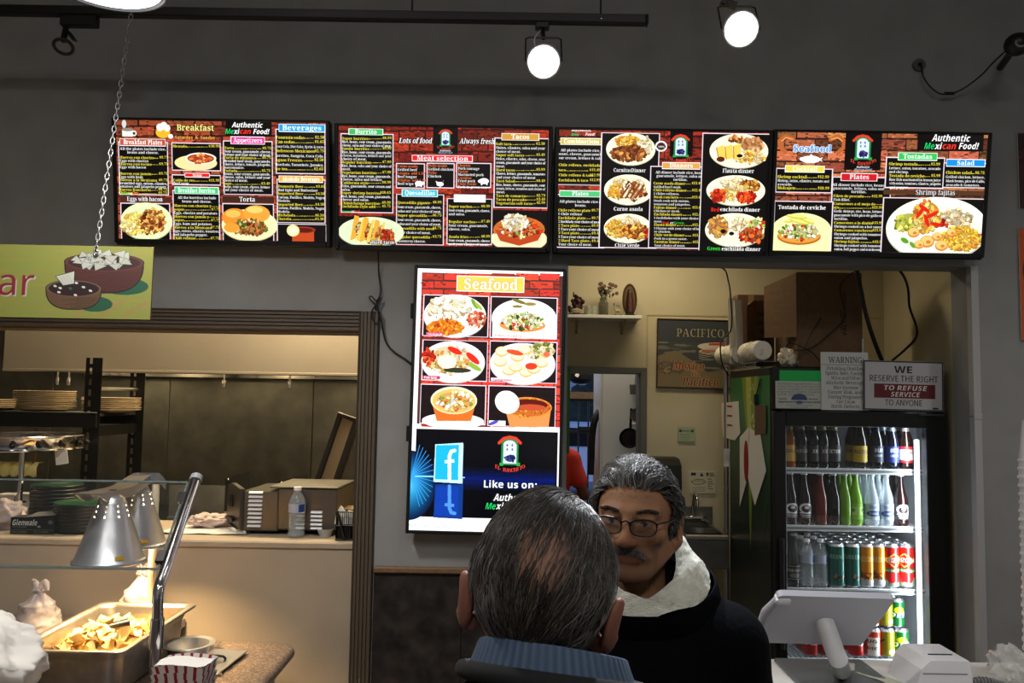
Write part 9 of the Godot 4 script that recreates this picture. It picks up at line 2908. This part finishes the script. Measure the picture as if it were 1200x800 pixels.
func man_from_behind() -> void:
	var c := w(636, 683, 0.98)          # head centre; he faces the menus, chin raised
	var at := Vector3(c.x + 0.012, 0, c.z - 0.02)
	var ht := c.y + 0.111 + 0.005
	var local := Transform3D(Basis(Vector3.UP, PI), at).affine_inverse() * c
	var hx := Transform3D(Basis(Vector3.UP, PI), Vector3.ZERO).affine_inverse().basis * Basis.from_euler(Vector3(0, deg_to_rad(-4), deg_to_rad(-8))) * Basis(Vector3.UP, PI) * Basis.from_euler(Vector3(deg_to_rad(-10), 0, 0))
	var X := Transform3D(hx, local)
	var whorl := SKULL_AT + Vector3(0.012, 0.68, -0.76).normalized() * SKULL
	var skin := func(p: Vector3) -> Color:
		var base := Color(0.56, 0.42, 0.355)
		if absf(p.x) > 0.076 and p.y < 0.04: base = Color(0.55, 0.37, 0.31)
		if p.y > -0.052 and p.z < 0.03 and absf(p.x) < 0.0775:   # roots of the hair show through, least at the thin crown
			base = base.lerp(Color(0.13, 0.11, 0.10), 0.05 + 0.6 * smoothstep(0.03, 0.095, p.distance_to(whorl)))
		return lin(base)
	var t := figure("person", "balding man with thin dark hair seen from behind, blue collar, looking up at menus", at, PI, ht, skin, X, ARMS_DOWN, 1.18)
	var jk := cloth(bumpy(noisy(Color(0.035, 0.05, 0.075), Color(0.06, 0.085, 0.11), 0.05, 3.0, 0.85), 0.2, 0.1))
	garment(t, ht, ARMS_DOWN, 1.0, jk, mat(Color(0.06, 0.07, 0.10), 0.9), 0.012, local.y - 0.118)
	# ribbed collar standing round the neck
	var rows := []
	var cols := []
	for r in 7:
		var row := PackedVector3Array()
		var cr := []
		for k in 241:
			var a := TAU * k / 240.0
			var back := 0.5 - 0.5 * cos(a)   # 1 at the nape
			var v: float = [0.0, 0.25, 0.6, 0.95, 1.0, 0.95, 0.6][r]
			var rr: float = 0.081 + [0.016, 0.013, 0.008, 0.004, 0.001, -0.002, 0.0][r] + 0.0007 * sin(k * 1.57)
			var y := local.y - 0.135 + 0.056 * back + v * 0.036 + 0.012 * sin(a)
			row.append(Vector3(sin(a) * rr * 1.02, y, cos(a) * rr * 1.02 - 0.036 + 0.0 * v))
			cr.append(lin(Color(0.20, 0.27, 0.36).lerp(Color(0.30, 0.37, 0.45), 0.5 + 0.5 * sin(k * 1.57) * (0.4 + 0.6 * absf(sin(k * 0.11))))))
		rows.append(row); cols.append(cr)
	var collar := Geo.new().sheet(rows, false, cols)
	part("collar", collar, vcol(0.9), t)
	var rim := []
	for k in 49:
		var a := TAU * k / 48.0
		var back := 0.5 - 0.5 * cos(a)
		rim.append(Vector3(sin(a) * 0.104, local.y - 0.138 + 0.062 * back + 0.012 * sin(a), cos(a) * 0.104 - 0.037))
	part("jacket_neckband", Geo.new().tube(rim, 0.0105, 10, false), mat(Color(0.03, 0.04, 0.05), 0.9), t)
	var g := Geo.new()
	var dark := [Color(0.17, 0.155, 0.14), Color(0.22, 0.20, 0.18), Color(0.33, 0.31, 0.28), Color(0.13, 0.12, 0.11), Color(0.44, 0.42, 0.39)]
	var root := func(p: Vector3) -> float:
		if p.z > 0.055 and p.y < 0.06: return 0.0
		if p.y < -0.022 or (absf(p.x) > 0.066 and p.y < 0.01 and p.z > -0.045): return 0.0
		return 0.10 + 0.90 * smoothstep(0.02, 0.08, p.distance_to(whorl))
	var fore := SKULL_AT + Vector3(-0.35, 0.86, 0.42).normalized() * SKULL
	var flow := func(p: Vector3) -> Vector3:
		var away := p - fore
		return away.normalized() + Vector3(0.15, -0.35 - 0.5 * smoothstep(0.0, 0.1, away.length()), -0.35)
	strands(g, X, 7600, 5, root, flow, 0.05, 0.005, 0.0006, dark, 0.0016)
	strands(g, X, 700, 8, func(p: Vector3) -> float: return 1.0 if absf(p.x) > 0.045 and p.y < 0.06 and p.y > -0.05 and p.z < 0.02 and p.z > -0.09 else 0.0, flow, 0.05, 0.010, 0.0006, [Color(0.42, 0.41, 0.40), Color(0.22, 0.21, 0.20)], 0.003)
	part("hair", g, vcol(0.42), t)

func man_with_glasses() -> void:
	var c := w(745, 609, 1.6)
	var yaw := 0.0
	var at := Vector3(c.x, 0, c.z + 0.0)
	var ht := c.y + 0.105
	var local := c - at
	var X := Transform3D(Basis.from_euler(Vector3(deg_to_rad(1), deg_to_rad(-19), deg_to_rad(-2))), local)
	var skin := func(p: Vector3) -> Color:
		var base := Color(0.55, 0.40, 0.30)
		if p.z > 0.05:
			if absf(p.y + 0.0555) < 0.013 and absf(p.x) < 0.024 and p.z > 0.07: base = Color(0.43, 0.28, 0.22)
			elif p.y < -0.03: base = base.lerp(Color(0.36, 0.28, 0.24), 0.35)
			if p.y < -0.01 and p.y > -0.035 and absf(p.x) < 0.02 and p.z > 0.09: base = Color(0.53, 0.36, 0.27)
			for s in [-1, 1]:
				if p.distance_to(Vector3(0.031 * s, 0.009, 0.069)) < 0.0142:
					base = Color(0.62, 0.58, 0.54) if Vector2(p.x - 0.031 * s, p.y - 0.009).length() > 0.0058 else Color(0.06, 0.04, 0.03)
			if absf(fposmod(p.y - 0.05 + 0.002 * sin(p.x * 90), 0.012) - 0.006) < 0.0009 and p.y > 0.045 and absf(p.x) < 0.04: base = base.darkened(0.14)
		return lin(base)
	var t := figure("person", "grey-haired man in glasses and a navy jacket with a white fleece hood, facing us", at, yaw, ht, skin, X, ARMS_DOWN)
	var navy := cloth(bumpy(noisy(Color(0.018, 0.022, 0.035), Color(0.03, 0.036, 0.052), 0.05, 2.0, 0.9), 0.15, 0.15))
	garment(t, ht, ARMS_DOWN, 1.0, navy, mat(Color(0.05, 0.05, 0.06), 0.9), 0.024, local.y - 0.16)
	# fleece lining of the hood laid round the neck, then its dark outside
	var nz := FastNoiseLite.new()
	nz.seed = 9
	nz.frequency = 55.0
	var pile := []
	var shell := []
	for k in 121:
		var a := -PI + TAU * k / 120.0       # 0 at the back, ends meet in front
		var side := absf(sin(a))
		var front := 0.5 - 0.5 * cos(a)
		var inn := Vector3(sin(a) * 0.08, lerpf(-0.036, -0.14, front * front), -cos(a) * (0.085 + 0.004 * front) - 0.015)
		var out := Vector3(sin(a) * (0.158 - 0.03 * front * front), lerpf(-0.09, -0.165, front * front) - 0.008 * side, -cos(a) * (0.14 - 0.03 * front) - 0.02)
		var low := Vector3(sin(a) * 0.15, -0.19 - 0.06 * front, -cos(a) * (0.12 - 0.05 * front) - 0.02)
		var col := PackedVector3Array()
		for r in 19:
			var v := r / 18.0
			var p := inn.lerp(out, v) + Vector3(0, 0.034 * sin(PI * v) * (1 - 0.4 * front) + 0.007 * sin(a * 5 + v * 7), 0)
			col.append(local + p + Vector3(1, 1, 1) * 0.0034 * nz.get_noise_3dv(p))
		pile.append(col)
		col = PackedVector3Array()
		for r in 12:
			var v := r / 11.0
			var p := out.lerp(low, v) + (out - low).normalized().cross(Vector3(cos(a), 0, sin(a))) * 0.0
			p += Vector3(sin(a), 0.1, -cos(a)) * (0.03 - 0.016 * front) * sin(PI * (0.12 + v * 0.85))
			col.append(local + p + Vector3(0, 0.012 * (1 - v) if r > 0 else 0.0, 0))
		shell.append(col)
	var fleece := mat(Color(0.82, 0.82, 0.77), 0.95)
	fleece.rim_enabled = true
	fleece.rim = 0.6
	part("hood_lining", Geo.new().sheet(pile), bumpy(fleece, 0.3, 0.25), t)
	part("hood", Geo.new().sheet(shell), navy, t)
	# wavy grey hair swept back
	var g := Geo.new()
	var grey := [Color(0.25, 0.25, 0.25), Color(0.40, 0.40, 0.395), Color(0.15, 0.15, 0.15), Color(0.52, 0.52, 0.51), Color(0.32, 0.32, 0.315)]
	var root := func(p: Vector3) -> float:
		if p.z > 0.0 and p.y < 0.070 - 0.7 * maxf(0.0, absf(p.x) - 0.042):
			return 1.0 if absf(p.x) > 0.064 and p.y > -0.02 and p.z < 0.028 else 0.0
		if p.y < -0.065 or (absf(p.x) > 0.068 and p.y < 0.012 and p.z > -0.04): return 0.0
		return 1.0
	var flow := func(p: Vector3) -> Vector3:
		return Vector3(p.x * 7.0, 0.35 - 9.0 * maxf(0.0, 0.085 - p.y) - 2.0 * absf(p.x) * 6.0, -0.85)
	strands(g, X, 2600, 21, root, flow, 0.05, 0.008, 0.0016, [Color(0.12, 0.12, 0.12), Color(0.2, 0.2, 0.2)], 0.002)
	strands(g, X, 6200, 22, root, flow, 0.068, 0.016, 0.0008, grey, 0.006)
	part("hair", g, vcol(0.45), t)
	# brows and moustache
	g = Geo.new()
	var rg := RandomNumberGenerator.new()
	rg.seed = 4
	for k in 300:
		var s := -1.0 if k % 2 else 1.0
		var u := rg.randf()
		var p := Vector3((0.012 + 0.038 * u) * s, 0.028 + 0.0035 * sin(u * PI) + rg.randf_range(-0.0022, 0.0022), 0.085)
		p = face_field.onto(p, Vector3(0.25 * s, 0, 1).normalized())
		g.tint = lin(Color(0.12, 0.11, 0.10).lerp(Color(0.3, 0.29, 0.28), rg.randf() * 0.4))
		g.tube([X * p, X * (p + Vector3(0.006 * s, 0.002, 0.001)), X * (p + Vector3(0.011 * s, 0.001, -0.002))], [0.0006, 0.0005, 0.0002], 3, false)
	part("eyebrows", g, vcol(0.5), t)
	g = Geo.new()
	for k in 900:
		var u := rg.randf_range(-1, 1)
		var v := rg.randf()
		var p := face_field.onto(Vector3(0.029 * u, -0.037 - 0.008 * v - 0.006 * u * u, 0.08), Vector3(0.3 * u, 0, 1).normalized())
		g.tint = lin(Color(0.14, 0.13, 0.125).lerp(Color(0.42, 0.41, 0.40), rg.randf()))
		g.tube([X * p, X * (p + Vector3(0.002 * u, -0.003, 0.0016)), X * (p + Vector3(0.006 * u, -0.0075, 0.001))], [0.0006, 0.0005, 0.0002], 3, false)
	part("moustache", g, vcol(0.5), t)
	# glasses
	g = Geo.new()
	var lens := Geo.new()
	for s in [-1.0, 1.0]:
		var b := Basis.from_euler(Vector3(0.05, 0.22 * s, 0))
		var cen := Vector3(0.032 * s, 0.006, 0.1)
		var loop := []
		for k in 33:
			var a := TAU * k / 32.0
			loop.append(X * (cen + b * Vector3(signf(cos(a)) * pow(absf(cos(a)), 0.7) * 0.0245, signf(sin(a)) * pow(absf(sin(a)), 0.75) * (0.0125 if sin(a) > 0 else 0.018), 0)))
		g.tube(loop, 0.0011, 6, false)
		g.tube(loop.slice(0, 17), 0.0019, 6)
		for k in 32: lens.tri(X * cen, loop[k], loop[k + 1], X.basis.z)
		g.tube([X * (cen + b * Vector3(0.0255 * s, 0.006, 0)), X * Vector3(0.076 * s, 0.014, 0.06), X * Vector3(0.0815 * s, 0.014, -0.005), X * Vector3(0.08 * s, 0.0, -0.02)], 0.0018, 6)
	g.tube(bez([X * Vector3(-0.0075, 0.011, 0.105), X * Vector3(0, 0.015, 0.108), X * Vector3(0.0075, 0.011, 0.105)], 8), 0.0016, 6)
	var gl := part("glasses", g, mat(Color(0.03, 0.028, 0.026), 0.35, 0.4), t)
	part("lens", lens, pane(Color(0.30, 0.26, 0.23), 0.4), gl)

func man_in_red() -> void:
	var at := Vector3(0.262, 0, -5.75)
	var ht := 1.68
	var X := Transform3D(Basis.IDENTITY, Vector3(0, ht - 0.111, 0.0))
	var skin := func(p: Vector3) -> Color:
		return lin(Color(0.12, 0.09, 0.08)) if p.y > 0.03 and p.z < 0.05 and p.z > -0.2 else lin(Color(0.36, 0.22, 0.15))
	var arms := [[Vector3(-0.262, 1.09, -0.05), Vector3(-0.12, 0.98, 0.14)], [Vector3(0.25, 1.09, -0.04), Vector3(0.1, 0.98, 0.16)]]
	var t := figure("person", "man in a red T-shirt with his back turned, in the far room behind the doorway", at, PI, ht, skin, X, arms)
	garment(t, ht, arms, 0.62, mat(Color(0.72, 0.16, 0.05), 0.85), mat(Color(0.07, 0.08, 0.12), 0.9), 0.004, ht - 0.225)
	var g := Geo.new()
	strands(g, X, 1500, 31, func(p: Vector3) -> float: return 0.0 if (p.z > 0.05 and p.y < 0.06) or p.y < -0.05 else 1.0, func(p: Vector3) -> Vector3: return Vector3(p.x * 3, -1, -0.4), 0.03, 0.004, 0.0015, [Color(0.06, 0.05, 0.05), Color(0.1, 0.09, 0.08)])
	part("hair", g, vcol(0.5), t)
